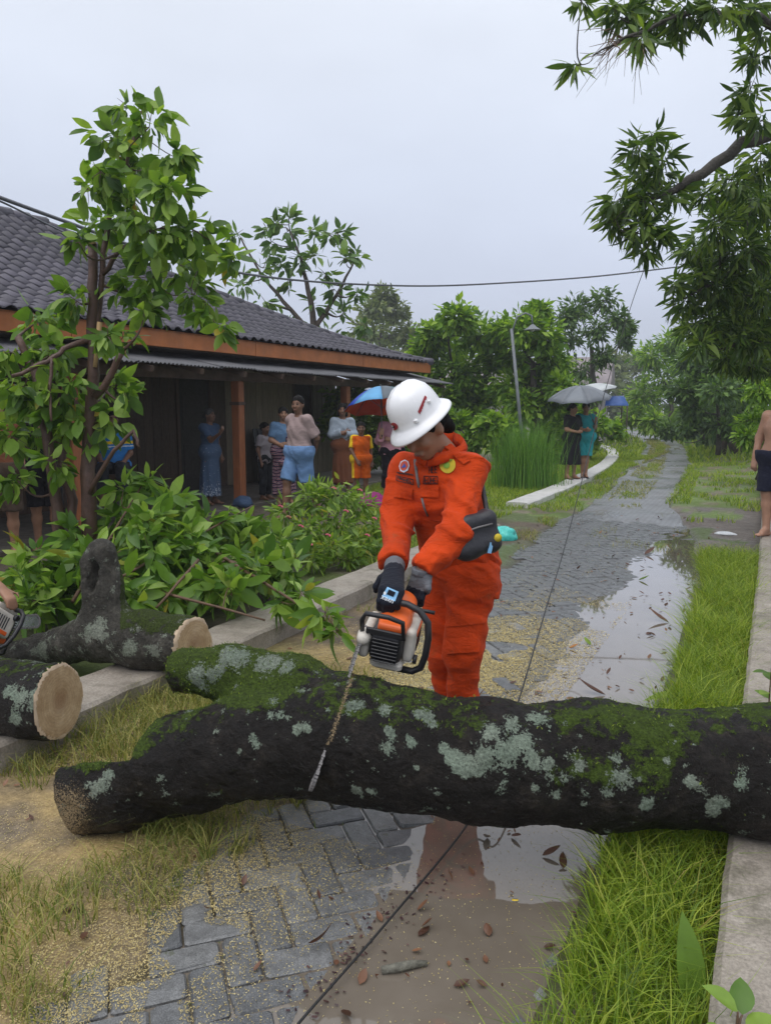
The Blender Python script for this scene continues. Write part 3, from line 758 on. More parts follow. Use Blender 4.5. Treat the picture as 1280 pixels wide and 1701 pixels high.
# corrugated porch roof, one sheet after another
def sheet_mesh(L, W, amp=.012, pitch=.076):
    n = int(W / pitch * 6); V = []; F = []
    for i in range(n + 1):
        y = W * i / n; z = amp * math.sin(2 * math.pi * y / pitch)
        for s in range(3): V.append((L * s / 2, y, z - .006 * math.sin(math.pi * s / 2)))
    m = len(V); V += [(a, b, c - .004) for a, b, c in V]
    for i in range(n):
        for s in range(2):
            a = i * 3 + s; F += [(a, a + 1, a + 4, a + 3), (m + a, m + a + 3, m + a + 4, m + a + 1)]
        F += [(i * 3 + 2, m + i * 3 + 2, m + i * 3 + 5, i * 3 + 5)]
    me = mesh_np('porch_sheet', V, F, True); me.materials.append(M['sheet']); return me
sh = sheet_mesh(1.16, .84)
y = 3.2; k = 0
while y < 17.4:
    o = bpy.data.objects.new('porch_sheet', sh); col.objects.link(o); o.parent = house
    o.location = Vector((-8.05, y, 2.42 + (.006 if k % 2 else 0))) - HO; o.rotation_euler = (random.uniform(-.004, .004), R(13.2) + random.uniform(-.006, .006), random.uniform(-.006, .006)); y += .80; k += 1
def sag(s): return 2.66 + 1.95 * max(0, 1 - s) ** 1.3          # roof height from ridge (s=0) to eave (s=1)
RX0, RX1, YR = -11.0, -7.33, 9.4
for a, b in ((3.0, 6.6), (6.61, 10.2), (10.21, 13.8), (13.81, 17.2)):
    hb('fascia_board', (-7.36, (a + b) / 2, 2.515), (.035, b - a, .225), M['fascia'], bev=.004)
hb('soffit', (-7.7, 10.1, 2.47), (.62, 14.1, .02), M['old_beam'])
# main roof deck under the tiles
roof = None; V = []; F = []
NS = 16
def hipY(s): return YR + (Y1 - YR) * s
for i in range(NS + 1):
    s = i / NS; x = RX0 + (RX1 - RX0) * s
    V += [(x - HO.x, 2.8 - HO.y, sag(s) - .05), (x - HO.x, hipY(s) - HO.y, sag(s) - .05)]
for i in range(NS): F.append((2 * i, 2 * i + 2, 2 * i + 3, 2 * i + 1))
o = len(V)
for i in range(NS + 1):
    s = i / NS; x = RX0 - (RX1 - RX0) * s; V += [(x - HO.x, 2.8 - HO.y, sag(s) - .05), (x - HO.x, hipY(s) - HO.y, sag(s) - .05)]
for i in range(NS): F.append((o + 2 * i, o + 2 * i + 1, o + 2 * i + 3, o + 2 * i + 2))
for i in range(NS): F.append((2 * i + 1, 2 * i + 3, o + 2 * i + 3, o + 2 * i + 1))
roof = link('roof', mesh_np('roof', V, F), M['soot'], house)
def tile_mesh():
    V = []; F = []; n = 7; L, W = .30, .235
    for e in (0, 1):
        for i in range(n):
            f = i / (n - 1); y = W * (f - .5); z = .024 * math.sin(f * 2 * math.pi - .6) + (.012 if e else 0)
            V += [(-L / 2 if e == 0 else L / 2, y, z + .012), ]
    for i in range(n): V.append((L / 2, V[n + i][1], V[n + i][2] - .016))
    for i in range(n - 1): F += [(i, n + i, n + i + 1, i + 1), (n + i, 2 * n + i, 2 * n + i + 1, n + i + 1)]
    me = mesh_np('roof_tile', V, F, True); me.materials.append(M['tile']); return me
tm = tile_mesh(); tiles = []
slopes = []; s = 0
while s < 1.0:
    x = RX0 + (RX1 - RX0) * s; dz = (sag(min(1, s + .02)) - sag(s)); dx = (RX1 - RX0) * .02; ang = math.atan2(-dz, dx)
    slopes.append((x, sag(s), ang, s)); s += .225 * math.cos(ang) / (RX1 - RX0)
for r_, (x, z, ang, s) in enumerate(slopes):
    y = 3.0
    while y < hipY(s) - .02:
        tiles.append((x + .05, y, z + .012 - .02, ang)); y += .215
vis = [(fwd(t_), t_) for t_ in tiles if t_[1] > 5.2]; vis.sort(key=lambda q: q[0]); chosen = set(t_ for _, t_ in vis[:300])
restV = []; restQ = []
for t_ in tiles:
    T = Matrix.Translation(Vector((t_[0], t_[1], t_[2])) - HO) @ Matrix.Rotation(t_[3] + random.gauss(0, .025), 4, 'Y') @ Matrix.Rotation(random.gauss(0, .02), 4, 'Z')
    if t_ in chosen:
        o = bpy.data.objects.new('roof_tile', tm); col.objects.link(o); o.parent = roof; o.matrix_local = T
    else:
        b = len(restV); restV += [tuple(T @ v.co) for v in tm.vertices]; restQ += [tuple(b + i for i in p.vertices) for p in tm.polygons]
link('tile_field', mesh_np('tile_field', restV, restQ, True), M['tile'], roof, 'stuff')
y = 3.0
while y < YR:
    MB().tube([Vector((RX0, y, sag(0) + .01)) - HO, Vector((RX0, y + .36, sag(0) + .02)) - HO], [.085, .10], 10).build('ridge_tile', M['tile'], roof); y += .34
for i in range(26):
    s0, s1 = i / 26, (i + 1.06) / 26
    MB().tube([Vector((RX0 + (RX1 - RX0) * q, hipY(q), sag(q) + .01)) - HO for q in (s0, s1)], [.07, .085], 10).build('hip_tile', M['tile'], roof)
# dark sheets and sacks stacked against the boarding
o = empty('leaning_sheets', (-9.2, 13.1, .08), 0, 'black roofing sheets leaning against the pale board wall', 'roofing sheets')
for k in range(4):
    MB().box((.1 + k * .05, k * .12, .55), (.02, 1.0, 1.12 - .06 * k), Matrix.Rotation(R(-9 - k * 2), 3, 'Y'), .004).build('sheet', M['saw_black'], o)
# ------------------------------------------------------------------ the fallen trunk and the cut logs
def project(V):
    V = np.asarray(V, float); x, y, z = V[:, 0], V[:, 1], V[:, 2] - CAMH
    xr = x * math.cos(YAW) + y * math.sin(YAW); fr = -x * math.sin(YAW) + y * math.cos(YAW)
    f = fr * math.cos(PITCH) - z * math.sin(PITCH); up = fr * math.sin(PITCH) + z * math.cos(PITCH)
    return CX + FPX * xr / f, CY - FPX * up / f, f
def polyline_ref(axis_pts, V):
    """height above the axis in radii, along a chain of (point, radius)"""
    best = np.full(len(V), 9e9); out = np.zeros(len(V))
    for (a, ra), (b, rb) in zip(axis_pts, axis_pts[1:]):
        a = np.array(a); b = np.array(b); ba = b - a
        t = np.clip(((V - a) @ ba) / (ba @ ba), 0, 1); q = V - a - t[:, None] * ba; d = np.linalg.norm(q, axis=1) / (ra + (rb - ra) * t)
        m = d < best; best[m] = d[m]; out[m] = (q[:, 2] / (ra + (rb - ra) * t))[m]
    return out
def bumps(V, pts, s):
    out = np.zeros(len(V))
    for p, r in pts: out = np.maximum(out, np.exp(-((V - np.array(p)) ** 2).sum(1) / (2 * (r * s) ** 2)))
    return out
def log_thing(name, label, org, prims, cuts, h, matname, mossf, lichens, warp=.012, subs=(), dustf=None, cut_faces=(), bark_name='bark'):
    """prims: chains of (point, radius); cuts: (point, outward normal, reach)"""
    org = Vector(org)
    root = empty(name, org, 0, label, 'log')
    allp = [np.array(p - org) for ch in prims for p, r in ch]; rm = max(r for ch in prims for p, r in ch) + .06
    S = SDF(np.min(allp, 0) - rm, np.max(allp, 0) + rm, h)
    for ch in prims:
        for (a, ra), (b, rb) in zip(ch, ch[1:]): S.cone(np.array(a - org), np.array(b - org), ra, rb, .07)
    for c, r, Mx in subs: S.ell(np.array(Vector(c) - org), r, Mx, .02, sub=True)
    S.warp(lambda P: (fbm(P * 6, 3) - .5) * warp * 3 + (fbm(P * 22, 3) - .5) * warp * .9 - warp * .35 * sstep(.7, 1, 1 - np.abs(2 * fbm(P * np.array([26., 40., 40.]), 2) - 1)))
    for p, n, reach in cuts:
        n = Vector(n).normalized(); c = (Vector(p) - org) + n * reach
        z = n; x = z.orthogonal().normalized(); y = z.cross(x)
        S.box(np.array(c), (reach, reach, reach), np.array(basis(x, y, z)), .004, .004, sub=True)
    chains = [[(np.array(p - org), r) for p, r in ch] for ch in prims]
    def hgt(V): return np.max([polyline_ref(c, V) for c in chains], axis=0) if len(chains) > 1 else polyline_ref(chains[0], V)
    def pick(V):
        W = V + np.array(org); u, v, d = project(W); out = []
        for (lu, lv, r) in lichens:
            m = (np.abs(u - lu) < 9) & (np.abs(v - lv) < 9)
            if m.any(): k = np.where(m)[0]; out.append((V[k[np.argmin(d[k])]], r))
        return out
    rr = np.random.default_rng(5)
    def lich(V):
        pts = [(p, r * .82) for p, r in pick(V)]; ex = [(V[i], rr.choice([.004, .006, .008, .012, .018])) for i in rr.integers(0, len(V), 620)]
        return bumps(V, pts, 1.0) * .95 + bumps(V, ex, 1.0) * .62
    def moss(V):
        W = V + np.array(org); u, v, d = project(W); return mossf(hgt(V), u, v, W)
    def dust(V):
        W = V + np.array(org); u, v, d = project(W); return dustf(hgt(V), u, v, W) if dustf else np.zeros(len(V))
    me = S.mesh('bark', {'moss': moss, 'lichen': lich, 'dust': dust}, 1)
    o = link(bark_name, me, M[matname], root)
    nv = len(me.vertices); co = np.empty(nv * 3, np.float32); me.vertices.foreach_get('co', co); co = co.reshape(-1, 3); q4 = np.array([tuple(p.vertices) for p in me.polygons]); cen = co[q4].mean(1); pnm = np.cross(co[q4[:, 2]] - co[q4[:, 0]], co[q4[:, 3]] - co[q4[:, 1]]); pnm /= np.maximum(np.linalg.norm(pnm, axis=1, keepdims=True), 1e-9)
    for p, n, r, el in cut_faces:
        n = np.array(Vector(n).normalized()); c = np.array(Vector(p) - org); dist = (cen - c) @ n; lat = np.linalg.norm(cen - c - dist[:, None] * n, axis=1)
        m = (np.abs(dist) < .012) & (pnm @ n > .55) & (lat < r * 1.35)
        for nm, mk, mt, off in (('bark_ring', m & (lat > r * .90), 'inner_bark', .0015), ('cut_face', m & (lat <= r * .90), 'cut_wood', .002)):
            f = q4[mk]
            if not len(f): continue
            uq, inv = np.unique(f, return_inverse=True); x_ = Vector(n).orthogonal().normalized()
            V_ = co[uq] + n * off; lt = np.linalg.norm(V_ - c - ((V_ - c) @ n)[:, None] * n, axis=1)
            link(nm, mesh_np(nm, V_, inv.reshape(-1, 4), True, {'ring': lt}), M[mt], root)
    for p, n, r, el in ():
        n = Vector(n).normalized(); z = n; x = z.orthogonal().normalized(); y = z.cross(x); c = Vector(p) - org
        for nm, f, off, mt in (('bark_ring', 1.0, .003, 'inner_bark'), ('cut_face', .93, .008, 'cut_wood')):
            V = []
            for k in range(40):
                a = 2 * math.pi * k / 40; q = r * f * (1 + .07 * math.sin(3 * a + 1) + .03 * math.sin(7 * a)); V.append(c + x * (q * math.cos(a) * el) + y * (q * math.sin(a)) + z * (off + .003 * math.sin(9 * a)))
            V += [v * .5 + (c + z * off) * .5 + z * .004 * math.sin(i * 2.1) for i, v in enumerate(V)]; V.append(c + z * (off + .005))
            V += [v - z * .03 for v in V[:40]]
            F = [(i, (i + 1) % 40, 40 + (i + 1) % 40, 40 + i) for i in range(40)] + [(40 + i, 40 + (i + 1) % 40, 80) for i in range(40)] + [(81 + i, 81 + (i + 1) % 40, (i + 1) % 40, i) for i in range(40)]
            link(nm, mesh_np(nm, [tuple(v) for v in V], F, True), M[mt], root)
    return root, o
def seq(*q): return [(D(u, v, d), r) for u, v, d, r in q]
trunk_ax = seq((1900, 1310, 2.36, .22), (1480, 1290, 2.43, .21), (1280, 1283, 2.48, .203), (1000, 1270, 2.53, .197), (800, 1262, 2.57, .192), (660, 1243, 2.63, .192), (540, 1224, 2.69, .195))
low_ax = [trunk_ax[-1]] + seq((430, 1234, 2.72, .19), (300, 1266, 2.74, .168), (205, 1298, 2.76, .158), (110, 1330, 2.79, .15))
stub_ax = [(D(600, 1190, 2.70), .13)] + seq((500, 1146, 2.80, .104), (400, 1120, 2.88, .093), (270, 1112, 2.97, .088))
lichens = [(400, 1082, .05), (440, 1092, .05), (370, 1074, .04), (470, 1100, .035), (745, 1250, .03), (770, 1262, .035), (800, 1250, .045), (835, 1240, .05), (860, 1225, .04), (880, 1250, .03), (810, 1205, .03), (850, 1195, .03), (895, 1185, .03), (760, 1270, .03), (730, 1235, .02),
           (1040, 1287, .034), (1225, 1297, .026), (1185, 1340, .03), (1190, 1360, .02), (590, 1165, .024), (632, 1170, .024), (638, 1235, .024), (640, 1205, .016), (680, 1225, .02), (720, 1190, .02), (955, 1265, .022), (1020, 1250, .018), (1100, 1255, .012), (1140, 1290, .02), (1000, 1325, .02),
           (925, 1325, .018), (880, 1312, .014), (425, 1217, .016), (490, 1203, .014), (505, 1200, .014), (585, 1320, .016), (610, 1322, .016), (545, 1170, .012), (440, 1180, .012), (390, 1240, .01), (1080, 1345, .02), (900, 1260, .02), (915, 1258, .018), (700, 1180, .018), (345, 1130, .03), (320, 1110, .035), (330, 1145, .025), (360, 1105, .02), (170, 1300, .03), (150, 1310, .03)]
def trunk_moss(hh, u, v, W):
    top = sstep(.45, .95, hh) * (.55 + .6 * sstep(.35, .6, fbm(W * 3.1, 3)))
    right = sstep(860, 960, u) * sstep(-.25, .45, hh) * (.18 + .58 * sstep(.42, .62, fbm(W * 4, 3)))
    stub = sstep(300, 350, u) * sstep(600, 520, u) * sstep(.30, .8, hh) * (.5 + .75 * sstep(.38, .58, fbm(W * 5 + 3, 3))) * sstep(1205, 1145, v)
    lowl = sstep(400, 300, u) * sstep(110, 150, u) * sstep(.45, .9, hh) * (.45 + .55 * sstep(.4, .6, fbm(W * 5 + 8, 3)))
    return np.clip(np.maximum.reduce([top * .47, right, stub, lowl]), 0, 1.2)
def trunk_dust(hh, u, v, W):
    line = np.abs(u - (605 - (v - 1065) * .345)); return np.exp(-(line / 7) ** 2) * (v < 1240) * (v > 1110) * .62 + sstep(215, 110, u) * sstep(1235, 1345, v) * .62 + (u < 300) * sstep(1270, 1230, v) * sstep(.2, .6, hh) * .25
endn = (low_ax[-1][0] - low_ax[-3][0]).normalized()
big_log, big_bark = log_thing('fallen_trunk', 'huge mossy forked trunk lying right across the road', D(760, 1262, 2.58) - Vector((0, 0, .35)), [trunk_ax, low_ax, stub_ax],
    [(D(128, 1322, 2.77), endn, .5), (D(292, 1114, 2.955), C2W(-.93, .25, -.12), .4)], .0085, 'log_bark', trunk_moss, lichens, .016, (), trunk_dust, [])
# moss standing up on the trunk
def tuft_mesh(n, l, w): return None

axA = C2W(-.95, .30, -.05); fA = D(100, 1165, 3.30)
log_thing('cut_log', 'thick cut log with pale sawn end facing the road', fA + axA * .6 - Vector((0, 0, .2)), [[(fA - axA * .15, .168), (fA + axA * .5, .172), (fA + axA * 1.4, .175)]],
    [(fA, (C2W(.97, -.24, .07)), .35)], .0115, 'log_bark', lambda hh, u, v, W: sstep(.5, .95, hh) * .5, [(30, 1150, .03), (50, 1180, .03), (20, 1200, .03), (60, 1140, .02), (10, 1140, .03)], .011, (), lambda hh, u, v, W: sstep(30, 110, u) * .28,
    [(fA + C2W(.97, -.24, .07) * .0, C2W(.97, -.24, .07), .172, .97)])
fB = D(323, 1070, 4.12); axB = C2W(-.95, .30, .0)
bB = [(fB - axB * .12, .142), (fB + axB * .32, .150), (fB + axB * .62, .135)]
kn = D(182, 1045, 4.30); kt = D(170, 975, 4.30)
log_thing('stump_log', 'grey log with upright hollow broken stub lying on kerb', fB + axB * .4 - Vector((0, 0, .29)), [bB, [bB[-1], (D(60, 1085, 4.5), .095), (D(-120, 1105, 4.6), .085)],
    [(kn, .135), (kt, .092), (D(166, 935, 4.32), .078), (D(168, 918, 4.32), .066)]],
    [(fB, C2W(.86, -.5, .05), .3)], .0105, 'grey_bark', lambda hh, u, v, W: sstep(.35, .8, hh) * .75 * (u > 200), [(140, 1060, .05), (160, 1040, .05), (250, 1090, .04), (210, 1080, .04), (60, 1085, .05)], .014,
    [(Vector(D(172, 955, 4.30)) + C2W(-.03, -.07, 0), (.036, .10, .105), None), (Vector(D(180, 948, 4.30)) + C2W(.026, -.07, .02), (.032, .09, .08), None)], lambda hh, u, v, W: sstep(200, 320, u) * .2,
    [(fB, C2W(.86, -.5, .05), .142, .97)])
# ------------------------------------------------------------------ chainsaw in the cut
tip = D(521, 1312, 2.40); rootp = D(601, 1066, 2.86)
sb = (tip - rootp).normalized(); sw = C2W(.96, .16, .10); sw = (sw - sb * sw.dot(sb)).normalized(); sn = sw.cross(-sb).normalized()
saw_org = rootp + sw * .095 - sb * .04
def make_saw(name, label, org, X, Yb, Zn, bar_len):
    """X across, Yb backwards from the tip, Zn up through the engine"""
    root = bpy.data.objects.new(name, None); col.objects.link(root); tag(root, label, 'chainsaw', None, 'thing')
    root.matrix_world = Matrix.Translation(org) @ basis(X, Yb, Zn).to_4x4()
    def P(nm, mb, mt, par=root): return mb.build(nm, M[mt], par)
    BT = Matrix.Translation((0, 0, -.012)) @ Matrix.Rotation(R(-26), 4, 'X'); body_parts = []
    S = SDF((-.16, -.16, -.16), (.16, .30, .2), .006); S.box((.0, .05, .0), (.062, .115, .062), None, .02, .02); S.box((.0, -.03, .005), (.055, .05, .055), None, .012, .012)
    link('engine_housing', S.mesh('engine_housing'), M['saw_black'], root)
    fins = MB()
    for k in range(7): fins.box((0, -.085, -.045 + k * .015), (.10, .012, .006), None, .002)
    P('muffler_grille', fins, 'saw_black')
    S = SDF((-.16, -.12, -.1), (.16, .34, .24), .006); S.box((.012, .10, .072), (.055, .11, .04), None, .03, .03); S.box((.012, .0, .075), (.055, .06, .022), None, .014, .03); S.cone((.012, .18, .09), (.012, .24, .05), .04, .035, .03)
    link('top_cover', S.mesh('top_cover'), M['saw_orange'], root)
    S = SDF((-.16, -.16, -.14), (0, .2, .12), .006); S.box((-.082, .03, -.005), (.02, .105, .052), None, .016, .01); S.cone((-.085, -.075, .03), (-.085, -.05, .03), .026, .03, .01)
    link('bar_cover', S.mesh('bar_cover'), M['saw_white'], root)
    S = SDF((0, -.14, -.14), (.16, .24, .14), .006); S.box((.082, .06, .005), (.022, .09, .07), None, .018, .01)
    sc = link('starter_cover', S.mesh('starter_cover'), M['saw_white'], root)
    sl = MB()
    for k in range(5): sl.box((.1055, .03 + k * .018, 0), (.004, .007, .07), None, .001)
    P('vent_slot', sl, 'saw_black', sc); P('cover_stripe', MB().box((.1045, .06, .052), (.006, .12, .022), None, .002), 'saw_orange', sc)
    P('base_tray', MB().box((.008, .03, -.082), (.125, .17, .04), None, .012), 'saw_white')
    P('front_handle', MB().tube([(-.05, .03, .148), (-.01, .025, .156), (.05, .02, .158), (.10, .012, .145), (.138, 0, .11), (.150, -.012, .05), (.150, -.02, -.02), (.140, -.02, -.075), (.11, -.02, -.098), (.05, -.015, -.103)], .0135, 10), 'saw_black')
    P('hand_guard', MB().tube([(-.095, -.055, .035), (-.098, -.085, .11), (-.085, -.095, .145), (0, -.098, .15), (.055, -.09, .135), (.064, -.07, .06), (.0, -.065, .052), (-.095, -.055, .045)], .0095, 8).box((-.01, -.075, .068), (.14, .012, .028), None, .004), 'saw_black')
    P('rear_handle', MB().tube([(.012, .19, .06), (.012, .27, .075), (.012, .35, .06), (.012, .385, .0), (.012, .36, -.055), (.012, .26, -.075), (.012, .15, -.08)], [.018, .016, .016, .017, .02, .018, .018], 10), 'saw_black')
    P('fuel_cap', MB().lathe([(.0, .0), (.018, .0), (.018, .014), (0, .014)], 14, Matrix.Translation((.105, -.01, -.05)) @ Matrix.Rotation(R(90), 4, 'Y')), 'saw_black')
    P('choke_lever', MB().tube([(.06, .10, .1), (.12, .10, .105), (.15, .10, .105)], .008, 8), 'saw_black')
    for ch_ in root.children: ch_.matrix_local = BT
    n = 12; pl = [(-.05, -.032), (bar_len - .04, -.034)] + [(bar_len - .04 + .038 * math.cos(a), .036 * math.sin(a)) for a in np.linspace(-1.35, 1.35, n)] + [(bar_len - .04, .034), (-.05, .032)]
    Tb = Matrix(((0, 0, 1, -.095), (-1, 0, 0, -.04), (0, 1, 0, 0), (0, 0, 0, 1)))
    bar = P('guide_bar', MB().prism(pl, -.0028, .0028, Tb), 'steel')
    bar.matrix_local = Matrix.Rotation(R(13), 4, 'Y') if False else Matrix.Translation((-.095, 0, .032)) @ Matrix.Rotation(R(15), 4, 'Y') @ Matrix.Translation((.095, 0, -.032))
    ch = MB(); path = [(x, y * 1.12) for x, y in pl]; L = 0
    for (x0, y0), (x1, y1) in zip(path, path[1:]):
        s_ = math.hypot(x1 - x0, y1 - y0); k = max(1, int(s_ / .0095))
        for i in range(k):
            f = (i + .5) / k; a = math.atan2(y1 - y0, x1 - x0); q = Tb @ Vector((x0 + (x1 - x0) * f, y0 + (y1 - y0) * f, 0))
            Rm = Tb.to_3x3() @ Matrix.Rotation(a, 3, 'Z'); ch.box(q, (s_ / k * .86, .009 if i % 3 else .013, .0075 if i % 3 else .011), Rm)
    P('chain', ch, 'zip_grey', bar)
    return root
bl = (tip - rootp).length
saw = make_saw('chainsaw', 'orange and white chainsaw cutting into the fallen trunk', saw_org, sw, -sb, sn, bl)
SAWM = saw.matrix_world.copy() @ Matrix.Translation((0, 0, -.012)) @ Matrix.Rotation(R(-26), 4, 'X')
# ------------------------------------------------------------------ people
def V3(*a): return np.array(a, float)
def default_pose():
    J = dict(pelvis=V3(0, 0, .93), chest=V3(0, -.005, 1.20), neck=V3(0, .0, 1.405), head=V3(0, -.018, 1.545))
    for s, k in ((1, 'L'), (-1, 'R')):
        J['sh' + k] = V3(.150 * s, .005, 1.330); J['el' + k] = V3(.205 * s, .03, 1.085); J['wr' + k] = V3(.215 * s, -.05, .86); J['ha' + k] = V3(.212 * s, -.075, .775)
        J['hip' + k] = V3(.088 * s, 0, .90); J['kn' + k] = V3(.095 * s, -.02, .49); J['an' + k] = V3(.098 * s, .02, .085); J['to' + k] = V3(.118 * s, -.135, .028)
    return J
def nrm(v): return v / max(1e-9, np.linalg.norm(v))
class Human:
    def __init__(s, J, front, look=None, up=(0, 0, 1), girth=1.0, h=.011, hscale=1.0, arms_down=True):
        s.J = J; s.f = nrm(np.array(front, float)); s.g = girth; s.h = h; s.hs = hscale
        s.look = nrm(np.array(look if look is not None else front, float)); z = nrm(np.array(up, float) - s.look * (np.array(up, float) @ s.look))
        s.hy = -s.look; s.hz = z; s.hx = np.cross(s.hy, s.hz)
        P = np.array(list(J.values())); s.lo = P.min(0) - .3; s.hi = P.max(0) + .3; s.lo[2] = min(s.lo[2], -.02); s.hi[2] = P[:, 2].max() + .2
    def hp(s, x, y, z):               # a point in the head's own frame (right-handed, -y is forward), scaled
        return s.J['head'] + s.hs * (s.hx * x + s.hy * y + s.hz * z)
    def grid(s): return SDF(s.lo, s.hi, s.h)
    def torso(s, S, o=0.0, k=.05):
        J, f, g = s.J, s.f, s.g
        S.cone(J['pelvis'], J['chest'], .138 * g + o, .150 * g + o, k, (f, 1.38))
        ns = J['neck'] - nrm(J['neck'] - J['chest']) * .03
        S.cone(J['chest'], ns, .146 * g + o, .060 + o * .6, k, (f, 1.35))
        S.cone(J['shL'], J['shR'], .050 * g + o * .8, .050 * g + o * .8, min(k, .03))
    def hips(s, S, o=0.0, k=.05):
        J, f, g = s.J, s.f, s.g
        S.cone(J['hipL'] + V3(0, 0, .02), J['hipR'] + V3(0, 0, .02), .100 * g + o, .100 * g + o, k); S.cone(J['pelvis'], J['pelvis'] + .25 * (J['chest'] - J['pelvis']), .135 * g + o, .13 * g + o, k, (f, 1.38))
    def uarm(s, S, k_, o=0.0, k=.03): S.cone(s.J['sh' + k_], s.J['el' + k_], .051 * s.g + o, .040 * s.g + o, k)
    def farm(s, S, k_, o=0.0, k=.03): S.cone(s.J['el' + k_], s.J['wr' + k_], .040 * s.g + o, .027 * s.g + o, k)
    def thigh(s, S, k_, o=0.0, k=.03): S.cone(s.J['hip' + k_], s.J['kn' + k_], .082 * s.g + o, .056 * s.g + o, k)
    def shin(s, S, k_, o=0.0, k=.03):
        J = s.J; m = J['kn' + k_] * .68 + J['an' + k_] * .32 - s.f * .012
        S.cone(J['kn' + k_], m, .053 * s.g + o, .055 * s.g + o, k); S.cone(m, J['an' + k_], .054 * s.g + o, .034 * s.g + o, k)
    def foot(s, S, k_, k=.02):
        J = s.J; a = J['an' + k_]; to = J['to' + k_]; d = nrm((to - a) * V3(1, 1, 0)); heel = a - d * .045; heel = V3(heel[0], heel[1], .03 + to[2] - .028)
        S.cone(heel, to, .032, .026, k, ((0, 0, 1), 1.15)); S.cone(a, heel, .034, .03, k); S.cone(a, (a + to) / 2, .033, .03, k)
        w = np.cross(d, V3(0, 0, 1))
        for i in range(5): S.cone(to + w * (i - 2) * .013, to + w * (i - 2) * .0155 + d * (.03 - abs(i - 1) * .005), .011, .009, .008)
    def hand(s, S, k_, grip=.5, k=.012, r=.0095, o=0.0):
        J = s.J; w = J['wr' + k_]; ha = J['ha' + k_]; d = nrm(ha - w); side = np.cross(d, s.f); side = nrm(side if np.linalg.norm(side) > .1 else np.cross(d, V3(0, 0, 1))); pn = np.cross(side, d)
        c = w + d * .055; S.cone(w, c, .025 + o, .030 + o, k, (pn, 1.6)); S.cone(w + d * .03, w + d * .085, .033 + o, .038 + o, k, (pn, 2.0))
        for i in range(4):
            b = w + d * .088 + side * (i - 1.5) * .019; L = (.060, .072, .068, .052)[i]
            m = b + nrm(d * (1 - grip * .6) - pn * grip * .7) * L * .55; e = m + nrm(d * (1 - grip) - pn * grip) * L * .5
            S.cone(b, m, r + o, r * .95 + o, .006); S.cone(m, e, r * .95 + o, r * .8 + o, .006)
        tb = w + d * .035 - side * .03; S.cone(tb, tb + nrm(d * .7 - side * .7) * .045, r * 1.15 + o, r + o, .01); tm_ = tb + nrm(d * .7 - side * .7) * .045; S.cone(tm_, tm_ + nrm(d - pn * grip * .6) * .03, r + o, r * .85 + o, .006)
    def head(s, S):
        q = s.hs; Mh = np.stack([s.hx, s.hy, s.hz], 1)
        S.cone(s.J['neck'] - s.hz * .03, s.hp(0, .015, -.05), .052 * s.g, .047, .02)
        S.ell(s.hp(0, .012, .02), np.array([.074, .092, .088]) * q, Mh, .02)
        S.ell(s.hp(0, -.022, -.045), np.array([.058, .062, .072]) * q, Mh, .03)
        S.ell(s.hp(0, -.055, -.092), np.array([.026, .024, .02]) * q, Mh, .025)
        S.cone(s.hp(0, -.078, .005), s.hp(0, -.099, -.032), .009 * q, .014 * q, .012)
        for e in (-1, 1):
            S.ell(s.hp(.075 * e, .012, -.012), np.array([.012, .022, .033]) * q, Mh, .008)
            S.ell(s.hp(.040 * e, -.066, -.03), np.array([.022, .018, .02]) * q, Mh, .02)
            S.ell(s.hp(.032 * e, -.083, .007), np.array([.017, .010, .010]) * q, Mh, .012, sub=True)
        S.cone(s.hp(-.018, -.087, -.066), s.hp(.018, -.087, -.066), .009 * q, .009 * q, .012)
    def skin(s, parent, mat, hands=True, feet=True, head=True, grips=(.5, .5)):
        S = s.grid(); s.torso(S); s.hips(S)
        for k_ in 'LR':
            s.uarm(S, k_); s.farm(S, k_); s.thigh(S, k_); s.shin(S, k_)
            if feet: s.foot(S, k_)
            if hands: s.hand(S, k_, grips[0] if k_ == 'L' else grips[1])
        if head: s.head(S)
        return link('body', S.mesh('body'), mat, parent)
    def face(s, parent, body):
        Mh = Matrix(np.stack([s.hx, s.hy, s.hz], 1).tolist()); q = s.hs
        for e in (-1, 1):
            MB().ball(s.hp(.031 * e, -.079, .006), (.0125 * q, .007 * q, .0055 * q), 8, Mh).build('eye', M['eye'], body)
            MB().tube([Vector(s.hp((.016) * e, -.089, .022)), Vector(s.hp(.033 * e, -.088, .027)), Vector(s.hp(.048 * e, -.076, .021))], [.0035 * q, .0045 * q, .003 * q], 6).build('eyebrow', M['hair'], body)
        MB().tube([Vector(s.hp(x, -.0935 + abs(x) * .25, -.066)) for x in (-.022, -.01, 0, .01, .022)], [.003 * q, .0055 * q, .0055 * q, .0055 * q, .003 * q], 6).build('mouth', M['lip'], body)
    def hair(s, body, mat, style='short'):
        q = s.hs; Mh = np.stack([s.hx, s.hy, s.hz], 1); S = SDF(s.J['head'] - .30, s.J['head'] + .25, .008)
        S.ell(s.hp(0, .018, .028), np.array([.083, .098, .093]) * q, Mh, .01)
        if style == 'long':
            S.cone(s.hp(0, .06, -.02), s.hp(0, .085, -.17), .07 * q, .05 * q, .03); 
            for e in (-1, 1): S.cone(s.hp(.065 * e, .03, .0), s.hp(.075 * e, .04, -.10), .03 * q, .025 * q, .02)
        if style == 'bun': S.ell(s.hp(0, .115, -.01), np.array([.045, .04, .045]) * q, Mh, .015)
        S.ell(s.hp(0, -.115, -.045), np.array([.088, .075, .10]) * q, Mh, .015, sub=True)
        if style == 'short': S.keep(s.hp(0, .05, -.05), s.hz * .9 + s.hy * .75)
        if style == 'bun': S.keep(s.hp(0, .05, -.06), s.hz * .9 + s.hy * .6)
        S.warp(lambda P: (fbm(P * 60, 2) - .5) * .012)
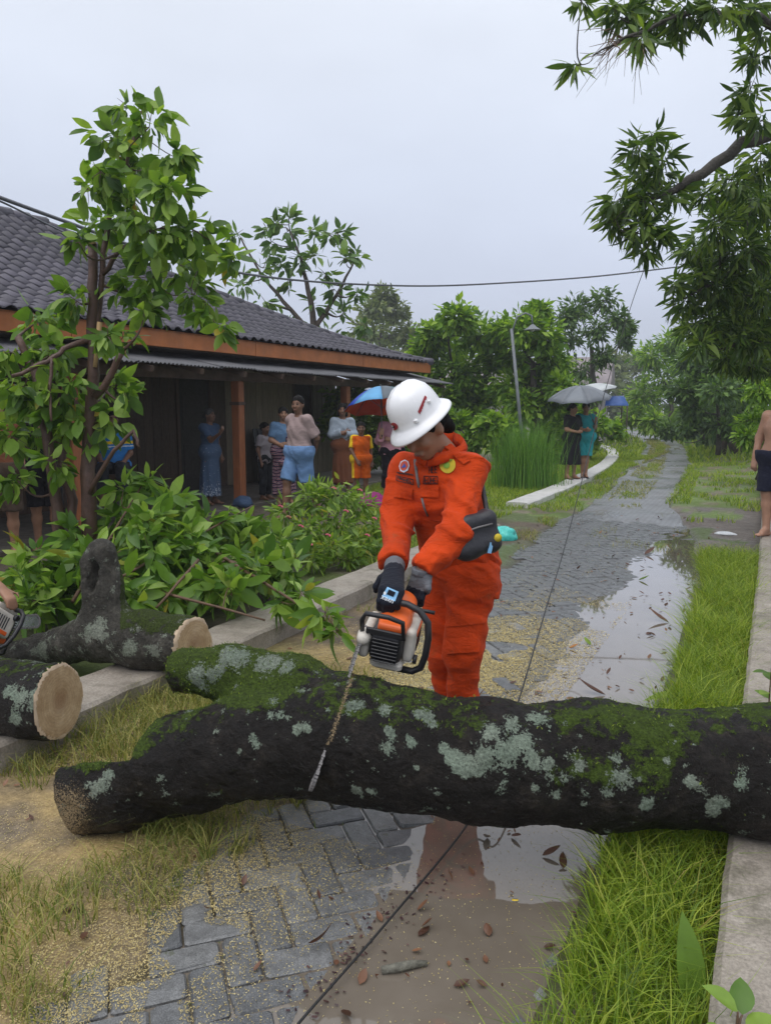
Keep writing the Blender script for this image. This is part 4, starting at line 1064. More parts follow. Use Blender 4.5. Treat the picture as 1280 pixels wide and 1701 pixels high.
        return link('hair', S.mesh('hair'), mat, body)
    # garments
    def top(s, parent, name, mat, o=.016, sleeve=.55, hem=.86, long=False, wr=.010, open_neck=True, slv_o=None, hemw=0.0):
        S = s.grid(); s.torso(S, o, .05); s.hips(S, o + .006, .05)
        hemz = hem if not callable(hem) else None
        S.keep((0, 0, hem), (0, 0, 1)); 
        if open_neck: S.ell(s.J['neck'] + .035 * nrm(s.J['neck'] - s.J['chest']) + s.f * .02, (.078, .078, .078), None, .01, sub=True); S.keep(s.J['neck'] + V3(0, 0, .03), -nrm(s.J['neck'] - s.J['chest']))
        for k_ in 'LR':
            A = s.grid(); so = slv_o if slv_o is not None else o
            s.uarm(A, k_, so + .004, .03)
            a, b = s.J['sh' + k_], s.J['el' + k_]
            if sleeve <= 1: p = a + (b - a) * sleeve; A.keep(p, a - b)
            else:
                s.farm(A, k_, so + .004, .03); e, w = s.J['el' + k_], s.J['wr' + k_]; p = e + (w - e) * (sleeve - 1); A.cone(p + .05 * nrm(e - w), p, .045 * s.g + o, .043 * s.g + o, .02)
                n_ = nrm(e - w); sl, P = A._slab(A.lo, A.lo + A.h * A.n); dd = -((P - p) @ n_)
                near = ((P - w) ** 2).sum(-1) < .2 ** 2; m = np.where(near, dd, -1)[:A.F.shape[0], :A.F.shape[1], :A.F.shape[2]]; A.F = np.maximum(A.F, m).astype(np.float32)
            kk = .02; hh = np.maximum(kk - np.abs(S.F - A.F), 0) / kk; S.F = np.minimum(S.F, A.F) - hh * hh * kk * .25
        if wr: S.warp(lambda P: wr * (np.sin(P[:, 2] * 38 + 6 * np.sin(P[:, 0] * 9) + 5 * np.sin(P[:, 1] * 11)) * .35 + (fbm(P * 9, 3) - .5) * 1.4))
        return link(name, S.mesh(name), mat, parent)
    def bottoms(s, parent, name, mat, o=.02, length=.8, waist=1.0, wr=.008):
        """length 1 = knee, 2 = ankle"""
        S = None
        for k_ in 'LR':
            A = s.grid(); s.thigh(A, k_, o * .6, .02); hp_, kn, an = s.J['hip' + k_], s.J['kn' + k_], s.J['an' + k_]
            if length > 1: s.shin(A, k_, o, .03); p = kn + (an - kn) * (length - 1); A.cone(kn, p, .056 * s.g + o, .05 * s.g + o, .03); A.keep(p, kn - an)
            else: p = hp_ + (kn - hp_) * length; A.cone(hp_, p, .080 * s.g + o * .7, .072 * s.g + o * .8, .02); A.keep(p, hp_ - kn)
            if S is None: S = A
            else: S.F = np.minimum(S.F, A.F)
        B = s.grid(); s.hips(B, o + .014, .05); kk = .03; hh = np.maximum(kk - np.abs(S.F - B.F), 0) / kk; S.F = np.minimum(S.F, B.F) - hh * hh * kk * .25
        S.keep((0, 0, waist), (0, 0, -1))
        if wr: S.warp(lambda P: wr * (np.sin(P[:, 2] * 46 + 7 * np.sin(P[:, 0] * 12)) * .4 + (fbm(P * 11, 3) - .5) * 1.4))
        return link(name, S.mesh(name), mat, parent)
    def skirt(s, parent, name, mat, top=1.0, hem=.3, r0=.13, r1=.20, wr=.012, flat=1.25):
        S = s.grid(); c = s.J['pelvis']; a = V3(c[0], c[1], top); m = (s.J['anL'] + s.J['anR']) / 2; b = V3(m[0], m[1], hem - .1)
        S.cone(a, c, r0 * s.g, .155 * s.g, .04, (s.f, flat)); S.cone(c, b, .158 * s.g, r1 * s.g, .05, (s.f, flat)); s.hips(S, .038, .05); S.keep((0, 0, hem), (0, 0, 1)); S.keep((0, 0, top), (0, 0, -1))
        S.warp(lambda P: wr * np.sin(np.arctan2(P[:, 1] - c[1], P[:, 0] - c[0]) * 9 + P[:, 2] * 3) * sstep(.9, .4, P[:, 2]) + (fbm(P * 8, 3) - .5) * wr)
        return link(name, S.mesh(name), mat, parent)
def person_root(label, loc, turn, height, group=None):
    r = empty('person', loc, turn + YAW, label, 'person', group); r.scale = (height / 1.65,) * 3; return r
def flipflops(p, H):
    for k_ in 'LR':
        a, t_ = H.J['an' + k_], H.J['to' + k_]; d = nrm((t_ - a) * V3(1, 1, 0)); c = (a * .35 + t_ * .65)
        MB().box((c[0], c[1], .004 + t_[2] - .028), (.085, .25, .014), Matrix.Rotation(math.atan2(d[0], -d[1]), 3, 'Z'), .006).build('sandal', M['dark_trousers'], p)
# ------------------------------------------------------------------ the worker with the chainsaw
WB = G(765, 1200); WB.z = 0.0
def W(u, v, d): return np.array(D(u, v, d) - WB)
J = dict(pelvis=W(764, 948, 3.60), chest=W(732, 815, 3.47), neck=W(733, 742, 3.43), head=W(703, 712, 3.36),
         shL=W(778, 782, 3.36), elL=W(757, 884, 3.17), wrL=W(697, 953, 3.07), haL=W(676, 988, 2.98),
         shR=W(676, 782, 3.56), elR=W(660, 868, 3.44), wrR=W(655, 944, 3.14), haR=W(642, 985, 3.06),
         hipL=W(782, 965, 3.53), hipR=W(738, 965, 3.66), knL=W(770, 1082, 3.46), knR=W(741, 1088, 3.62))
aL = W(768, 1180, 3.50); aR = W(752, 1170, 3.70); J['anL'] = np.array([aL[0], aL[1], .10]); J['anR'] = np.array([aR[0], aR[1], .10])
bf = np.array(C2W(-.62, -.78, 0)); J['toL'] = J['anL'] + bf * .17 + V3(0, 0, -.07); J['toR'] = J['anR'] + bf * .17 + V3(0, 0, -.07)
worker = empty('person', WB, 0, 'worker in orange overalls and white helmet holding the chainsaw', 'person')
tor = nrm(J['neck'] - J['pelvis']); wf = nrm(bf - tor * (bf @ tor))
hup = nrm(np.array(C2W(-.50, -.30, .80))); hlk = np.array(C2W(-.62, -.55, -.56)); hlk = nrm(hlk - hup * (hlk @ hup))
H = Human(J, wf, hlk, hup, 1.02, .0076, 1.06); H.hi[2] = 1.85
wbody = H.skin(worker, M['skin'], hands=False, feet=True); H.face(worker, wbody)
S = SDF(J['head'] - .28, J['head'] + .2, .007); Mh = np.stack([H.hx, H.hy, H.hz], 1)
S.ell(H.hp(0, .02, .02), np.array([.082, .098, .08]) * 1.06, Mh, .01); S.cone(H.hp(.03, .07, -.01), H.hp(.03, .095, -.065), .045, .028, .03); S.ell(H.hp(0, -.105, -.05), (.09, .085, .11), Mh, .01, sub=True)
S.warp(lambda P: (fbm(P * 70, 2) - .5) * .014); link('hair', S.mesh('hair'), M['hair'], wbody)
def cloth_warp(S, amp, seed=0.0, freq=1.0):
    def fn(P):
        w = fbm(P * 5 + seed, 3) - .5; a = P[:, 2] * 40 * freq + P[:, 0] * 22 - P[:, 1] * 16 + 16 * w
        rg = 1 - np.abs(2 * fbm(P * np.array([4.2, 4.2, 8.5]) + P[:, [2, 0, 1]] * 3 + seed, 2) - 1); rg2 = 1 - np.abs(2 * fbm(P * np.array([7., 7., 3.5]) + 11 + seed, 2) - 1)
        return amp * (np.sin(a) * .35 * (fbm(P * 4 + seed + 7, 2)) + w * 1.2 - .95 * sstep(.74, 1, rg) - .6 * sstep(.8, 1, rg2) + .3)
    return S.warp(fn)
# jacket
S = H.grid(); J2 = J
H.torso(S, .024, .06); S.cone(J['pelvis'] + V3(0, 0, .10), J['pelvis'] + V3(0, 0, -.07), .165, .19, .05, (wf, 1.22))
S.cone(J['pelvis'] + V3(0, 0, .02) - wf * .03, J['chest'] - wf * .035, .17, .16, .05, (wf, 1.25))
hn = nrm(np.array(C2W(.26, 0, .95))); S.keep(W(770, 966, 3.6), hn)
S.keep(J['neck'] + H.f * .01 + V3(0, 0, .02), -(nrm(J['neck'] - J['chest']) + np.array(C2W(-.35, -.1, 0))))
for k_, cut in (('L', .93), ('R', .90)):
    A = H.grid(); sh, el, wr = J['sh' + k_], J['el' + k_], J['wr' + k_]
    A.cone(sh, el, .078, .067, .04); A.cone(el, wr, .068, .055, .04); n_ = nrm(el - wr); p = el + (wr - el) * cut
    sl, P = A._slab(A.lo, A.lo + A.h * A.n); m = np.where(((P - wr) ** 2).sum(-1) < .16 ** 2, -((P - p) @ n_), -1)[:A.F.shape[0], :A.F.shape[1], :A.F.shape[2]]; A.F = np.maximum(A.F, m).astype(np.float32)
    kk = .045; hh = np.maximum(kk - np.abs(S.F - A.F), 0) / kk; S.F = np.minimum(S.F, A.F) - hh * hh * kk * .25
cloth_warp(S, .013)
jacket = link('jacket', S.mesh('jacket'), M['orange_cloth'], worker)
# a ray onto the jacket, for sewing things on it
deps = bpy.context.evaluated_depsgraph_get(); deps.update()
from mathutils.bvhtree import BVHTree
def bvh_of(o): return BVHTree.FromPolygons([v.co.copy() for v in o.data.vertices], [tuple(p.vertices) for p in o.data.polygons])
jb = bvh_of(jacket)
def on(bvh, u, v, off=.004):
    d, f = ray(u, v); o = Vector((0, 0, CAMH)) - WB; hit = bvh.ray_cast(o, d.normalized())
    return (hit[0] + hit[1].normalized() * off) if hit[0] is not None else None
def patch(bvh, name, mat, pts, parent, thick=.004, off=.002, n=7):
    """a cloth patch sewn on: quad of photo points, draped over the surface below"""
    V = []; (a, b, c, d_) = [Vector((*p, 0)) for p in pts]
    for j in range(n):
        for i in range(n):
            q = a.lerp(b, i / (n - 1)).lerp(d_.lerp(c, i / (n - 1)), j / (n - 1)); h = on(bvh, q.x, q.y, off)
            V.append(h)
    ok = [v for v in V if v is not None]
    if not ok: return None
    for i, v in enumerate(V):
        if v is None: V[i] = min(ok, key=lambda w_: (w_ - (V[i - 1] if i and V[i - 1] is not None else ok[0])).length).copy()
    F = [(j * n + i, j * n + n + i, j * n + n + i + 1, j * n + i + 1) for j in range(n - 1) for i in range(n - 1)]
    vd = (Vector((0, 0, CAMH)) - WB - V[0]).normalized(); V2 = [v + vd * thick for v in V]
    rim = [i for i in range(n)] + [j * n + n - 1 for j in range(1, n)] + [n * n - 1 - i for i in range(1, n)] + [j * n for j in range(n - 2, 0, -1)]
    F2 = [tuple(i + n * n for i in f) for f in F] + [(rim[k], rim[(k + 1) % len(rim)], n * n + rim[(k + 1) % len(rim)], n * n + rim[k]) for k in range(len(rim))]
    me = mesh_np(name, [tuple(v) for v in V + V2], F2, False); return link(name, me, mat, parent)
def disc_patch(bvh, name, mat, u, v, ru, rv, parent, off=.004, rot=0.0, n=18):
    V = []; c = on(bvh, u, v, off)
    if c is None: return None
    for k in range(n):
        a = 2 * math.pi * k / n; x, y = ru * math.cos(a), rv * math.sin(a); h = on(bvh, u + x * math.cos(rot) - y * math.sin(rot), v + x * math.sin(rot) + y * math.cos(rot), off); V.append(h if h is not None else c)
    vd = (Vector((0, 0, CAMH)) - WB - c).normalized()
    V = V + [w_ - vd * (off + .002) for w_ in V] + [c]
    F = [(k, (k + 1) % n, 2 * n) for k in range(n)] + [(n + k, n + (k + 1) % n, (k + 1) % n, k) for k in range(n)]
    return link(name, mesh_np(name, [tuple(w_) for w_ in V], F, False), mat, parent)
def letters(bvh, name, mat, quad, count, parent, seed=1, off=.0075):
    """a row of stroke marks like stitched capitals, too small in the photo to spell"""
    r = random.Random(seed); a, b, c, d_ = [Vector((*p, 0)) for p in quad]; mb = MB(); vd = None
    def at(s, t_):
        q = a.lerp(b, s).lerp(d_.lerp(c, s), t_); return on(bvh, q.x, q.y, off)
    def stroke(s0, t0, s1, t1, w_=.0016):
        p, q = at(s0, t0), at(s1, t1)
        if p is not None and q is not None and (p - q).length > 1e-4: mb.tube([p, q], w_, 4, True, False)
    for i in range(count):
        x0 = (i + .14) / count; x1 = (i + .86) / count; k = r.randrange(5)
        stroke(x0, 0, x0, 1)
        if k in (0, 1, 3): stroke(x1, 0, x1, 1)
        if k in (0, 2, 4): stroke(x0, 1, x1, 1)
        if k in (1,): stroke(x0, 0, x1, 1)
        if k in (2, 3, 4): stroke(x0, .5, x1, .5)
        if k in (0, 2): stroke(x0, 0, x1, 0)
    if mb.v: mb.build(name, mat, parent)
disc_patch(jb, 'sleeve_badge', M['badge_yellow'], 744, 773, 13.5, 14, jacket, .006)
disc_patch(jb, 'badge_emblem', M['badge_green'], 743, 774, 6, 5, jacket, .010); letters(jb, 'badge_lettering', M['badge_green'], [(737, 764), (751, 764), (751, 767), (737, 767)], 5, jacket, 4, .011)
disc_patch(jb, 'chest_badge', M['badge_white'], 672, 775, 9, 10.5, jacket, .006, n=8); disc_patch(jb, 'badge_ring', M['badge_red'], 672, 775, 6.8, 7.8, jacket, .009); disc_patch(jb, 'badge_triangle', M['badge_blue'], 672, 776, 4.5, 4.8, jacket, .012, R(-90), 3)
for nm, q, cnt, sd in (('name_tag', [(659, 791), (687, 797), (687, 805), (659, 799)], 6, 3), ('name_tag', [(705, 791), (727, 792), (727, 803), (704, 803)], 4, 6)):
    for i in range(4):
        a, b = q[i], q[(i + 1) % 4]; A_, B_ = on(jb, *a, .006), on(jb, *b, .006)
        if A_ is not None and B_ is not None: MB().tube([A_, B_], .0018, 4).build('tag_border', M['ink'], jacket)
    letters(jb, 'tag_lettering', M['ink'], [(q[0][0] + 2, q[0][1] + 2.4), (q[1][0] - 2, q[1][1] + 2.4), (q[2][0] - 2, q[2][1] - 2), (q[3][0] + 2, q[3][1] - 2)], cnt, jacket, sd)
letters(jb, 'tag_lettering', M['ink'], [(660, 784), (688, 789), (688, 791), (660, 786)], 9, jacket, 8)
letters(jb, 'tag_lettering', M['ink'], [(713, 777), (727, 775), (727, 786), (712, 788)], 3, jacket, 9)
zp = [on(jb, u, v, .004) for u, v in ((690, 765), (692, 780), (694, 795), (697, 810))]; zp = [z_ for z_ in zp if z_ is not None]
if len(zp) > 1: MB().tube(zp, [.007] * len(zp), 6).build('zip', M['zip_grey'], jacket)
zp = [on(jb, u, v, .004) for u, v in ((701, 828), (705, 842), (711, 856))]; zp = [z_ for z_ in zp if z_ is not None]
if len(zp) > 1: MB().tube(zp, [.005] * len(zp), 6).build('pocket_zip', M['zip_grey'], jacket)
for q in ([(655, 806), (686, 811), (685, 830), (654, 826)], [(697, 805), (729, 806), (729, 826), (698, 826)]): patch(jb, 'pocket_flap', M['orange_cloth'], q, jacket, .005, .004)
patch(jb, 'shoulder_strap', M['orange_cloth'], [(737, 742), (752, 742), (781, 765), (770, 772)], jacket, .006, .005)
# collar
nk = J['neck']; upn = nrm(J['neck'] - J['chest']); 
for sgn in (1, -1):
    side = nrm(np.cross(wf, upn)) * sgn; V = []
    for i in range(9):
        a = math.pi * i / 8; r0 = .078; b = nk - upn * .035 + side * r0 * math.sin(a) * 1.05 + wf * (-math.cos(a)) * r0 * 1.1
        V += [b + upn * .005, b + upn * (.065 - .02 * (i / 8)) + (b - nk + upn * .035) * .16, b + upn * .02 + (b - nk + upn * .035) * .42 - upn * (.0 + .03 * (i > 5) * (i - 5) / 3)]
    F = [(i * 3 + j, i * 3 + 3 + j, i * 3 + 4 + j, i * 3 + 1 + j) for i in range(8) for j in range(2)]
    me = mesh_np('collar', V, F, True); o = link('collar', me, M['orange_cloth'], jacket); md = o.modifiers.new('thick', 'SOLIDIFY'); md.thickness = .006
# trousers
S = None
for k_ in 'LR':
    A = H.grid(); hp_, kn, an = J['hip' + k_], J['kn' + k_], J['an' + k_]
    A.cone(hp_, kn, .114, .084, .04); A.cone(kn, an + V3(0, 0, -.01), .082, .064, .04); A.keep(V3(0, 0, .045), (0, 0, 1))
    if S is None: S = A
    else: kk = .02; hh = np.maximum(kk - np.abs(S.F - A.F), 0) / kk; S.F = np.minimum(S.F, A.F) - hh * hh * kk * .25
S.cone(J['hipL'] + V3(0, 0, .04), J['hipR'] + V3(0, 0, .04), .125, .12, .05); S.keep(J['pelvis'] + V3(0, 0, .12), (0, 0, -1))
def tw(P):
    w = fbm(P * 5 + 3, 3) - .5; a = P[:, 2] * 55 + P[:, 0] * 14 + 14 * w; rg = 1 - np.abs(2 * fbm(P * np.array([4., 4., 9.]) + P[:, [2, 0, 1]] * 3, 2) - 1); return .011 * (np.sin(a) * .3 * sstep(.75, .3, P[:, 2]) + w * 1.2 - 1.1 * sstep(.72, 1, rg) + .3)
S.warp(tw); trousers = link('trousers', S.mesh('trousers'), M['orange_cloth'], worker); tb = bvh_of(trousers)
patch(tb, 'cargo_pocket', M['orange_cloth'], [(744, 1022), (802, 1014), (794, 1082), (742, 1086)], trousers, .010, .006, 9)
patch(tb, 'pocket_flap', M['orange_cloth'], [(742, 1018), (806, 1008), (805, 1034), (742, 1042)], trousers, .016, .008, 9)
for k_ in 'LR':
    S = SDF(J['an' + k_] - .25, J['an' + k_] + .25, .008); a, t_ = J['an' + k_], J['to' + k_]; S.cone(a + V3(0, 0, .05), a, .06, .055, .03); S.cone(V3(a[0], a[1], .05), t_ + V3(0, 0, .02), .05, .048, .03); S.keep(V3(0, 0, .003), (0, 0, 1)); link('boot', S.mesh('boot'), M['saw_black'], worker)
# gloves: the fingers close over the saw's front handle
Si = SAWM.inverted(); gl = Matrix.Translation(-WB)
def saw_pt(x, y, z): return np.array((SAWM @ Vector((x, y, z))) - WB)
def glove(k_, knuckle_line, dirs, parent):
    """knuckle_line: index and little-finger knuckles; dirs: how the two finger joints bend"""
    wr = J['wr' + k_]; a, b = knuckle_line; c = (a + b) / 2; S = SDF(np.minimum(np.minimum(a, b), wr) - .16, np.maximum(np.maximum(a, b), wr) + .16, .0052)
    pn = nrm(np.cross(b - a, c - wr)); el = J['el' + k_]
    for f in np.linspace(0, 1, 5): S.cone(wr * .9 + el * .1, a + (b - a) * f, .034, .0165, .02)
    Cf = SDF(np.minimum(np.minimum(a, b), wr) - .16, np.maximum(np.maximum(a, b), wr) + .16, .0052); n_ = nrm(c - wr)
    cuffp = wr - n_ * .012; 
    for i in range(4):
        k0 = a + (b - a) * i / 3; L = (.046, .052, .048, .038)[i]; m = k0 + nrm(dirs[0]) * L; e = m + nrm(dirs[1]) * L * .85; e2 = e + nrm(dirs[2]) * L * .55
        S.cone(k0, m, .0145, .013, .010); S.cone(m, e, .013, .0115, .006); S.cone(e, e2, .0115, .010, .006)
    th = wr + (a - wr) * .45; t1 = th + nrm(a - b) * .03 + nrm(dirs[0]) * .02 - pn * .01; t2 = t1 + nrm(dirs[0]) * .035 + nrm(a - b) * .012; t3 = t2 + nrm(dirs[1]) * .025
    S.cone(th, t1, .02, .0155, .02); S.cone(t1, t2, .0155, .014, .008); S.cone(t2, t3, .014, .011, .006)
    S.keep(cuffp, n_)
    cut = wr + n_ * .058
    me = S.mesh('glove'); o = link('glove', me, M['grey_knit'], parent); me.materials.append(M['black_knit'])
    co = np.array([v.co[:] for v in me.vertices]); fl = (co - cut) @ n_
    for p in me.polygons: p.material_index = 1 if fl[p.vertices[0]] + .003 * math.sin(co[p.vertices[0]][0] * 300) > 0 else 0
    Cf.cone(wr - n_ * .02, wr + n_ * .004, .037, .036, .01); Cf.keep(wr - n_ * .022, n_); Cf.keep(wr + n_ * .006, -n_); link('glove_cuff', Cf.mesh('glove_cuff'), M['grey_knit'], o)
    return o
upz = np.array(sn); bx = np.array(sb); wx = np.array(sw)
kR = (saw_pt(-.058, .045, .185), saw_pt(.012, .04, .192)); kL = (np.array(D(704, 976, 3.06) - WB), np.array(D(676, 990, 3.10) - WB))
gR = glove('R', kR, (nrm(-upz * .35 + bx * .9), nrm(-upz * .95 + bx * .1), nrm(-bx * .8 - upz * .4)), worker)
gL = glove('L', kL, (nrm(-upz * .4 + bx * .9), nrm(-upz * .95), nrm(-bx * .8 - upz * .4)), worker)
gb = bvh_of(gR)
patch(gb, 'glove_print', M['print_blue'], [(643, 975), (662, 983), (656, 999), (634, 991)], gR, .0015, .001, 6); patch(gb, 'glove_print', M['black_knit'], [(646, 979), (657, 984), (653, 992), (642, 987)], gR, .0015, .003, 5); disc_patch(gb, 'glove_print', M['print_white'], 639.5, 985.5, 2.2, 3, gR, .005)
# the word on the back of the glove
fc = bpy.data.curves.new('glove_word', 'FONT'); fc.body = 'uvex'; fc.size = .027; fc.extrude = .0006; fc.align_x = 'CENTER'; fc.align_y = 'CENTER'; fo = bpy.data.objects.new('glove_word', fc); col.objects.link(fo)
p0 = on(gb, 634, 996, .008); p1 = on(gb, 655, 1003, .008); pm_ = on(gb, 644, 998, .009)
if None not in (p0, p1, pm_):
    ex = (p0 - p1).normalized(); vd = (Vector((0, 0, CAMH)) - WB - pm_).normalized(); ez = (vd - ex * vd.dot(ex)).normalized(); ey = ez.cross(ex)
    mw = bpy.data.meshes.new_from_object(fo); mw.transform(Matrix.Translation(pm_) @ basis(ex, ey, ez).to_4x4()); mw.materials.clear(); link('glove_word', mw, M['print_white'], gR)
bpy.data.objects.remove(fo)
# helmet
hc = H.hp(0, .008, .045)
HM = Matrix.Translation(Vector(hc)) @ basis(Vector(H.hx), Vector(H.hy), Vector(H.hz)).to_4x4()
n = 56; prof = [(1.31, -.014), (1.295, -.007), (1.18, .004), (1.06, .014), (1.0, .024), (.985, .05), (.94, .085), (.84, .118), (.66, .143), (.42, .158), (.18, .164), (.02, .165)]
V = []
for i, (r_, z_) in enumerate(prof):
    for k in range(n):
        a = 2 * math.pi * k / n; rx, ry = .106 * r_, .124 * r_
        x, y = rx * math.cos(a), ry * math.sin(a)
        if i <= 2: y *= 1.03 if y < 0 else 1.0; z2 = z_ - (.012 if y < 0 else .004) * (abs(y) / .16) ** 2 * (1 if i < 2 else .4)
        else: z2 = z_
        if 4 < i < 12: z2 += .010 * math.exp(-(x / .016) ** 2) * (1 - ((y) / .13) ** 2) + .006 * (math.exp(-((abs(x) - .042) / .012) ** 2)) * max(0, 1 - (y / .10) ** 2)
        V.append(HM @ Vector((x, y, z2)))
F = [(i * n + k, i * n + (k + 1) % n, (i + 1) * n + (k + 1) % n, (i + 1) * n + k) for i in range(len(prof) - 1) for k in range(n)]
helmet = link('helmet', mesh_np('helmet', [tuple(v) for v in V], F, True), M['helmet'], worker); md = helmet.modifiers.new('thick', 'SOLIDIFY'); md.thickness = .004; md.offset = -1
hbv = bvh_of(helmet)
disc_patch(hbv, 'front_mark', M['helmet_red'], 654.5, 708, 6.8, 6, helmet, .003, R(35)); disc_patch(hbv, 'front_mark', M['ink'], 655, 708.5, 3, 2.6, helmet, .005, R(-60), 3)
letters(hbv, 'side_lettering', M['helmet_red'], [(694, 684), (705, 658), (708, 660), (697, 688)], 7, helmet, 12, .002)
patch(hbv, 'side_strip', M['helmet_red'], [(693.5, 684), (705, 657), (708, 659), (697, 688)], helmet, .001, .001, 5)
for u, v in ((690, 699), (711, 667)): 
    p = on(hbv, u, v, .002)
    if p is not None: MB().box(p, (.022, .014, .016), basis(Vector(H.hx), Vector(H.hy), Vector(H.hz)), .004).build('strap_clip', M['helmet'], helmet)
# sling bag
bc = D(787, 890, 3.175); bagx = C2W(.93, .36, .22).normalized(); bz_ = Vector((0, 0, 1)); bz_ = (bz_ - bagx * bz_.dot(bagx)).normalized(); by_ = bz_.cross(bagx)
S = SDF((-.16, -.09, -.16), (.16, .09, .16), .006); S.box((0, 0, .01), (.105, .045, .082), None, .032, .01); S.cone(V3(-.055, -.012, -.045), V3(.055, -.016, -.04), .046, .044, .03); S.warp(lambda P: (fbm(P * 14, 3) - .5) * .012 + .003 * np.sin(P[:, 0] * 60))
bag = bpy.data.objects.new('sling_bag', None); col.objects.link(bag); tag(bag, 'black sling bag hanging at the hip of the worker', 'bag', None, 'thing'); bag.matrix_world = Matrix.Translation(bc) @ basis(bagx, by_, bz_).to_4x4()
link('pouch', S.mesh('pouch'), M['bag'], bag)
MB().tube([(-.07, -.048, .04), (0, -.053, .045), (.07, -.046, .04)], .004, 6).build('zip', M['zip_grey'], bag)
Bi = bag.matrix_world.inverted()
MB().tube([Bi @ D(812, 868, 3.20), Bi @ D(806, 838, 3.28), Bi @ D(800, 805, 3.34), Bi @ D(788, 775, 3.47), Bi @ D(765, 752, 3.56), Bi @ D(740, 745, 3.56)], .011, 6).build('strap', M['bag'], bag)
MB().tube([Bi @ D(808, 858, 3.17), Bi @ D(820, 905, 3.16)], .009, 6).build('strap', M['bag'], bag); MB().lathe([(0, 0), (.017, .0), (.017, .006), (0, .006)], 14, Matrix.Translation(Bi @ D(826, 893, 3.15)) @ Matrix.Rotation(R(90), 4, 'X')).build('key_tag', M['badge_yellow'], bag)
boxo('key_tag', Bi @ D(814, 910, 3.14), (.016, .006, .045), M['print_blue'], bag, Matrix.Rotation(R(25), 3, 'Y'))
MB().tube([Bi @ D(744, 915, 3.14), Bi @ D(735, 930, 3.16)], .008, 6).build('strap', M['bag'], bag)
# ------------------------------------------------------------------ onlookers
def P0(): return default_pose()
def on_ground(u, v, z): return G(u, v, z)
def shift(J, keys, d):
    for k in keys: J[k] = J[k] + V3(*d)
def crossed_arms(J):
    for s, k, o in ((1, 'L', 0), (-1, 'R', .03)):
        J['el' + k] = V3(.205 * s, -.06, 1.10); J['wr' + k] = V3(-.02 * s, -.175, 1.12 + o); J['ha' + k] = V3(-.09 * s, -.15, 1.13 + o)
SK, SD, SL = M['skin'], M['skin_dark'], M['skin_light']
HH = .0125
# woman in the long dress, one hand on the post
J = P0(); J['elR'] = V3(-.16, -.19, 1.12); J['wrR'] = V3(-.17, -.40, 1.24); J['haR'] = V3(-.17, -.46, 1.30)
p = person_root('woman in dark blue floral dress with one hand on the porch post', (-7.83, 9.62, .08), R(58), 1.50)
H = Human(J, (0, -1, 0), (.1, -1, .05), h=HH); b = H.skin(p, SD); H.face(p, b); H.hair(b, M['hair_grey'], 'bun'); H.top(p, 'dress_top', M['blue_dress'], .02, .75, .92); H.skirt(p, 'dress_skirt', M['floral'], 1.05, .16, .15, .21)
# boy in grey T-shirt beside the post
J = P0(); p = person_root('boy in pale grey T-shirt and dark trousers behind the porch post', (-7.45, 10.55, .08), R(62), 1.26)
H = Human(J, (0, -1, 0), (.15, -1, -.05), h=HH, hscale=1.12); b = H.skin(p, SD); H.face(p, b); H.hair(b, M['hair'], 'short'); H.top(p, 'shirt', M['grey_tee'], .026, .7, .74); H.bottoms(p, 'trousers', M['dark_trousers'], .02, 1.9)
# woman with a patterned sarong
J = P0(); J['elL'] = V3(.22, -.02, 1.10); J['wrL'] = V3(.06, -.17, 1.04); J['haL'] = V3(-.02, -.19, 1.04); J['elR'] = V3(-.22, -.02, 1.10); J['wrR'] = V3(-.06, -.18, 1.00); J['haR'] = V3(.02, -.20, 1.0)
p = person_root('woman in blue T-shirt wrapped in a patterned maroon sarong', (-6.95, 10.35, .06), R(22), 1.54)
H = Human(J, (0, -1, 0), (-.1, -1, -.05), h=HH, girth=1.08); b = H.skin(p, SK); H.face(p, b); H.hair(b, M['hair'], 'bun'); H.top(p, 'shirt', M['blue_tee'], .02, .8, .98); H.skirt(p, 'sarong', M['sarong'], 1.06, .17, .15, .2)
S = H.grid(); S.cone(V3(.10, -.17, 1.10), V3(.02, -.19, .70), .09, .13, .05); S.cone(V3(.02, -.18, .72), V3(0, -.12, .45), .13, .08, .05); S.warp(lambda Q: .02 * np.sin(Q[:, 2] * 26 + Q[:, 0] * 15)); link('sarong_fold', S.mesh('sarong_fold'), M['sarong'], p)
# man in the mauve T-shirt, hands behind his back, mid-stride
J = P0(); J['elL'] = V3(.235, .10, 1.10); J['wrL'] = V3(.10, .20, .93); J['haL'] = V3(.02, .22, .91); J['elR'] = V3(-.235, .10, 1.10); J['wrR'] = V3(-.10, .20, .95); J['haR'] = V3(-.03, .23, .93)
J['knL'] = V3(.09, .05, .50); J['anL'] = V3(.09, .26, .13); J['toL'] = V3(.10, .13, .03); J['knR'] = V3(-.10, -.14, .51); J['anR'] = V3(-.10, -.20, .085); J['toR'] = V3(-.11, -.35, .028)
p = person_root('man in mauve T-shirt and blue denim shorts walking across the yard', (-5.85, 9.10, .05), R(-42), 1.70)
H = Human(J, (0, -1, 0), (.42, -.9, -.08), h=HH); b = H.skin(p, SD); H.face(p, b); H.hair(b, M['hair'], 'short'); H.top(p, 'shirt', M['mauve_cloth'], .032, .92, .74, wr=.014); H.bottoms(p, 'shorts', M['denim'], .045, .96)
# woman with arms crossed
J = P0(); crossed_arms(J); p = person_root('woman in grey cardigan with crossed arms over a brown dress', (-6.75, 11.9, .06), R(10), 1.60)
H = Human(J, (0, -1, 0), (-.15, -1, -.03), h=HH); b = H.skin(p, SD); H.face(p, b); H.hair(b, M['hair'], 'long'); H.skirt(p, 'dress', M['brown_dress'], 1.28, .22, .15, .2); H.top(p, 'cardigan', M['cardigan'], .026, 1.75, .84)
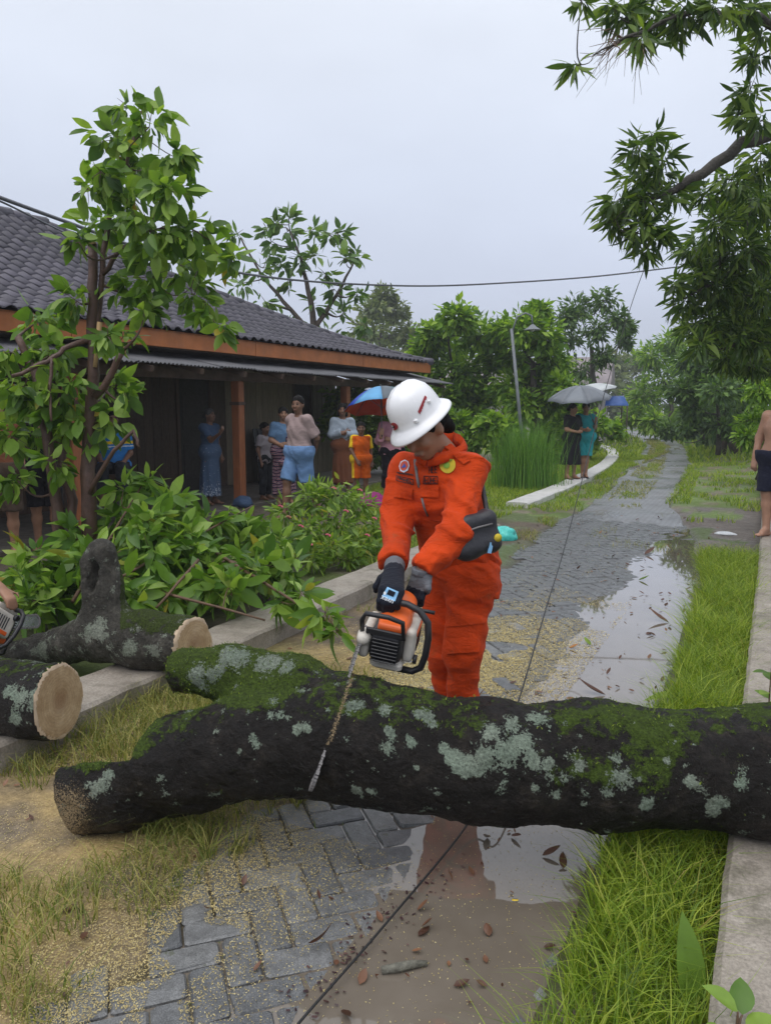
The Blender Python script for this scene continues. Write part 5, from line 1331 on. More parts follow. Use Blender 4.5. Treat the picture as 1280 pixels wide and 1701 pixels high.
# boy in the orange kit
J = P0(); J['elR'] = V3(-.21, -.05, 1.10); J['wrR'] = V3(-.12, -.17, .90); J['haR'] = V3(-.08, -.20, .83)
p = person_root('boy in bright orange and yellow sports kit beside the umbrella', (-5.98, 11.15, .05), R(10), 1.30)
H = Human(J, (0, -1, 0), (-.1, -1, -.08), h=HH, hscale=1.12); b = H.skin(p, SD); H.face(p, b); H.hair(b, M['hair'], 'short')
sh_ = H.top(p, 'shirt', M['orange_kit'], .022, .85, .84); sh_.data.materials.append(M['yellow_cloth'])
co = np.array([v.co[:] for v in sh_.data.vertices])
for q in sh_.data.polygons:
    c_ = co[q.vertices[0]]
    if abs(c_[0]) > .185 or c_[2] > 1.385: q.material_index = 1
so_ = H.bottoms(p, 'shorts', M['orange_kit'], .04, .95); so_.data.materials.append(M['yellow_cloth']); co = np.array([v.co[:] for v in so_.data.vertices])
for q in so_.data.polygons:
    if co[q.vertices[0]][0] < -.155: q.material_index = 1
# person in pink under the rainbow umbrella
J = P0(); crossed_arms(J); J['elR'] = V3(-.22, -.03, 1.09); J['wrR'] = V3(-.19, -.21, 1.17); J['haR'] = V3(-.185, -.235, 1.25)
p = person_root('person in pink shirt and black trousers holding the rainbow umbrella', (-5.32, 10.95, .05), R(4), 1.56)
H = Human(J, (0, -1, 0), (-.2, -1, -.05), h=HH); b = H.skin(p, SL); H.face(p, b); H.hair(b, M['hair'], 'bun'); H.top(p, 'shirt', M['pink_shirt'], .024, 1.72, .86); H.bottoms(p, 'trousers', M['black_cloth'], .02, 1.45)
pinkR = p
# one more onlooker sits in the porch behind the broken tree
J = P0()
for k in ('pelvis', 'chest', 'neck', 'head', 'shL', 'shR', 'elL', 'elR', 'wrL', 'wrR', 'haL', 'haR', 'hipL', 'hipR'): J[k] = J[k] + V3(0, .12, -.42)
for s, k in ((1, 'L'), (-1, 'R')): J['kn' + k] = V3(.12 * s, -.32, .50); J['an' + k] = V3(.12 * s, -.34, .085); J['to' + k] = V3(.13 * s, -.49, .028); J['wr' + k] = V3(.14 * s, -.18, .56); J['ha' + k] = V3(.13 * s, -.26, .55)
p = person_root('seated person in bright blue striped shirt half hidden by the broken tree', (-7.75, 7.55, .34), R(15), 1.62)
H = Human(J, (0, -1, 0), (.3, -1, 0), h=HH); b = H.skin(p, SD); H.face(p, b); H.hair(b, M['hair'], 'short'); t_ = H.top(p, 'shirt', M['bright_blue'], .026, .8, .46); H.bottoms(p, 'trousers', M['dark_trousers'], .02, 1.8, waist=.62)
t_.data.materials.append(M['yellow_cloth']); t_.data.materials.append(M['plastic_white']); co = np.array([v.co[:] for v in t_.data.vertices])
for q in t_.data.polygons:
    z_ = co[q.vertices[0]][2]; q.material_index = 1 if .79 < z_ < .83 else (2 if .75 < z_ < .765 else 0)
st = empty('bench', (-7.85, 7.42, .08), YAW + R(15), 'low wooden bench under the person in bright blue', 'bench'); boxo('seat', (0, .1, .62), (.9, .34, .05), M['old_beam'], st, None, .008)
for x_ in (-.38, .38): boxo('leg', (x_, .1, .295), (.06, .3, .59), M['old_beam'], st, None, .006)
# two bystanders at the left behind the branches
J = P0(); p = person_root('bystander in brown knee shorts showing bare legs behind the branches', (-6.98, 5.27, .05), R(25), 1.66)
H = Human(J, (0, -1, 0), (.3, -1, 0), h=HH); b = H.skin(p, SK); H.face(p, b); H.hair(b, M['hair'], 'short'); H.top(p, 'shirt', M['brown_dress'], .024, .8, .84); H.bottoms(p, 'shorts', M['brown_shorts'], .045, .98)
J = P0(); p = person_root('bystander in dark clothes with a red striped hem behind the branches', (-7.05, 5.86, .05), R(20), 1.6)
H = Human(J, (0, -1, 0), (.3, -1, 0), h=HH); b = H.skin(p, SK); H.face(p, b); H.hair(b, M['hair'], 'long'); t_ = H.top(p, 'shirt', M['black_cloth'], .024, .8, .70); H.bottoms(p, 'shorts', M['black_cloth'], .03, .98)
t_.data.materials.append(M['red_cloth']); t_.data.materials.append(M['plastic_white']); co = np.array([v.co[:] for v in t_.data.vertices])
for q in t_.data.polygons:
    z_ = co[q.vertices[0]][2]; q.material_index = 1 if .70 < z_ < .78 else (2 if .78 < z_ < .82 else 0)
# the two women under grey umbrellas, on the curved kerb
J = P0(); J['elL'] = V3(.21, -.04, 1.09); J['wrL'] = V3(.20, -.24, 1.08); J['haL'] = V3(.17, -.30, 1.10); J['elR'] = V3(-.20, -.05, 1.09); J['wrR'] = V3(-.02, -.20, 1.04); J['haR'] = V3(.05, -.22, 1.05)
p = person_root('woman in long black dress under the silver umbrella', (-3.66, 15.95, .135), R(28), 1.54)
H = Human(J, (0, -1, 0), (.4, -1, 0), h=HH, girth=1.05); b = H.skin(p, SK); H.face(p, b); H.hair(b, M['hair'], 'bun'); H.top(p, 'dress_top', M['black_cloth'], .022, .8, .94); H.skirt(p, 'dress_skirt', M['black_cloth'], 1.08, .33, .15, .25); flipflops(p, H)
J = P0(); J['elL'] = V3(.20, -.08, 1.12); J['wrL'] = V3(.19, -.22, 1.20); J['haL'] = V3(.19, -.25, 1.28); J['elR'] = V3(-.21, -.05, 1.10); J['wrR'] = V3(-.05, -.2, 1.06); J['haR'] = V3(.03, -.21, 1.06); J['knL'] = V3(.05, -.02, .49); J['anL'] = V3(.04, .0, .085); J['toL'] = V3(.05, -.15, .028); J['knR'] = V3(-.04, -.02, .49); J['anR'] = V3(-.03, .02, .085); J['toR'] = V3(-.04, -.13, .028)
p = person_root('woman in turquoise shirt and shorts holding the dark umbrella', (-3.50, 16.45, .135), R(-6), 1.56)
tealR = p; H = Human(J, (0, -1, 0), (.1, -1, 0), h=HH, girth=1.05); b = H.skin(p, SK); H.face(p, b); H.hair(b, M['hair'], 'bun'); H.top(p, 'shirt', M['teal_cloth'], .028, .8, .80); H.bottoms(p, 'shorts', M['teal_cloth'], .045, 1.0); flipflops(p, H)
# bare-chested man on the low wall
J = P0(); J['elR'] = V3(-.235, .03, 1.09); J['wrR'] = V3(-.25, -.03, .87); J['haR'] = V3(-.245, -.05, .79)
p = person_root('bare-chested man in dark shorts standing on the low wall', (.09, 9.5, .17), R(-48), 1.66)
H = Human(J, (0, -1, 0), (.45, -1, 0), h=HH, girth=1.1); b = H.skin(p, SL); H.face(p, b); H.hair(b, M['hair'], 'short'); H.bottoms(p, 'shorts', M['navy_shorts'], .04, .96, waist=.96)
# ------------------------------------------------------------------ umbrellas
def umbrella(label, tip_, axis_, r, cols, hand, inner=None, sag_=.30, n=8):
    """inner: material of a dark lining under the outer cloth"""
    a = Vector(axis_).normalized(); root = empty('umbrella', tip_, 0, label, 'umbrella'); x = a.orthogonal().normalized(); y = a.cross(x); ref = Vector(C2W(1, 0, 0)); x = (ref - a * ref.dot(a)).normalized(); y = a.cross(x)
    def pt(ang, f): return (x * math.cos(ang) + y * math.sin(ang)) * (r * f) - a * (r * sag_ * 1.7 * f ** 2.0 * (1 - .12 * f))
    for k in range(n):
        a0, a1 = 2 * math.pi * k / n, 2 * math.pi * (k + 1) / n; V = []; m = 6; w = 5
        for i in range(m + 1):
            f = i / m
            for j in range(w + 1):
                t_ = j / w; q = pt(a0, f).lerp(pt(a1, f), t_); q = q + (pt((a0 + a1) / 2, f) - q) * .25 * math.sin(math.pi * t_) - (x * 0); q += a * (.035 * f * math.sin(math.pi * t_)) * (1 - f * .3); V.append(q)
        F = [(i * (w + 1) + j, (i + 1) * (w + 1) + j, (i + 1) * (w + 1) + j + 1, i * (w + 1) + j + 1) for i in range(m) for j in range(w)]
        o = link('panel', mesh_np('panel', [tuple(v) for v in V], F, True), M[cols[k % len(cols)]], root); md = o.modifiers.new('cloth', 'SOLIDIFY'); md.thickness = .0015
        if inner: link('lining', mesh_np('lining', [tuple(v - a * .005) for v in V], F, True), M[inner], root)
        MB().tube([pt(a0, f) - a * .008 for f in (0, .3, .6, .8, 1.01)], .003, 5).build('rib', M['galv'], root)
        MB().tube([pt(a0, .5) - a * .008, -a * (r * .55)], .0025, 5).build('stretcher', M['galv'], root)
    hl = Vector(hand) - Vector(tip_); MB().tube([a * .05, -a * .02, hl.lerp(Vector((0, 0, 0)), .5), hl], [.005, .006, .006, .006], 8).build('shaft', M['galv'], root)
    d_ = hl.normalized(); MB().tube([hl - d_ * .05, hl + d_ * .07], .013, 8).build('handle', M['saw_black'], root)
    return root
def hand_of(root, p): bpy.context.view_layer.update(); return root.matrix_world @ Vector(p)
hp_ = hand_of(pinkR, (-.185, -.225, 1.24)); tip_ = D(632, 643, fwd(hp_) + .02); ax_ = C2W(-.10, .22, 1)
umbrella('rainbow umbrella with blue, orange and red panels beside the white helmet', tip_, ax_, .60, ['umb_orange', 'umb_orange', 'umb_red', 'umb_red', 'umb_blue', 'umb_sky', 'umb_grey', 'umb_teal'], hp_, sag_=.36)
hp_ = hand_of(tealR, (.19, -.245, 1.27)); tip_ = D(962, 641, fwd(hp_) - .15) + Vector((0, 0, 0))
umbrella('silver grey umbrella over the woman in black', tip_, C2W(-.08, -.15, 1), .66, ['umb_silver', 'umb_ash'], D(985, 700, fwd(hp_) - .3), sag_=.27)
tip_ = D(972, 640, fwd(hp_) + .45)
umbrella('dark umbrella with pale top behind the silver one', tip_, C2W(-.30, .05, 1), .64, ['umb_pale'], hp_, 'umb_black', sag_=.24)
# ------------------------------------------------------------------ the second sawyer reaches in at the left edge
B2 = D(-300, 1010, 4.55); B2.z = .05
J = P0(); hand2 = D(12, 992, 4.25) - B2
for k in ('chest', 'neck', 'head', 'shL', 'shR'): J[k] = J[k] + V3(0, -.26 if k == 'chest' else -.45, -.10 if k == 'chest' else -.24)
rz2 = YAW + R(62)
Rm = Matrix.Rotation(-rz2, 3, 'Z'); hl = np.array(Rm @ hand2)
J['wrL'] = hl + V3(0, .05, .05); J['haL'] = hl + V3(0, -.03, -.01); J['elL'] = (J['shL'] + J['wrL']) / 2 + V3(.06, .06, -.06); J['wrR'] = hl + V3(-.18, .17, .06); J['haR'] = hl + V3(-.17, .1, .02); J['elR'] = (J['shR'] + J['wrR']) / 2 + V3(-.05, .08, -.05)
p = person_root('person at the left edge bending with bare hand on a chainsaw', B2, R(62), 1.65); p.scale = (1, 1, 1)
H = Human(J, (0, -.75, -.55), (0, -.75, -.6), h=HH); b = H.skin(p, SK); H.face(p, b); H.hair(b, M['hair'], 'short'); H.top(p, 'shirt', M['dark_trousers'], .024, .8, .86); H.bottoms(p, 'trousers', M['dark_trousers'], .024, 1.9)
o2 = D(-6, 1040, 4.25); b2 = C2W(.35, .88, -.20).normalized(); x2 = Vector((0, 0, 1)).cross(b2).normalized() * -1; z2 = x2.cross(-b2).normalized()
make_saw('chainsaw', 'second chainsaw with beige housing cut off by the left edge', o2, x2, -b2, z2, .38)
# ------------------------------------------------------------------ leaves, trees, grass
def leaf_shape(L, W, n=3, curl=.18, fold=.22, tipf=.55):
    V = [(0, 0, 0)]; F = []
    for i in range(1, n + 1):
        t_ = i / (n + 1); w = W * .5 * (math.sin(math.pi * t_ ** .85) ** .8); y = L * t_; z = -curl * L * t_ * t_
        V += [(-w, y, z + fold * w), (0, y, z), (w, y, z + fold * w)]
    V.append((0, L, -curl * L)); e = len(V) - 1
    F += [(0, 2, 1), (0, 3, 2)]
    for i in range(n - 1):
        a = 1 + i * 3; F += [(a, a + 1, a + 4, a + 3), (a + 1, a + 2, a + 5, a + 4)]
    a = 1 + (n - 1) * 3; F += [(a, a + 1, e), (a + 1, a + 2, e)]
    return np.array(V, float), F
def tri(F):
    out = []
    for f in F: out += [f] if len(f) == 3 else [(f[0], f[1], f[2]), (f[0], f[2], f[3])]
    return np.array(out)
def frames(dirs, ups):
    y = dirs / np.linalg.norm(dirs, axis=1, keepdims=True); x = np.cross(y, ups); nx_ = np.linalg.norm(x, axis=1, keepdims=True); x = np.where(nx_ > 1e-4, x / np.maximum(nx_, 1e-6), np.array([1., 0, 0])); z = np.cross(x, y)
    return np.stack([x, y, z], 2)                         # columns
def scatter_mesh(name, base, pos, Rm, sc, tint, smooth=True):
    V, F = base; T = tri(F); N = len(pos)
    P = np.einsum('nij,vj->nvi', Rm, V) * sc[:, None, None] + pos[:, None, :]
    Q = (T[None] + (np.arange(N) * len(V))[:, None, None]).reshape(-1, 3)
    return mesh_np(name, P.reshape(-1, 3), Q, smooth, {'tint': np.repeat(tint, len(V))})
def rand_dirs(n, r): v = r.normal(size=(n, 3)); return v / np.linalg.norm(v, axis=1, keepdims=True)
def leaf_cloud(clusters, per, r, droop=.35, twig=True, upmix=.6, jit=.5, shell=.35):
    """clusters (centre, radius) -> leaf positions, directions, ups; leaves ride on short twigs"""
    pos, dr, up = [], [], []
    for c, rad in clusters:
        c = np.array(c); n = max(3, int(per * (1 if np.isscalar(per) else 1))); nt = max(3, n // 5)
        td = rand_dirs(nt, r); td[:, 2] *= .8; tl = rad * r.uniform(.55, 1.1, nt)
        k = r.integers(0, nt, n); f = r.uniform(shell, 1.0, n) 
        side = rand_dirs(n, r); p = c + td[k] * (tl[k] * f)[:, None] + side * rad * .12
        d = td[k] * .8 + side * .9; d[:, 2] -= droop; u = rand_dirs(n, r) * jit; u[:, 2] += upmix
        pos.append(p); dr.append(d); up.append(u)
    return np.concatenate(pos), np.concatenate(dr), np.concatenate(up)
def limb(mb, a, b, ra, rb, r, bend=.12, n=6, sides=6):
    a = np.array(a); b = np.array(b); L = np.linalg.norm(b - a); off = r.normal(size=3) * L * bend; pts = []
    for i in range(n + 1): t_ = i / n; pts.append(a + (b - a) * t_ + off * math.sin(math.pi * t_) + V3(0, 0, -.10 * L * math.sin(math.pi * t_)))
    mb.tube([Vector(p) for p in pts], [ra + (rb - ra) * i / n for i in range(n + 1)], sides); return pts
def plant(name, label, cat, base, stems, clusters, per, leaf, mats, seed=1, nobj=0, droop=.35, stem_mat='trunk', limb_r=.02, group=None, shell=.35, upmix=.6, jit=.5, sc=(.7, 1.2), keep_limbs=True, stem_name='trunk'):
    r = np.random.default_rng(seed); base = Vector(base); B = np.array(base); root = empty(name, base, 0, label, cat, group)
    mb = MB(); nodes = []
    for st in stems:
        pts = [Vector(p) - base for p, _ in st]; fine = []; rr_ = []
        for i in range(len(pts) - 1):
            for s in range(4): fine.append(pts[i].lerp(pts[i + 1], s / 4) + Vector(r.normal(size=3)) * st[i][1] * .25); rr_.append(st[i][1] + (st[i + 1][1] - st[i][1]) * s / 4)
        fine.append(pts[-1]); rr_.append(st[-1][1]); mb.tube(fine, rr_, 9); nodes += [(np.array(p), q) for p, q in zip(fine, rr_)]
    cl = [(np.array(c) - B, rad) for c, rad in clusters]
    if keep_limbs and nodes:
        for c, rad in cl:
            cost = [np.linalg.norm(c - p) + max(0, p[2] - c[2]) * .8 for p, q in nodes]; j = int(np.argmin(cost)); p, q = nodes[j]
            pts = limb(mb, p, c, min(q * .6, limb_r * (1 + rad)), limb_r * .25, r)
            nodes += [(np.array(x), limb_r * .6) for x in pts[3:-1]]
            for _ in range(3):
                e = c + rand_dirs(1, r)[0] * rad * .8; mb.tube([Vector(c), Vector((c + e) / 2 + V3(0, 0, .03 * rad)), Vector(e)], [limb_r * .28, limb_r * .2, limb_r * .1], 5)
    if mb.v: mb.build(stem_name, M[stem_mat], root)
    pos, dr, up = [], [], []
    for c, rad in cl:
        a, b, d = leaf_cloud([(c, rad)], per(rad) if callable(per) else per, r, droop, True, upmix, jit, shell); pos.append(a); dr.append(b); up.append(d)
    pos = np.concatenate(pos); Rm = frames(np.concatenate(dr), np.concatenate(up)); N = len(pos); Rm[:, :, 0] *= r.uniform(.6, 1.15, N)[:, None]; Rm[:, :, 2] *= r.uniform(-.4, 2.2, N)[:, None]; scl = r.uniform(*sc, N); tint = r.random(N)
    nobj = min(nobj, N); order = np.argsort(-(pos[:, 0] * math.sin(YAW)) + pos[:, 1] * math.cos(YAW)) if nobj else np.arange(N); far_ = order[nobj:]
    fo = link('foliage', scatter_mesh('foliage', leaf, pos[far_], Rm[far_], scl[far_], tint[far_]), M[mats], root, 'stuff')
    if nobj:
        lm = mesh_np('leaf', leaf[0], [tuple(f) for f in leaf[1]], True); lm.materials.append(M[mats])
        for i in order[:nobj]:
            o = bpy.data.objects.new('leaf', lm); col.objects.link(o); o.parent = fo
            T = Matrix(Rm[i].tolist()).to_4x4(); o.matrix_local = Matrix.Translation(Vector(pos[i])) @ T @ Matrix.Scale(float(scl[i]), 4)
    return root
def blobs(lst, d, s=1.0, seed=0, dj=.0):
    """photo blobs (u, v, radius in pixels) at distance d -> clusters in the scene"""
    r = np.random.default_rng(seed + 100); out = []
    for q in lst:
        u, v, rp = q[:3]; dd = (q[3] if len(q) > 3 else d) + r.normal() * dj; out.append((np.array(D(u, v, dd)), rp / FPX * dd * s))
    return out
def px(u, v, d): return D(u, v, d)
# --- the broken tree in the yard
bt = D(150, 900, 6.0); bt.z = .02
def st(*q): return [(px(u, v, d), r) for u, v, d, r in q]
stems = [[(bt, .075)] + st((146, 860, 6.0, .06), (150, 700, 6.0, .05), (155, 600, 6.0, .042), (154, 500, 6.0, .038), (153, 405, 6.0, .034)),
         st((155, 590, 6.0, .03), (168, 470, 6.02, .022), (180, 370, 6.05, .02), (196, 310, 6.05, .016), (222, 230, 6.1, .011), (235, 185, 6.1, .006)),
         st((170, 455, 6.02, .02), (200, 415, 5.95, .016), (240, 385, 5.9, .012), (310, 375, 5.85, .007), (350, 400, 5.8, .004)),
         st((152, 565, 6.0, .024), (118, 575, 5.9, .02), (80, 600, 5.8, .018), (20, 625, 5.7, .014)), st((88, 595, 5.8, .014), (82, 650, 5.75, .012), (86, 700, 5.7, .008)),
         [(bt + Vector((-.15, -.1, 0)), .06)] + st((95, 850, 6.0, .045), (75, 720, 6.0, .04), (60, 620, 6.0, .035), (30, 560, 6.0, .026)),
         [(bt + Vector((-.05, .05, 0)), .05)] + st((120, 860, 6.05, .04), (105, 760, 6.1, .035), (112, 660, 6.1, .03)),
         st((158, 660, 5.95, .03), (175, 640, 5.9, .028), (203, 584, 5.85, .024)), st((150, 820, 5.9, .02), (180, 760, 5.8, .016), (222, 715, 5.75, .014), (232, 745, 5.75, .01))]
cb = [(215, 180, 30), (248, 212, 40), (190, 232, 36), (292, 262, 34), (240, 280, 52), (168, 285, 32), (146, 312, 32), (212, 332, 48), (280, 318, 42), (180, 380, 42), (132, 402, 26), (250, 385, 52), (310, 388, 50), (352, 412, 36), (385, 432, 22), (300, 440, 44), (322, 492, 34), (250, 462, 42), (212, 478, 32), (346, 520, 22), (372, 545, 16), (240, 520, 28),
      (128, 500, 34), (62, 535, 36), (20, 585, 40), (90, 585, 44), (180, 560, 24), (40, 642, 50), (112, 655, 54), (182, 642, 32), (62, 720, 46), (20, 725, 40), (132, 706, 44), (30, 800, 36), (90, 770, 30), (178, 690, 30), (208, 655, 16), (205, 560, 26), (15, 655, 40), (75, 670, 40)]
plant('broken_tree', 'tall broken tree with lopped stems and drooping leaves before the porch', 'tree', bt, stems, blobs(cb, 5.95, 1.0, 3, .22), lambda r_: int(14 + 360 * r_ * r_ * 4), leaf_shape(.145, .08, 3), 'leaf_broken', 4, 300, .65, 'stem_red', .012, sc=(.45, 1.3), jit=.8)
btree = bpy.data.objects['broken_tree']
for (u, v, u2, v2) in ((153, 406, 150, 396), (203, 585, 208, 577)):
    MB().tube([D(u, v, 5.98) - bt, D(u2, v2, 5.97) - bt], [.034, .012], 7).build('split_end', M['split_wood'], btree)
MB().tube([D(158, 610, 5.95) - bt, D(166, 535, 5.95) - bt], [.016, .02], 6).build('split_end', M['split_wood'], btree)
# --- the heap of cut branches on the verge
pl = [(60, 930, 40, 5.6), (130, 895, 40, 5.8), (205, 870, 45, 6.0), (285, 850, 45, 6.2), (345, 868, 40, 6.3), (410, 885, 40, 6.5), (250, 915, 50, 5.5), (325, 925, 50, 5.6), (400, 930, 45, 5.9), (455, 905, 40, 6.5), (100, 985, 45, 5.3), (195, 975, 45, 5.15), (280, 985, 45, 5.05), (350, 965, 45, 5.25), (425, 950, 40, 5.6), (485, 945, 32, 6.0), (60, 1005, 40, 5.3), (240, 870, 45, 5.8), (150, 940, 45, 5.5), (300, 890, 40, 5.8), (40, 960, 40, 5.5), (205, 815, 26, 6.1), (250, 800, 22, 6.2), (500, 985, 20, 5.0), (540, 1020, 18, 4.6), (470, 1000, 20, 4.9), (385, 985, 26, 5.0), (225, 1000, 28, 4.95), (560, 1050, 12, 4.45)]
hp0 = Vector((-4.6, 4.7, .03))
hs = [[(D(a, b, c), ra), (D(a2, b2, c2), rb)] for a, b, c, ra, a2, b2, c2, rb in ((560, 1045, 4.45, .006, 330, 900, 6.0, .016), (440, 1030, 4.7, .006, 180, 960, 5.3, .014), (60, 1000, 5.2, .018, 300, 860, 6.2, .01), (200, 960, 5.2, .012, 420, 840, 6.6, .006), (260, 1010, 4.9, .008, 330, 930, 5.3, .012), (120, 1000, 5.2, .014, 240, 800, 6.2, .006))]
heap = plant('branch_heap', 'heap of freshly cut leafy branches lying behind the kerb', 'branches', hp0, hs, blobs(pl, 5.5, 1.0, 5, .08), lambda r_: int(18 + 520 * r_ * r_ * 4), leaf_shape(.165, .07, 3, .22), 'leaf_pile', 6, 300, .25, 'twig', .008, stem_name='branch', sc=(.4, 1.35), jit=.8)
# fill under the heap so that it has a body
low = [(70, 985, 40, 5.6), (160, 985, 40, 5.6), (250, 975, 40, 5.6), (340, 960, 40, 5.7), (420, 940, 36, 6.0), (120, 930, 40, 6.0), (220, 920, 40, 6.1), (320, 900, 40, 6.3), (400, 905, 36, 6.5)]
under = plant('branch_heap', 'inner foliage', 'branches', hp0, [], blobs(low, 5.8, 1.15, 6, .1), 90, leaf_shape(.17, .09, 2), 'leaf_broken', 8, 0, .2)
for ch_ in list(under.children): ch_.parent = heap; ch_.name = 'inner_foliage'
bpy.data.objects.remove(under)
# --- flowering shrub beside the path
fb = [(450, 885, 30, 7.2), (475, 850, 34, 7.6), (520, 832, 34, 7.9), (562, 822, 34, 8.1), (600, 842, 34, 8.2), (622, 878, 30, 8.0), (560, 868, 38, 7.7), (505, 880, 38, 7.4), (602, 908, 34, 7.7), (550, 908, 38, 7.3), (580, 930, 26, 7.3), (632, 905, 22, 8.1), (480, 915, 30, 7.0), (535, 795 + 20, 20, 8.1), (440, 915, 24, 6.8), (520, 925, 30, 7.1)]
fbb = Vector((-4.35, 6.9, .03))
shrub = plant('flowering_shrub', 'light green flowering shrub with small pink blooms beside the worker', 'shrub', fbb, [[(fbb + Vector((a, b, 0)), .012), (fbb + Vector((a * 1.8, b * 1.8, .5)), .006)] for a, b in ((.1, .1), (-.1, .2), (.0, .5), (.2, .7), (-.2, .6))], blobs(fb, 7.5, 1.0, 9, .1), lambda r_: int(30 + 640 * r_ * r_ * 4), leaf_shape(.115, .038, 2, .2), 'leaf_bush', 10, 250, .15, 'twig', .006, stem_name='stem')
r = np.random.default_rng(4)
for u, v, d in ((500, 875, 7.15), (515, 905, 6.9), (555, 812, 7.9), (598, 815, 8.0), (622, 862, 7.8), (640, 845, 8.1), (545, 890, 7.1), (575, 850, 7.4), (480, 860, 7.3), (610, 890, 7.5), (466, 842, 7.5), (632, 880, 7.8)):
    mb = MB(); c = D(u, v, d) - fbb
    for k in range(5): a = k * 1.256; mb.ball(c + Vector((.016 * math.cos(a), .016 * math.sin(a), .004 * k)), (.014, .014, .008), 6)
    mb.build('bloom', M['flower'], shrub)
# --- trees behind
rb = [(480, 362, 20), (478, 385, 20), (395, 388, 18), (442, 378, 14), (462, 372, 14), (520, 382, 18), (546, 390, 16), (562, 388, 14), (450, 400, 16), (442, 425, 18), (592, 424, 16), (575, 430, 16), (500, 428, 26), (430, 452, 24), (540, 455, 26), (480, 468, 28), (592, 486, 18), (402, 470, 22), (440, 500, 26), (520, 505, 28), (570, 520, 24), (608, 540, 18), (470, 540, 26), (420, 540, 24), (550, 560, 24), (380, 500, 22), (604, 585, 14), (500, 566, 22), (400, 565, 22), (555, 480, 20), (465, 440, 22), (520, 425, 18), (450, 570, 26)]
rt = D(525, 640, 20); rt.z = 0
plant('leafy_tree', 'open tree with broad leaf rosettes rising behind the tiled roof', 'tree', rt, [[(rt, .14), (D(522, 580, 20), .10), (D(515, 500, 20), .07), (D(500, 430, 20), .04), (D(482, 385, 20), .025)], [(D(520, 560, 20), .07), (D(470, 500, 20), .05), (D(430, 450, 20), .03), (D(400, 395, 20), .02)], [(D(520, 550, 20), .07), (D(560, 490, 20), .045), (D(590, 430, 20), .02)]],
      blobs(rb, 20, .95, 12, .5), 22, leaf_shape(.33, .15, 2, .1), 'leaf_rosette', 13, 150, .1, 'trunk', .03, shell=.15)
def tree(label, base_px, d, bl, per, leaf, mt, seed, trunk_r=.15, name='tree', group='trees beyond the yard', sc=(.7, 1.25), dj=None, zb=0.0, smat='trunk_dark'):
    b = D(*base_px, d); b.z = zb; c = blobs(bl, d, 1.05, seed, dj if dj is not None else d * .035); top = sum((q[0] for q in c), V3(0, 0, 0)) / len(c)
    mid = Vector(top) * .5 + b * .5; mid.x += .1
    return plant(name, label, 'tree', b, [[(b, trunk_r), (mid, trunk_r * .75), (Vector(top), trunk_r * .4)]], c, per, leaf, mt, seed, 0, .3, smat, .05, group, sc=sc, shell=.2)
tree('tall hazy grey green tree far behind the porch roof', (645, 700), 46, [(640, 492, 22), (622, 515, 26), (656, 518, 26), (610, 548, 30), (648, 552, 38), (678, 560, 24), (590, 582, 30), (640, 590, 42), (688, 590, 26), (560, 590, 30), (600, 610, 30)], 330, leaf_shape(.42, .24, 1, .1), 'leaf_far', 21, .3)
tree('dense bright green tree at the end of the porch', (755, 760), 23, [(760, 530, 34), (722, 555, 30), (702, 582, 30), (750, 580, 46), (800, 556, 40), (822, 592, 40), (770, 622, 46), (712, 622, 42), (730, 662, 38), (800, 652, 42), (690, 652, 26), (778, 680, 36), (745, 690, 34)], 560, leaf_shape(.26, .13, 1, .12), 'leaf_bright', 22, .18)
tree('yellow green tree right behind the street lamp', (880, 760), 21, [(868, 545, 38), (902, 562, 34), (860, 590, 40), (918, 600, 34), (890, 632, 40), (852, 642, 36), (930, 642, 26), (838, 552, 30), (868, 672, 36), (895, 520, 20), (915, 670, 30)], 560, leaf_shape(.24, .12, 1, .12), 'leaf_bright', 23, .16)
tree('airy dark tree with loose crown right of the lamp', (985, 740), 28, [(960, 512, 28), (1000, 500, 28), (1028, 530, 22), (990, 546, 28), (1036, 566, 16), (950, 560, 32), (1000, 592, 22), (968, 612, 32), (938, 530, 26), (1042, 545, 12), (950, 650, 36), (920, 690, 30), (975, 655, 24)], 330, leaf_shape(.24, .10, 1, .15), 'leaf_deep', 24, .17)
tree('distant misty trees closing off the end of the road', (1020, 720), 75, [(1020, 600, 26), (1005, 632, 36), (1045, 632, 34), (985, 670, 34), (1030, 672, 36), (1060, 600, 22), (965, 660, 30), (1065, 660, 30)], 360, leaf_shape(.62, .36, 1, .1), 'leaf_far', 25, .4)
tree('feathery bright green thicket beyond the road bend', (1110, 740), 37, [(1080, 592, 30), (1112, 572, 26), (1142, 602, 34), (1100, 632, 40), (1150, 650, 36), (1072, 660, 36), (1130, 690, 36), (1085, 700, 26), (1170, 620, 30), (1050, 690, 20)], 480, leaf_shape(.36, .13, 1, .2), 'leaf_bright', 26, .12, zb=.6)
tree('dark round bush at the foot of the right hand trees', (1165, 745), 27, [(1150, 690, 26), (1180, 700, 26), (1165, 670, 26), (1190, 680, 24), (1140, 715, 20), (1175, 725, 24), (1110, 715, 18)], 360, leaf_shape(.2, .1, 1), 'leaf_deep', 27, .08, 'bush', 'bushes', zb=.5)
tree('creeper covered thicket behind the two women', (950, 760), 22, [(930, 700, 26), (960, 690, 26), (905, 715, 26), (990, 705, 24), (940, 735, 26), (910, 750, 22), (975, 735, 20), (1020, 715, 16)], 300, leaf_shape(.22, .16, 1), 'leaf_bright', 28, .05, 'bush', 'bushes')
tree('broad leaved creeper between shrub and reeds', (800, 770), 19, [(790, 715, 24), (815, 705, 24), (840, 715, 24), (775, 735, 20), (760, 700, 20), (740, 720, 20), (830, 740, 18), (720, 690, 24), (700, 700, 24), (690, 720, 20)], 260, leaf_shape(.22, .19, 1), 'leaf_bright', 29, .04, 'bush', 'bushes')
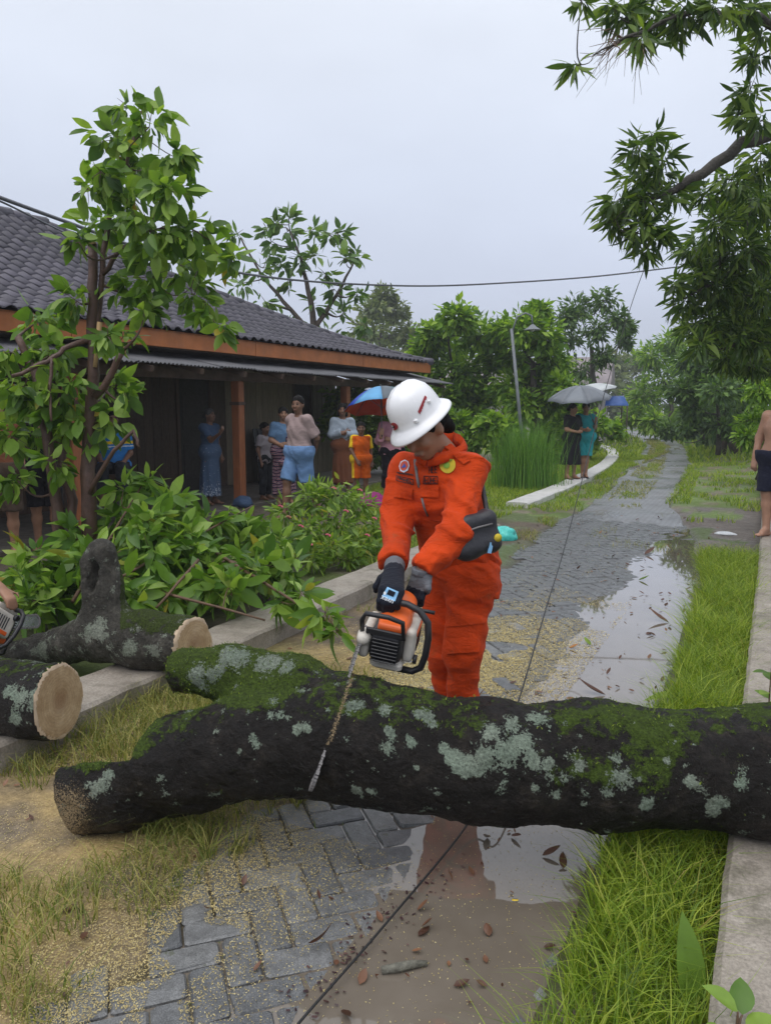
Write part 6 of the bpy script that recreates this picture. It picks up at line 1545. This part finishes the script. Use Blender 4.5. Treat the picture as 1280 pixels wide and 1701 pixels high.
tree('low hedge behind the umbrella group', (640, 780), 18, [(600, 700, 24), (630, 720, 24), (660, 740, 22), (600, 740, 22), (645, 690, 20), (680, 740, 18), (620, 760, 20), (565, 660, 26), (590, 652, 24), (560, 690, 24), (578, 720, 24), (545, 710, 22)], 260, leaf_shape(.18, .12, 1), 'leaf_bush', 30, .04, 'bush', 'bushes')
# --- right-hand tree hanging over the road (its trunk stands outside the frame)
mt_ = Vector((2.3, 8.4, .1))
mst = [[(mt_, .24), (Vector((2.25, 8.3, 1.6)), .2), (Vector((2.1, 8.2, 3.0)), .17), (Vector((2.2, 8.1, 4.4)), .11), (Vector((2.0, 7.6, 5.6)), .06)],
       [(Vector((2.1, 8.2, 2.9)), .10)] + st((1330, 190, 8.0, .075), (1230, 240, 7.8, .06), (1140, 302, 7.6, .045), (1085, 330, 7.5, .02), (1040, 350, 7.4, .008)), [(Vector((2.1, 8.2, 3.2)), .09)] + st((1330, 60, 7.4, .06), (1240, 25, 7.0, .04), (1150, 18, 6.8, .025), (1040, 62, 6.6, .012), (985, 92, 6.5, .005)),
       [(Vector((2.1, 8.25, 2.4)), .10)] + st((1320, 420, 8.8, .07), (1240, 440, 9.0, .04), (1180, 470, 9.0, .02), (1130, 500, 9.0, .008)), [(Vector((2.2, 8.3, 1.7)), .08)] + st((1320, 580, 9.2, .05), (1240, 570, 9.3, .03), (1190, 580, 9.3, .012))]
mb_ = [(1060, 250, 24, 7.4), (1082, 225, 20, 7.4), (1100, 265, 18, 7.5), (1090, 290, 26, 7.5), (1050, 300, 34, 7.4), (1028, 330, 30, 7.4), (1080, 340, 36, 7.5), (1018, 368, 18, 7.4), (1060, 380, 34, 7.4), (1092, 385, 20, 7.5), (1072, 412, 16, 7.4), (1118, 320, 22, 7.6),
       (1040, 28, 26, 6.7), (1090, 18, 34, 6.8), (1140, 18, 32, 6.9), (1190, 14, 32, 7.0), (1240, 14, 28, 7.1), (1066, 60, 14, 6.7), (1112, 52, 14, 6.8), (957, 108, 11, 6.4), (965, 2, 8, 6.4), (1020, 10, 16, 6.6), (1255, 95, 26, 7.4), (1245, 150, 26, 7.5), (1265, 200, 22, 7.6), (1232, 190, 16, 7.6), (1270, 50, 24, 7.3),
       (1175, 325, 26, 8.6), (1215, 300, 34, 8.6), (1262, 268, 40, 8.6), (1250, 335, 46, 8.8), (1192, 378, 40, 8.8), (1152, 408, 32, 8.9), (1232, 420, 46, 9.0), (1275, 400, 42, 8.9), (1160, 458, 34, 9.0), (1200, 478, 46, 9.0), (1258, 490, 46, 9.0), (1138, 500, 28, 9.0), (1180, 540, 40, 9.2), (1238, 556, 46, 9.2), (1162, 572, 22, 9.2), (1275, 560, 40, 9.2), (1205, 596, 30, 10.2), (1245, 605, 30, 10.4), (1290, 600, 30, 10.6), (1120, 470, 16, 9.0), (1225, 350, 40, 10.2), (1270, 450, 46, 10.2), (1215, 520, 44, 10.4), (1180, 430, 36, 10.2), (1265, 530, 46, 10.4), (1235, 470, 44, 10.6), (1195, 330, 30, 10.0), (1280, 330, 44, 10.0), (1150, 545, 28, 10.4), (1200, 575, 34, 10.8), (1270, 600, 34, 11.2), (1235, 590, 34, 11.0)]
plant('mango_tree', 'large dark tree hanging its long leaves over the road from right', 'tree', mt_, mst, blobs(mb_, 9, 1.05, 14, .2), lambda r_: int(22 + 600 * r_ * r_ * 4), leaf_shape(.19, .042, 3, .25), 'leaf_mango', 15, 300, .45, 'trunk_dark', .016, sc=(.5, 1.2), jit=.9)
# fine hanging twigs of the high branch
tw_ = empty('dead_twigs', D(1030, 70, 6.6), 0, 'bare dangling twigs under the top right branch', 'twigs'); r = np.random.default_rng(8); mb = MB(); o_ = D(1030, 70, 6.6)
for k in range(26):
    a = D(r.uniform(1000, 1075), r.uniform(55, 85), 6.6 + r.normal() * .1) - o_; e = a + Vector((r.normal() * .12, r.normal() * .1, -r.uniform(.12, .42))); mb.tube([a, (a + e) / 2 + Vector((r.normal() * .03, 0, 0)), e], [.003, .002, .001], 4)
for k in range(9):
    a = D(1035, 65, 6.6) - o_; e = D(r.uniform(955, 1000), r.uniform(50, 105), 6.5) - o_; mb.tube([a, (a + e) / 2 + Vector((0, 0, r.normal() * .05)), e], [.004, .003, .0015], 4)
mb.build('twig', M['twig'], tw_)
# trees and banana plants on the right bank
tb_ = D(1226, 735, 26); tb_.z = .0
plant('bank_tree', 'brown trunked tree on the bank behind the bare-chested man', 'tree', tb_, [[(tb_, .26), (D(1222, 660, 26), .22), (D(1212, 600, 26), .18), (D(1200, 520, 26), .1)], [(D(1215, 610, 26), .12), (D(1250, 560, 26), .06)], [(tb_ + Vector((-.5, 0, 0)), .12), (D(1208, 650, 26), .1), (D(1190, 600, 26), .06)]], blobs([(1190, 560, 40), (1240, 560, 40), (1215, 600, 30), (1265, 610, 36), (1165, 610, 26), (1270, 680, 36), (1255, 650, 26), (1200, 500, 34)], 26, 1.1, 16, .5), 320, leaf_shape(.28, .09, 1, .2), 'leaf_deep', 17, 0, .4, 'trunk', .04)
def banana(label, u, v, d, leaves, seed, zb):
    b = D(u, v, d); b.z = zb; root = empty('banana_plant', b, 0, label, 'banana plant', 'banana plants on the bank'); r = np.random.default_rng(seed)
    MB().tube([(0, 0, 0), (.03, 0, .7), (0, .02, 1.4)], [.12, .10, .06], 9).build('stem', M['trunk'], root)
    for k in range(leaves):
        a = 2 * math.pi * k / leaves + r.normal() * .3; L = r.uniform(1.3, 1.9); V = []; n = 9
        dx, dy = math.cos(a), math.sin(a)
        for i in range(n + 1):
            t_ = i / n; w = .24 * math.sin(math.pi * min(1, t_ * 1.02 + .02)) ** .6 if i > 1 else .02; c = Vector((dx * L * t_ * .8, dy * L * t_ * .8, 1.3 + L * (.75 * t_ - .75 * t_ * t_ * (1 + .3 * k % 2)))); sx, sy = -dy, dx; rag = r.uniform(.8, 1.05)
            V += [c + Vector((sx * w * rag, sy * w * rag, -.08 * w)), c + Vector((0, 0, .03)), c - Vector((sx * w * rag, sy * w * rag, .08 * w))]
        link('leaf', mesh_np('leaf', [tuple(q) for q in V], [(i * 3 + j, i * 3 + 3 + j, i * 3 + 4 + j, i * 3 + 1 + j) for i in range(n) for j in range(2)], True), M['leaf_banana'], root)
banana('banana plant with broad pale leaves left of the brown trunk', 1150, 735, 32, 8, 1, .3); banana('smaller banana plant leaning beside the brown trunk', 1185, 735, 29, 7, 2, .2); banana('banana plant standing farthest along the right bank', 1112, 735, 38, 7, 3, .3)
tree('leafy shrub bank along the right edge behind the bare-chested man', (1260, 790), 15, [(1262, 650, 30), (1280, 690, 34), (1250, 700, 26), (1290, 640, 40), (1268, 730, 28), (1240, 725, 18), (1300, 720, 40), (1255, 610, 30), (1285, 590, 36)], 420, leaf_shape(.16, .06, 1), 'leaf_bright', 41, .06, 'bush', 'bushes', zb=.2)
tree('tangled green thicket under the hanging dark tree', (1190, 770), 23, [(1160, 640, 34), (1195, 650, 36), (1180, 610, 36), (1215, 680, 30), (1150, 600, 30), (1205, 710, 26), (1230, 640, 34), (1150, 680, 30), (1240, 600, 34), (1135, 650, 24)], 420, leaf_shape(.25, .09, 1), 'leaf_deep', 42, .08, 'bush', 'bushes', zb=.2)
# --- reeds
def blades(name, pts, hgt, wid, mt, lean=.35, seed=1, kind='stuff', n=3, parent=None, org=(0, 0, 0)):
    r = np.random.default_rng(seed); pts = np.asarray(pts, float); N = len(pts); hh = hgt if hasattr(hgt, '__len__') else np.full(N, hgt); hh = hh * r.uniform(.55, 1.15, N)
    a = r.uniform(0, 2 * math.pi, N); ld = np.stack([np.cos(a), np.sin(a), 0 * a], 1); b = r.uniform(0, 2 * math.pi, N); sd_ = np.stack([np.cos(b), np.sin(b), 0 * b], 1); le = lean * hh * r.uniform(.2, 1.6, N); w = wid * r.uniform(.6, 1.3, N)
    V = []
    for i in range(n + 1):
        t_ = i / n; c = pts + ld * (le * t_ ** 2)[:, None] + np.array([0, 0, 1.]) * (hh * (t_ - .35 * lean * t_ ** 3))[:, None]; ww = (w * (1 - t_) ** .7)[:, None] * sd_ * .5
        if i < n: V += [c - ww, c + ww]
        else: V += [c]
    k = 2 * n + 1; P = np.stack(V, 1).reshape(-1, 3) - np.array(org); F = []
    for i in range(n - 1): F += [(2 * i, 2 * i + 1, 2 * i + 3), (2 * i, 2 * i + 3, 2 * i + 2)]
    F += [(2 * n - 2, 2 * n - 1, 2 * n)]; Q = (np.array(F)[None] + (np.arange(N) * k)[:, None, None]).reshape(-1, 3)
    tint = np.repeat(r.random(N) * .97, k); o = link(name, mesh_np(name, P, Q, True, {'tint': tint}), M[mt], parent, kind); return o
rc = G(872, 815); r = np.random.default_rng(2); N = 1700; q = np.stack([rc.x + r.normal(size=N) * .26, rc.y + r.normal(size=N) * .26, np.zeros(N)], 1)
ro = empty('reed_clump', rc, 0, 'tall upright clump of green reeds on the lawn', 'reeds'); blades('reed', q, 1.4, .012, 'reed', .24, 3, 'stuff', 4, ro, rc)
# --- grass
def sample(n, x0, x1, y0, y1, cond, r):
    x = r.uniform(x0, x1, n); y = r.uniform(y0, y1, n); m = cond(x, y); x, y = x[m], y[m]; return np.stack([x, y, ground_h(x, y) - .005], 1)
r = np.random.default_rng(31)
pn = lambda x, y, s=1.0, o=0.0: fbm(np.stack([x * s, y * s], -1) + o, 3)
q = sample(26000, -.60, -.03, 1.4, 8.7, lambda x, y: (x > road_right(y) + .03 + .2 * (pn(x, y, 3.0) - .5)) & (r.random(len(x)) < np.clip(1.5 - y * .05, .3, 1)), r); g1 = blades('verge_grass', q, np.interp(q[:, 1], [1, 4, 10], [.22, .25, .24]) * (.5 + pn(q[:, 0], q[:, 1], 4)), .006, 'grass', .75, 5); tag(g1, 'lush green grass between the puddle and the low wall', 'grass')
q = sample(16000, -3.0, -1.35, 1.2, 3.6, lambda x, y: (x < road_left(y) + .10) & (pn(x, y, 2.2, 3) > .52), r); g2 = blades('dry_grass', q, .13, .0045, 'grass_dry', .9, 6); tag(g2, 'yellowed grass tufts on the sawdust strewn verge', 'grass')
q = np.concatenate([sample(5000, -2.35, -1.55, 2.0, 2.75, lambda x, y: (pn(x, y, 3.0, 9) > .44) & (x < -1.62), r), sample(2500, -3.0, -2.2, 2.2, 3.2, lambda x, y: pn(x, y, 3.0, 2) > .5, r)]); g3 = blades('trunk_grass', q, .19, .005, 'grass_dry', .8, 7); tag(g3, 'ragged grass growing under the forked trunk', 'grass')
q = np.concatenate([sample(9000, -2.9, -1.9, 3.2, 11, lambda x, y: (x < road_left(y) + .25 * (pn(x, y, 2) - .3)) & (pn(x, y, 1.4, 1) > .5), r), sample(2500, -2.0, -.9, 9, 13, lambda x, y: pn(x, y, 1.5, 4) > .58, r)]); g4 = blades('kerb_grass', q, .10, .006, 'grass_dry', .8, 8); tag(g4, 'thin grass along the kerb behind the worker', 'grass')
q = sample(60000, -7.0, -3.2, 6.5, 26, lambda x, y: (pn(x, y, .8, 6) > .40) & (x < np.where(y < 11.5, -3.35, -2.6)) & (x > np.interp(y, [6, 9, 12, 13], [-4.6, -5.0, -6, -7])), r); g5 = blades('lawn', q, .12, .012, 'grass', .7, 9); tag(g5, 'green lawn beside the house and reeds', 'grass')
q = sample(60000, -5, 1.2, 10.3, 34, lambda x, y: ((x < road_left(y) + .15 * (pn(x, y, 2) - .3)) | (x > road_right(y) - .2 * (pn(x, y, 2) - .2)) | ((np.abs(x - (road_left(y) * .62 + road_right(y) * .38)) < .16) & (y > 12.5) & (pn(x, y, 1, 8) > .42))) & ~((x < -3.2) & (x > -3.85) & (y < 19)) & (pn(x, y, .9, 2) > np.where(y < 13.5, .5, .42)) & ~((x > road_right(y) + .3) & (pn(x, y, 1.6, 12) < .46)) & ~((y < 12.6 + .8 * pn(x, y, 1.2, 4)) & (x > -1.6) & (pn(x, y, 1.3, 9) < .62)), r); g6 = blades('roadside_grass', q, .13, .014, 'grass', .7, 10); tag(g6, 'grass strips along and between the far wheel tracks', 'grass')
q = sample(30000, -30, 14, 24, 60, lambda x, y: (x < road_left(y)) | (x > road_right(y)), r); g7 = blades('far_grass', q, .3, .06, 'grass', .6, 11); tag(g7, 'rough grass in the far field around the road bend', 'grass')
q = sample(60000, -6, -1.2, 12.8, 40, lambda x, y: (np.abs(x - (road_left(y) * .64 + road_right(y) * .36)) < .20 + .24 * pn(x, y, 1.5, 3)) & (pn(x, y, .9, 8) > .30), r); g10 = blades('median_grass', q, .10, .014, 'grass_dry', .7, 21); tag(g10, 'yellowish grass ridge between the two far wheel tracks', 'grass')
# joint weeds between the pavers
q = sample(6000, -1.9, -.9, 1.2, 3.2, lambda x, y: (pn(x, y, 3.3, 5) > .56) & (np.abs(((x * ca + y * sa) / BW) % 1 - .0) < .09), r); g8 = blades('joint_weeds', q, .03, .004, 'grass', .9, 12); tag(g8, 'tiny weeds and moss growing in the paving joints', 'weeds')
# moss fuzz on the fallen trunk
me = big_bark.data; n_ = len(me.vertices); co = np.empty(n_ * 3, np.float32); me.vertices.foreach_get('co', co); co = co.reshape(-1, 3) + np.array(big_log.location); mo = np.empty(n_, np.float32); me.attributes['moss'].data.foreach_get('value', mo)
pick = np.where((mo + (fbm(co * 22, 3) - .5) * 2.0 > .62))[0]; pick = r.choice(pick, min(len(pick), 6500), replace=False); g9 = blades('moss', co[pick] + r.normal(size=(len(pick), 3)) * .004 - np.array([0, 0, .003]), .011, .004, 'moss_tuft', .8, 13, 'stuff', 2, big_log, big_log.location)
# --- small foreground plants
def sprig(name, label, base, leaves, mt, cat='plant'):
    root = empty(name, base, 0, label, cat); mb = MB()
    for (p, dvec, up_, L, W_) in leaves:
        mb.tube([Vector((0, 0, -.02)), Vector(p) * .6 + Vector((0, 0, .01)), Vector(p)], [.004, .003, .002], 5); V, F = leaf_shape(L, W_, 5, .2, .25); Rm = frames(np.array([dvec], float), np.array([up_], float))[0]; me = mesh_np('leaf', V @ Rm.T + np.array(p), [tuple(f) for f in F], True); link('leaf', me, M[mt], root)
    mb.build('stem', M['twig'], root)
b = G(1150, 1690, .02); sprig('broadleaf_weed', 'single tall broad green leaf standing in the grass by wall', b, [((0, 0, .02), C2W(-.06, .1, 1), C2W(0, -1, .2), .24, .075), ((.03, 0, 0), C2W(.5, .1, .5), (0, 0, 1), .12, .05)], 'leaf_bush')
b = G(1222, 1720, .18); sprig('wall_sprig', 'leafy sprig reaching over the near end of the wall', b, [((.0, .0, .06), C2W(-.6, .3, .5), (0, 0, 1), .085, .055), ((.01, .02, .04), C2W(.1, .3, .3), (0, 0, 1), .08, .055), ((.02, .0, .02), C2W(.7, .2, .3), (0, 0, 1), .08, .05), ((-.02, .0, .0), C2W(-.6, -.2, .3), (0, 0, 1), .07, .045)], 'leaf_pile')
b = G(1275, 1185, .18); sprig('wall_seedling', 'small bright seedling on the wall behind the trunk', b, [((0, 0, .04 + .03 * k), C2W(math.cos(k * 1.9), math.sin(k * 1.9), .35), (0, 0, 1), .09, .055) for k in range(7)], 'leaf_bush')
b = G(1150, 1170, .0); sprig('wide_leaf_weed', 'wide pale leaf lying low in the grass behind the trunk', b, [((0, 0, .05), C2W(-.9, -.1, .12), (0, 0, 1), .28, .09), ((.02, 0, .03), C2W(.5, .3, .6), (0, 0, 1), .16, .06)], 'leaf_bush')
# ------------------------------------------------------------------ rope, cables, lamp and the far yard
def curve_thing(name, label, cat, pts, r, mt, seg=6, part='strand'):
    b = Vector(pts[0]); root = empty(name, b, 0, label, cat); P = [Vector(p) - b for p in pts]; fine = []
    for i in range(len(P) - 1):
        p0, p1, p2, p3 = P[max(i - 1, 0)], P[i], P[i + 1], P[min(i + 2, len(P) - 1)]
        for s in range(10): t_ = s / 10; fine.append(.5 * ((2 * p1) + (p2 - p0) * t_ + (2 * p0 - 5 * p1 + 4 * p2 - p3) * t_ ** 2 + (3 * p1 - p0 - 3 * p2 + p3) * t_ ** 3))
    fine.append(P[-1]); MB().tube(fine, r, seg).build(part, M[mt], root); return root
g_ = lambda u, v, z: G(u, v, z)
curve_thing('pull_rope', 'thin dark rope running under the trunk and up to the tree', 'rope', [g_(470, 1740, .02), g_(495, 1701, .02), g_(640, 1535, .015), g_(778, 1366, .03), D(826, 1260, 3.0), D(862, 1160, 3.5), D(905, 1015, 4.5), D(945, 880, 6.0), D(1000, 665, 8.2), D(1050, 500, 9.2), D(1078, 425, 9.0)], .0042, 'rope')
curve_thing('power_cable', 'grey twisted power cable crossing the sky above the trees', 'cable', [D(-60, 305, 7.6), D(0, 328, 8.0), D(120, 372, 9), D(250, 418, 10.5), D(360, 446, 12), D(460, 462, 14), D(570, 471, 15.5), D(700, 475, 17), D(820, 471, 18), D(980, 460, 19), D(1120, 444, 20), D(1200, 434, 20.5)], .020, 'cable')
curve_thing('house_cable', 'second thinner cable slanting down to the tiled roof', 'cable', [D(-60, 312, 7.6), D(0, 334, 8.0), D(70, 368, 9), D(120, 392, 10)], .010, 'cable')
lp = D(873, 760, 18); lp.z = 0
lamp = empty('street_lamp', lp, 0, 'thin leaning grey pole with round lamp shade', 'street lamp'); a = D(849, 546, 18) - lp
MB().tube([(0, 0, 0), a * .5, a], [.045, .04, .035], 8).build('pole', M['galv'], lamp); h_ = D(872, 520, 18) - lp
e_ = D(884, 540, 18) - lp; MB().tube([a - Vector((0, 0, .15)), D(858, 527, 18) - lp, h_, D(882, 524, 18) - lp, e_], .02, 6).build('arm', M['galv'], lamp)
MB().lathe([(.02, .10), (.05, .08), (.10, .03), (.19, -.02), (.20, -.035), (.17, -.03), (.05, .0)], 16, Matrix.Translation(e_ - Vector((0, 0, .08)))).build('lamp_shade', M['galv'], lamp); MB().ball(e_ - Vector((0, 0, .1)), .05, 8).build('bulb', M['plastic_white'], lamp)
# small grey house among the trees
fh = D(865, 690, 34); fh.z = 0
far_h = empty('far_house', fh, R(8), 'pale grey house glimpsed between the tree trunks', 'house'); boxo('wall', (0, 0, 1.2), (7, 4, 2.4), M['far_wall'], far_h); MB().prism([(-2.5, 0), (2.5, 0), (0, 1.3)], -3.8, 3.8, Matrix.Translation((0, 0, 2.4)) @ Matrix.Rotation(R(90), 4, 'Z') @ Matrix.Rotation(R(90), 4, 'X')).build('roof', M['far_roof'], far_h)
for x_ in (-2, 2): boxo('window', (x_, -2.01, 1.3), (1, .06, 1), M['door'], far_h)
boxo('door', (0, -2.01, 1.0), (.9, .06, 2.0), M['door'], far_h)
tp = D(975, 665, 33); tpz = tp.z; tp.z = 0
tarp = empty('tarp_shelter', tp, YAW, 'blue tarpaulin shelter behind the umbrellas', 'shelter'); V = []
for i in range(13):
    for j in range(5): V.append((-1.75 + 3.5 * i / 12, .8 * j / 4, tpz + .2 - .42 * (1 - j / 4) - .05 * math.sin(i * .9) * (j % 2)))
o = link('sheet', mesh_np('sheet', V, [(i * 5 + j, i * 5 + 5 + j, i * 5 + 6 + j, i * 5 + 1 + j) for i in range(12) for j in range(4)], True), M['tarp'], tarp); md = o.modifiers.new('thick', 'SOLIDIFY'); md.thickness = .01
for x_ in (-1.7, 1.7):
    for y_, dz in ((.02, -.22), (.78, .18)): MB().tube([(x_, y_, 0), (x_, y_, tpz + dz)], .03, 6).build('pole', M['trunk'], tarp)
# plastic bags and litter
def crumple(name, label, cat, c, r_, mt, seed):
    c = Vector(c); S = SDF((-.4, -.4, -.05), (.4, .4, .45), .012); rr = np.random.default_rng(seed)
    S.ell(V3(0, 0, r_ * .35), (r_ * 1.0, r_ * .8, r_ * .5), None, .05)
    for k in range(5): q = rr.normal(size=3) * r_ * .3; S.ell(V3(q[0], q[1], r_ * .4 + abs(q[2]) * .5), (r_ * rr.uniform(.4, .7), r_ * rr.uniform(.4, .7), r_ * rr.uniform(.35, .5)), None, .08)
    S.cone(V3(0, 0, r_ * .5), V3(r_ * .7, 0, r_ * .75), r_ * .3, r_ * .1, .06); S.warp(lambda P: (fbm(P * 11 + seed, 3) - .5) * .05); S.keep(V3(0, 0, .0), (0, 0, 1)); root = empty(name, c, 0, label, cat); link('bag_body', S.mesh('bag_body'), M[mt], root); return root
crumple('plastic_bag', 'crumpled turquoise plastic bag on the verge behind the worker', 'plastic bag', G(836, 898, .01), .15, 'plastic_teal', 1)
crumple('bundle', 'magenta cloth bundle on the ground by the orange boy', 'bundle', Vector((-5.55, 10.75, .03)), .22, 'purple_cloth', 2)
crumple('plastic_bag', 'white plastic scrap lying at the foot of the wall', 'plastic bag', G(1203, 888, .012), .05, 'plastic_white', 3).scale = (1.2, .9, .4)
crumple('sack', 'dark blue sack at the foot of the porch post', 'sack', Vector((-7.3, 9.75, .07)), .13, 'blue_dress', 4)
def scrap(name, label, u, v, L, W_, mt, ang, z=None, curl=.4, cat='leaf'):
    L, W_ = L * .78, W_ * .78; p = G(u, v, .0); p.z = (z if z is not None else max(WATER, gz(p.x, p.y)) + .006); root = empty(name, p, 0, label, cat); V, F = leaf_shape(L, W_, 5, -curl, .5); Rm = frames(np.array([[math.cos(ang), math.sin(ang), .08]]), np.array([[.1, .1, 1.]]))[0]; o = link('blade', mesh_np('blade', V @ Rm.T, [tuple(f) for f in F], True), M[mt], root); md = o.modifiers.new('thick', 'SOLIDIFY'); md.thickness = .0015; return root
scrap('dead_leaf', 'long rust brown leaf lying on wet paving by the grass', 1110, 1032, .22, .07, 'dead_leaf', 2.8); scrap('dead_leaf', 'brown leaf in the shallow water just behind the trunk', 1005, 1152, .2, .06, 'dead_leaf', 3.2); scrap('dead_leaf', 'orange fallen leaf on the sawdust right of the worker', 945, 1075, .08, .045, 'orange_leaf', .5)
scrap('dead_leaf', 'dark curled husk on the paving left of the rope', 512, 1572, .10, .03, 'dead_leaf', .2, .012, .9); scrap('dead_leaf', 'brown leaf near the bend of the wet track', 1070, 920, .2, .08, 'dead_leaf', 1.0); scrap('dead_leaf', 'brown leaf at the edge of the roadside mud', 1165, 938, .2, .07, 'dead_leaf', .4)
scrap('dead_leaf', 'reddish leaf under water below the trunk', 900, 1418, .09, .04, 'dead_leaf', .6); scrap('dead_leaf', 'reddish leaf beside the grass below the trunk', 935, 1440, .08, .035, 'dead_leaf', 1.9); scrap('dead_leaf', 'small brown leaf floating in the muddy water', 812, 1552, .05, .035, 'dead_leaf', 2.2)
scrap('fresh_leaf', 'bright yellow green leaf on the grey paving', 1060, 962, .12, .06, 'leaf_bush', .3); scrap('fresh_leaf', 'green leaf lying on the sawdust covered paving', 980, 1070, .10, .05, 'leaf_bush', 2.4)
p = G(668, 1608, WATER + .008); tw2 = empty('twig', p, 0, 'short lichen covered twig lying in the muddy water', 'twig'); MB().tube([(-.05, -.035, 0), (-.01, -.01, .006), (.02, .02, .004), (.055, .05, .0)], [.012, .014, .013, .008], 7).build('bark', M['twig_grey'], tw2)
p = G(855, 1495, WATER + .006); lt = empty('litter', p, 0, 'small yellow scrap at the edge of the muddy puddle', 'litter'); MB().box((0, 0, 0), (.022, .009, .007), Matrix.Rotation(.4, 3, 'Z'), .003).build('piece', M['litter_yellow'], lt)
# leaf litter and sawdust
r = np.random.default_rng(77)
def flakes(name, q, s0, s1, mt, label, cat, asp=.5, seed=1):
    r = np.random.default_rng(seed); N = len(q); sc = r.uniform(s0, s1, N); d = rand_dirs(N, r); d[:, 2] *= .25; u = rand_dirs(N, r) * .35; u[:, 2] += 1; base = (np.array([(-.5 * asp, -.5, 0), (.5 * asp, -.5, .0), (.4 * asp, .5, .12), (-.4 * asp, .5, .05)]), [(0, 1, 2, 3)])
    if mt == 'dead_leaf': base = leaf_shape(1.0, asp, 3, -.3, .4)
    o = link(name, scatter_mesh(name, base, q, frames(d, u), sc, r.random(N) * .97, False), M[mt], None, 'stuff'); tag(o, label, cat); return o
def road_top(x, y): return np.maximum(np.maximum(dip(x, y), ground_h(x, y)), WATER) + .004
x = np.concatenate([r.normal(-1.62, .25, 30000), r.uniform(-2.6, -1.5, 14000)]); y = np.concatenate([r.uniform(1.2, 2.35, 30000), r.uniform(1.2, 2.9, 14000)]); m = (pn(x, y, 3.5, 3) > .34) & (x < -1.02); x, y = x[m], y[m]
flakes('sawdust', np.stack([x, y, road_top(x, y)], 1), .0022, .0065, 'sawdust', 'pale sawdust strewn over the near paving and verge', 'sawdust', .45, 2)
x = np.concatenate([r.normal(-1.72, .32, 76000), r.normal(-1.35, .38, 24000)]); y = np.concatenate([r.normal(4.15, .8, 76000), r.normal(5.0, 1.1, 24000)]); m = (y > 2.9) & (x < -.95) & (x > -2.85) & (pn(x, y, 2.5, 7) > .30 + .05 * np.abs(y - 4)); x, y = x[m], y[m]
flakes('sawdust', np.stack([x, y, road_top(x, y)], 1), .004, .0105, 'sawdust', 'thick yellow sawdust on the road behind the trunk', 'sawdust', .5, 3)
x = r.uniform(-2.9, -2.1, 7000); y = r.uniform(2.2, 3.2, 7000); flakes('sawdust', np.stack([x, y, ground_h(x, y) + .004], 1), .006, .016, 'sawdust', 'orange sawdust heap under the cut logs', 'sawdust', .5, 4)
x = np.concatenate([r.uniform(-2.8, -.4, 260), r.normal(-.75, .2, 70)]); y = np.concatenate([r.uniform(1.3, 12, 260), r.uniform(1.4, 7, 70)]); flakes('leaf_litter', np.stack([x, y, road_top(x, y) + .002], 1), .015, .06, 'dead_leaf', 'small brown leaf bits and twigs on the wet road', 'leaf litter', .5, 5)

x = r.uniform(-1.1, -.5, 1500); y = r.uniform(1.3, 3.0, 1500); flakes('floating_specks', np.stack([x, y, np.full(1500, WATER + .0015)], 1), .0018, .005, 'sawdust', 'pale specks of sawdust floating on the muddy water', 'sawdust', .6, 6)
a_, b_ = G(470, 1690), G(730, 1440); k = r.random(130); x = a_.x + (b_.x - a_.x) * k + r.normal(size=130) * .05; y = a_.y + (b_.y - a_.y) * k + r.normal(size=130) * .05; flakes('leaf_litter', np.stack([x, y, road_top(x, y) + .001], 1), .006, .017, 'purple_litter', 'dark purple leaf crumbs along the edge of the puddle', 'leaf litter', .5, 7)
# ------------------------------------------------------------------ rain haze in the air
hz = MB().box((0, 140, 14.5), (420, 320, 31.5)).build('haze', None, None, 'stuff'); tag(hz, 'thin rain haze in the air over the whole place', 'haze')
t = NT('haze'); t.n.remove(t.b); pv = t.n.new('ShaderNodeVolumePrincipled'); pv.inputs['Color'].default_value = (.93, .95, 1.0, 1); pv.inputs['Density'].default_value = .0020; pv.inputs['Anisotropy'].default_value = .3
t.l.new(pv.outputs[0], t.out.inputs['Volume']); hz.data.materials.append(t.m)
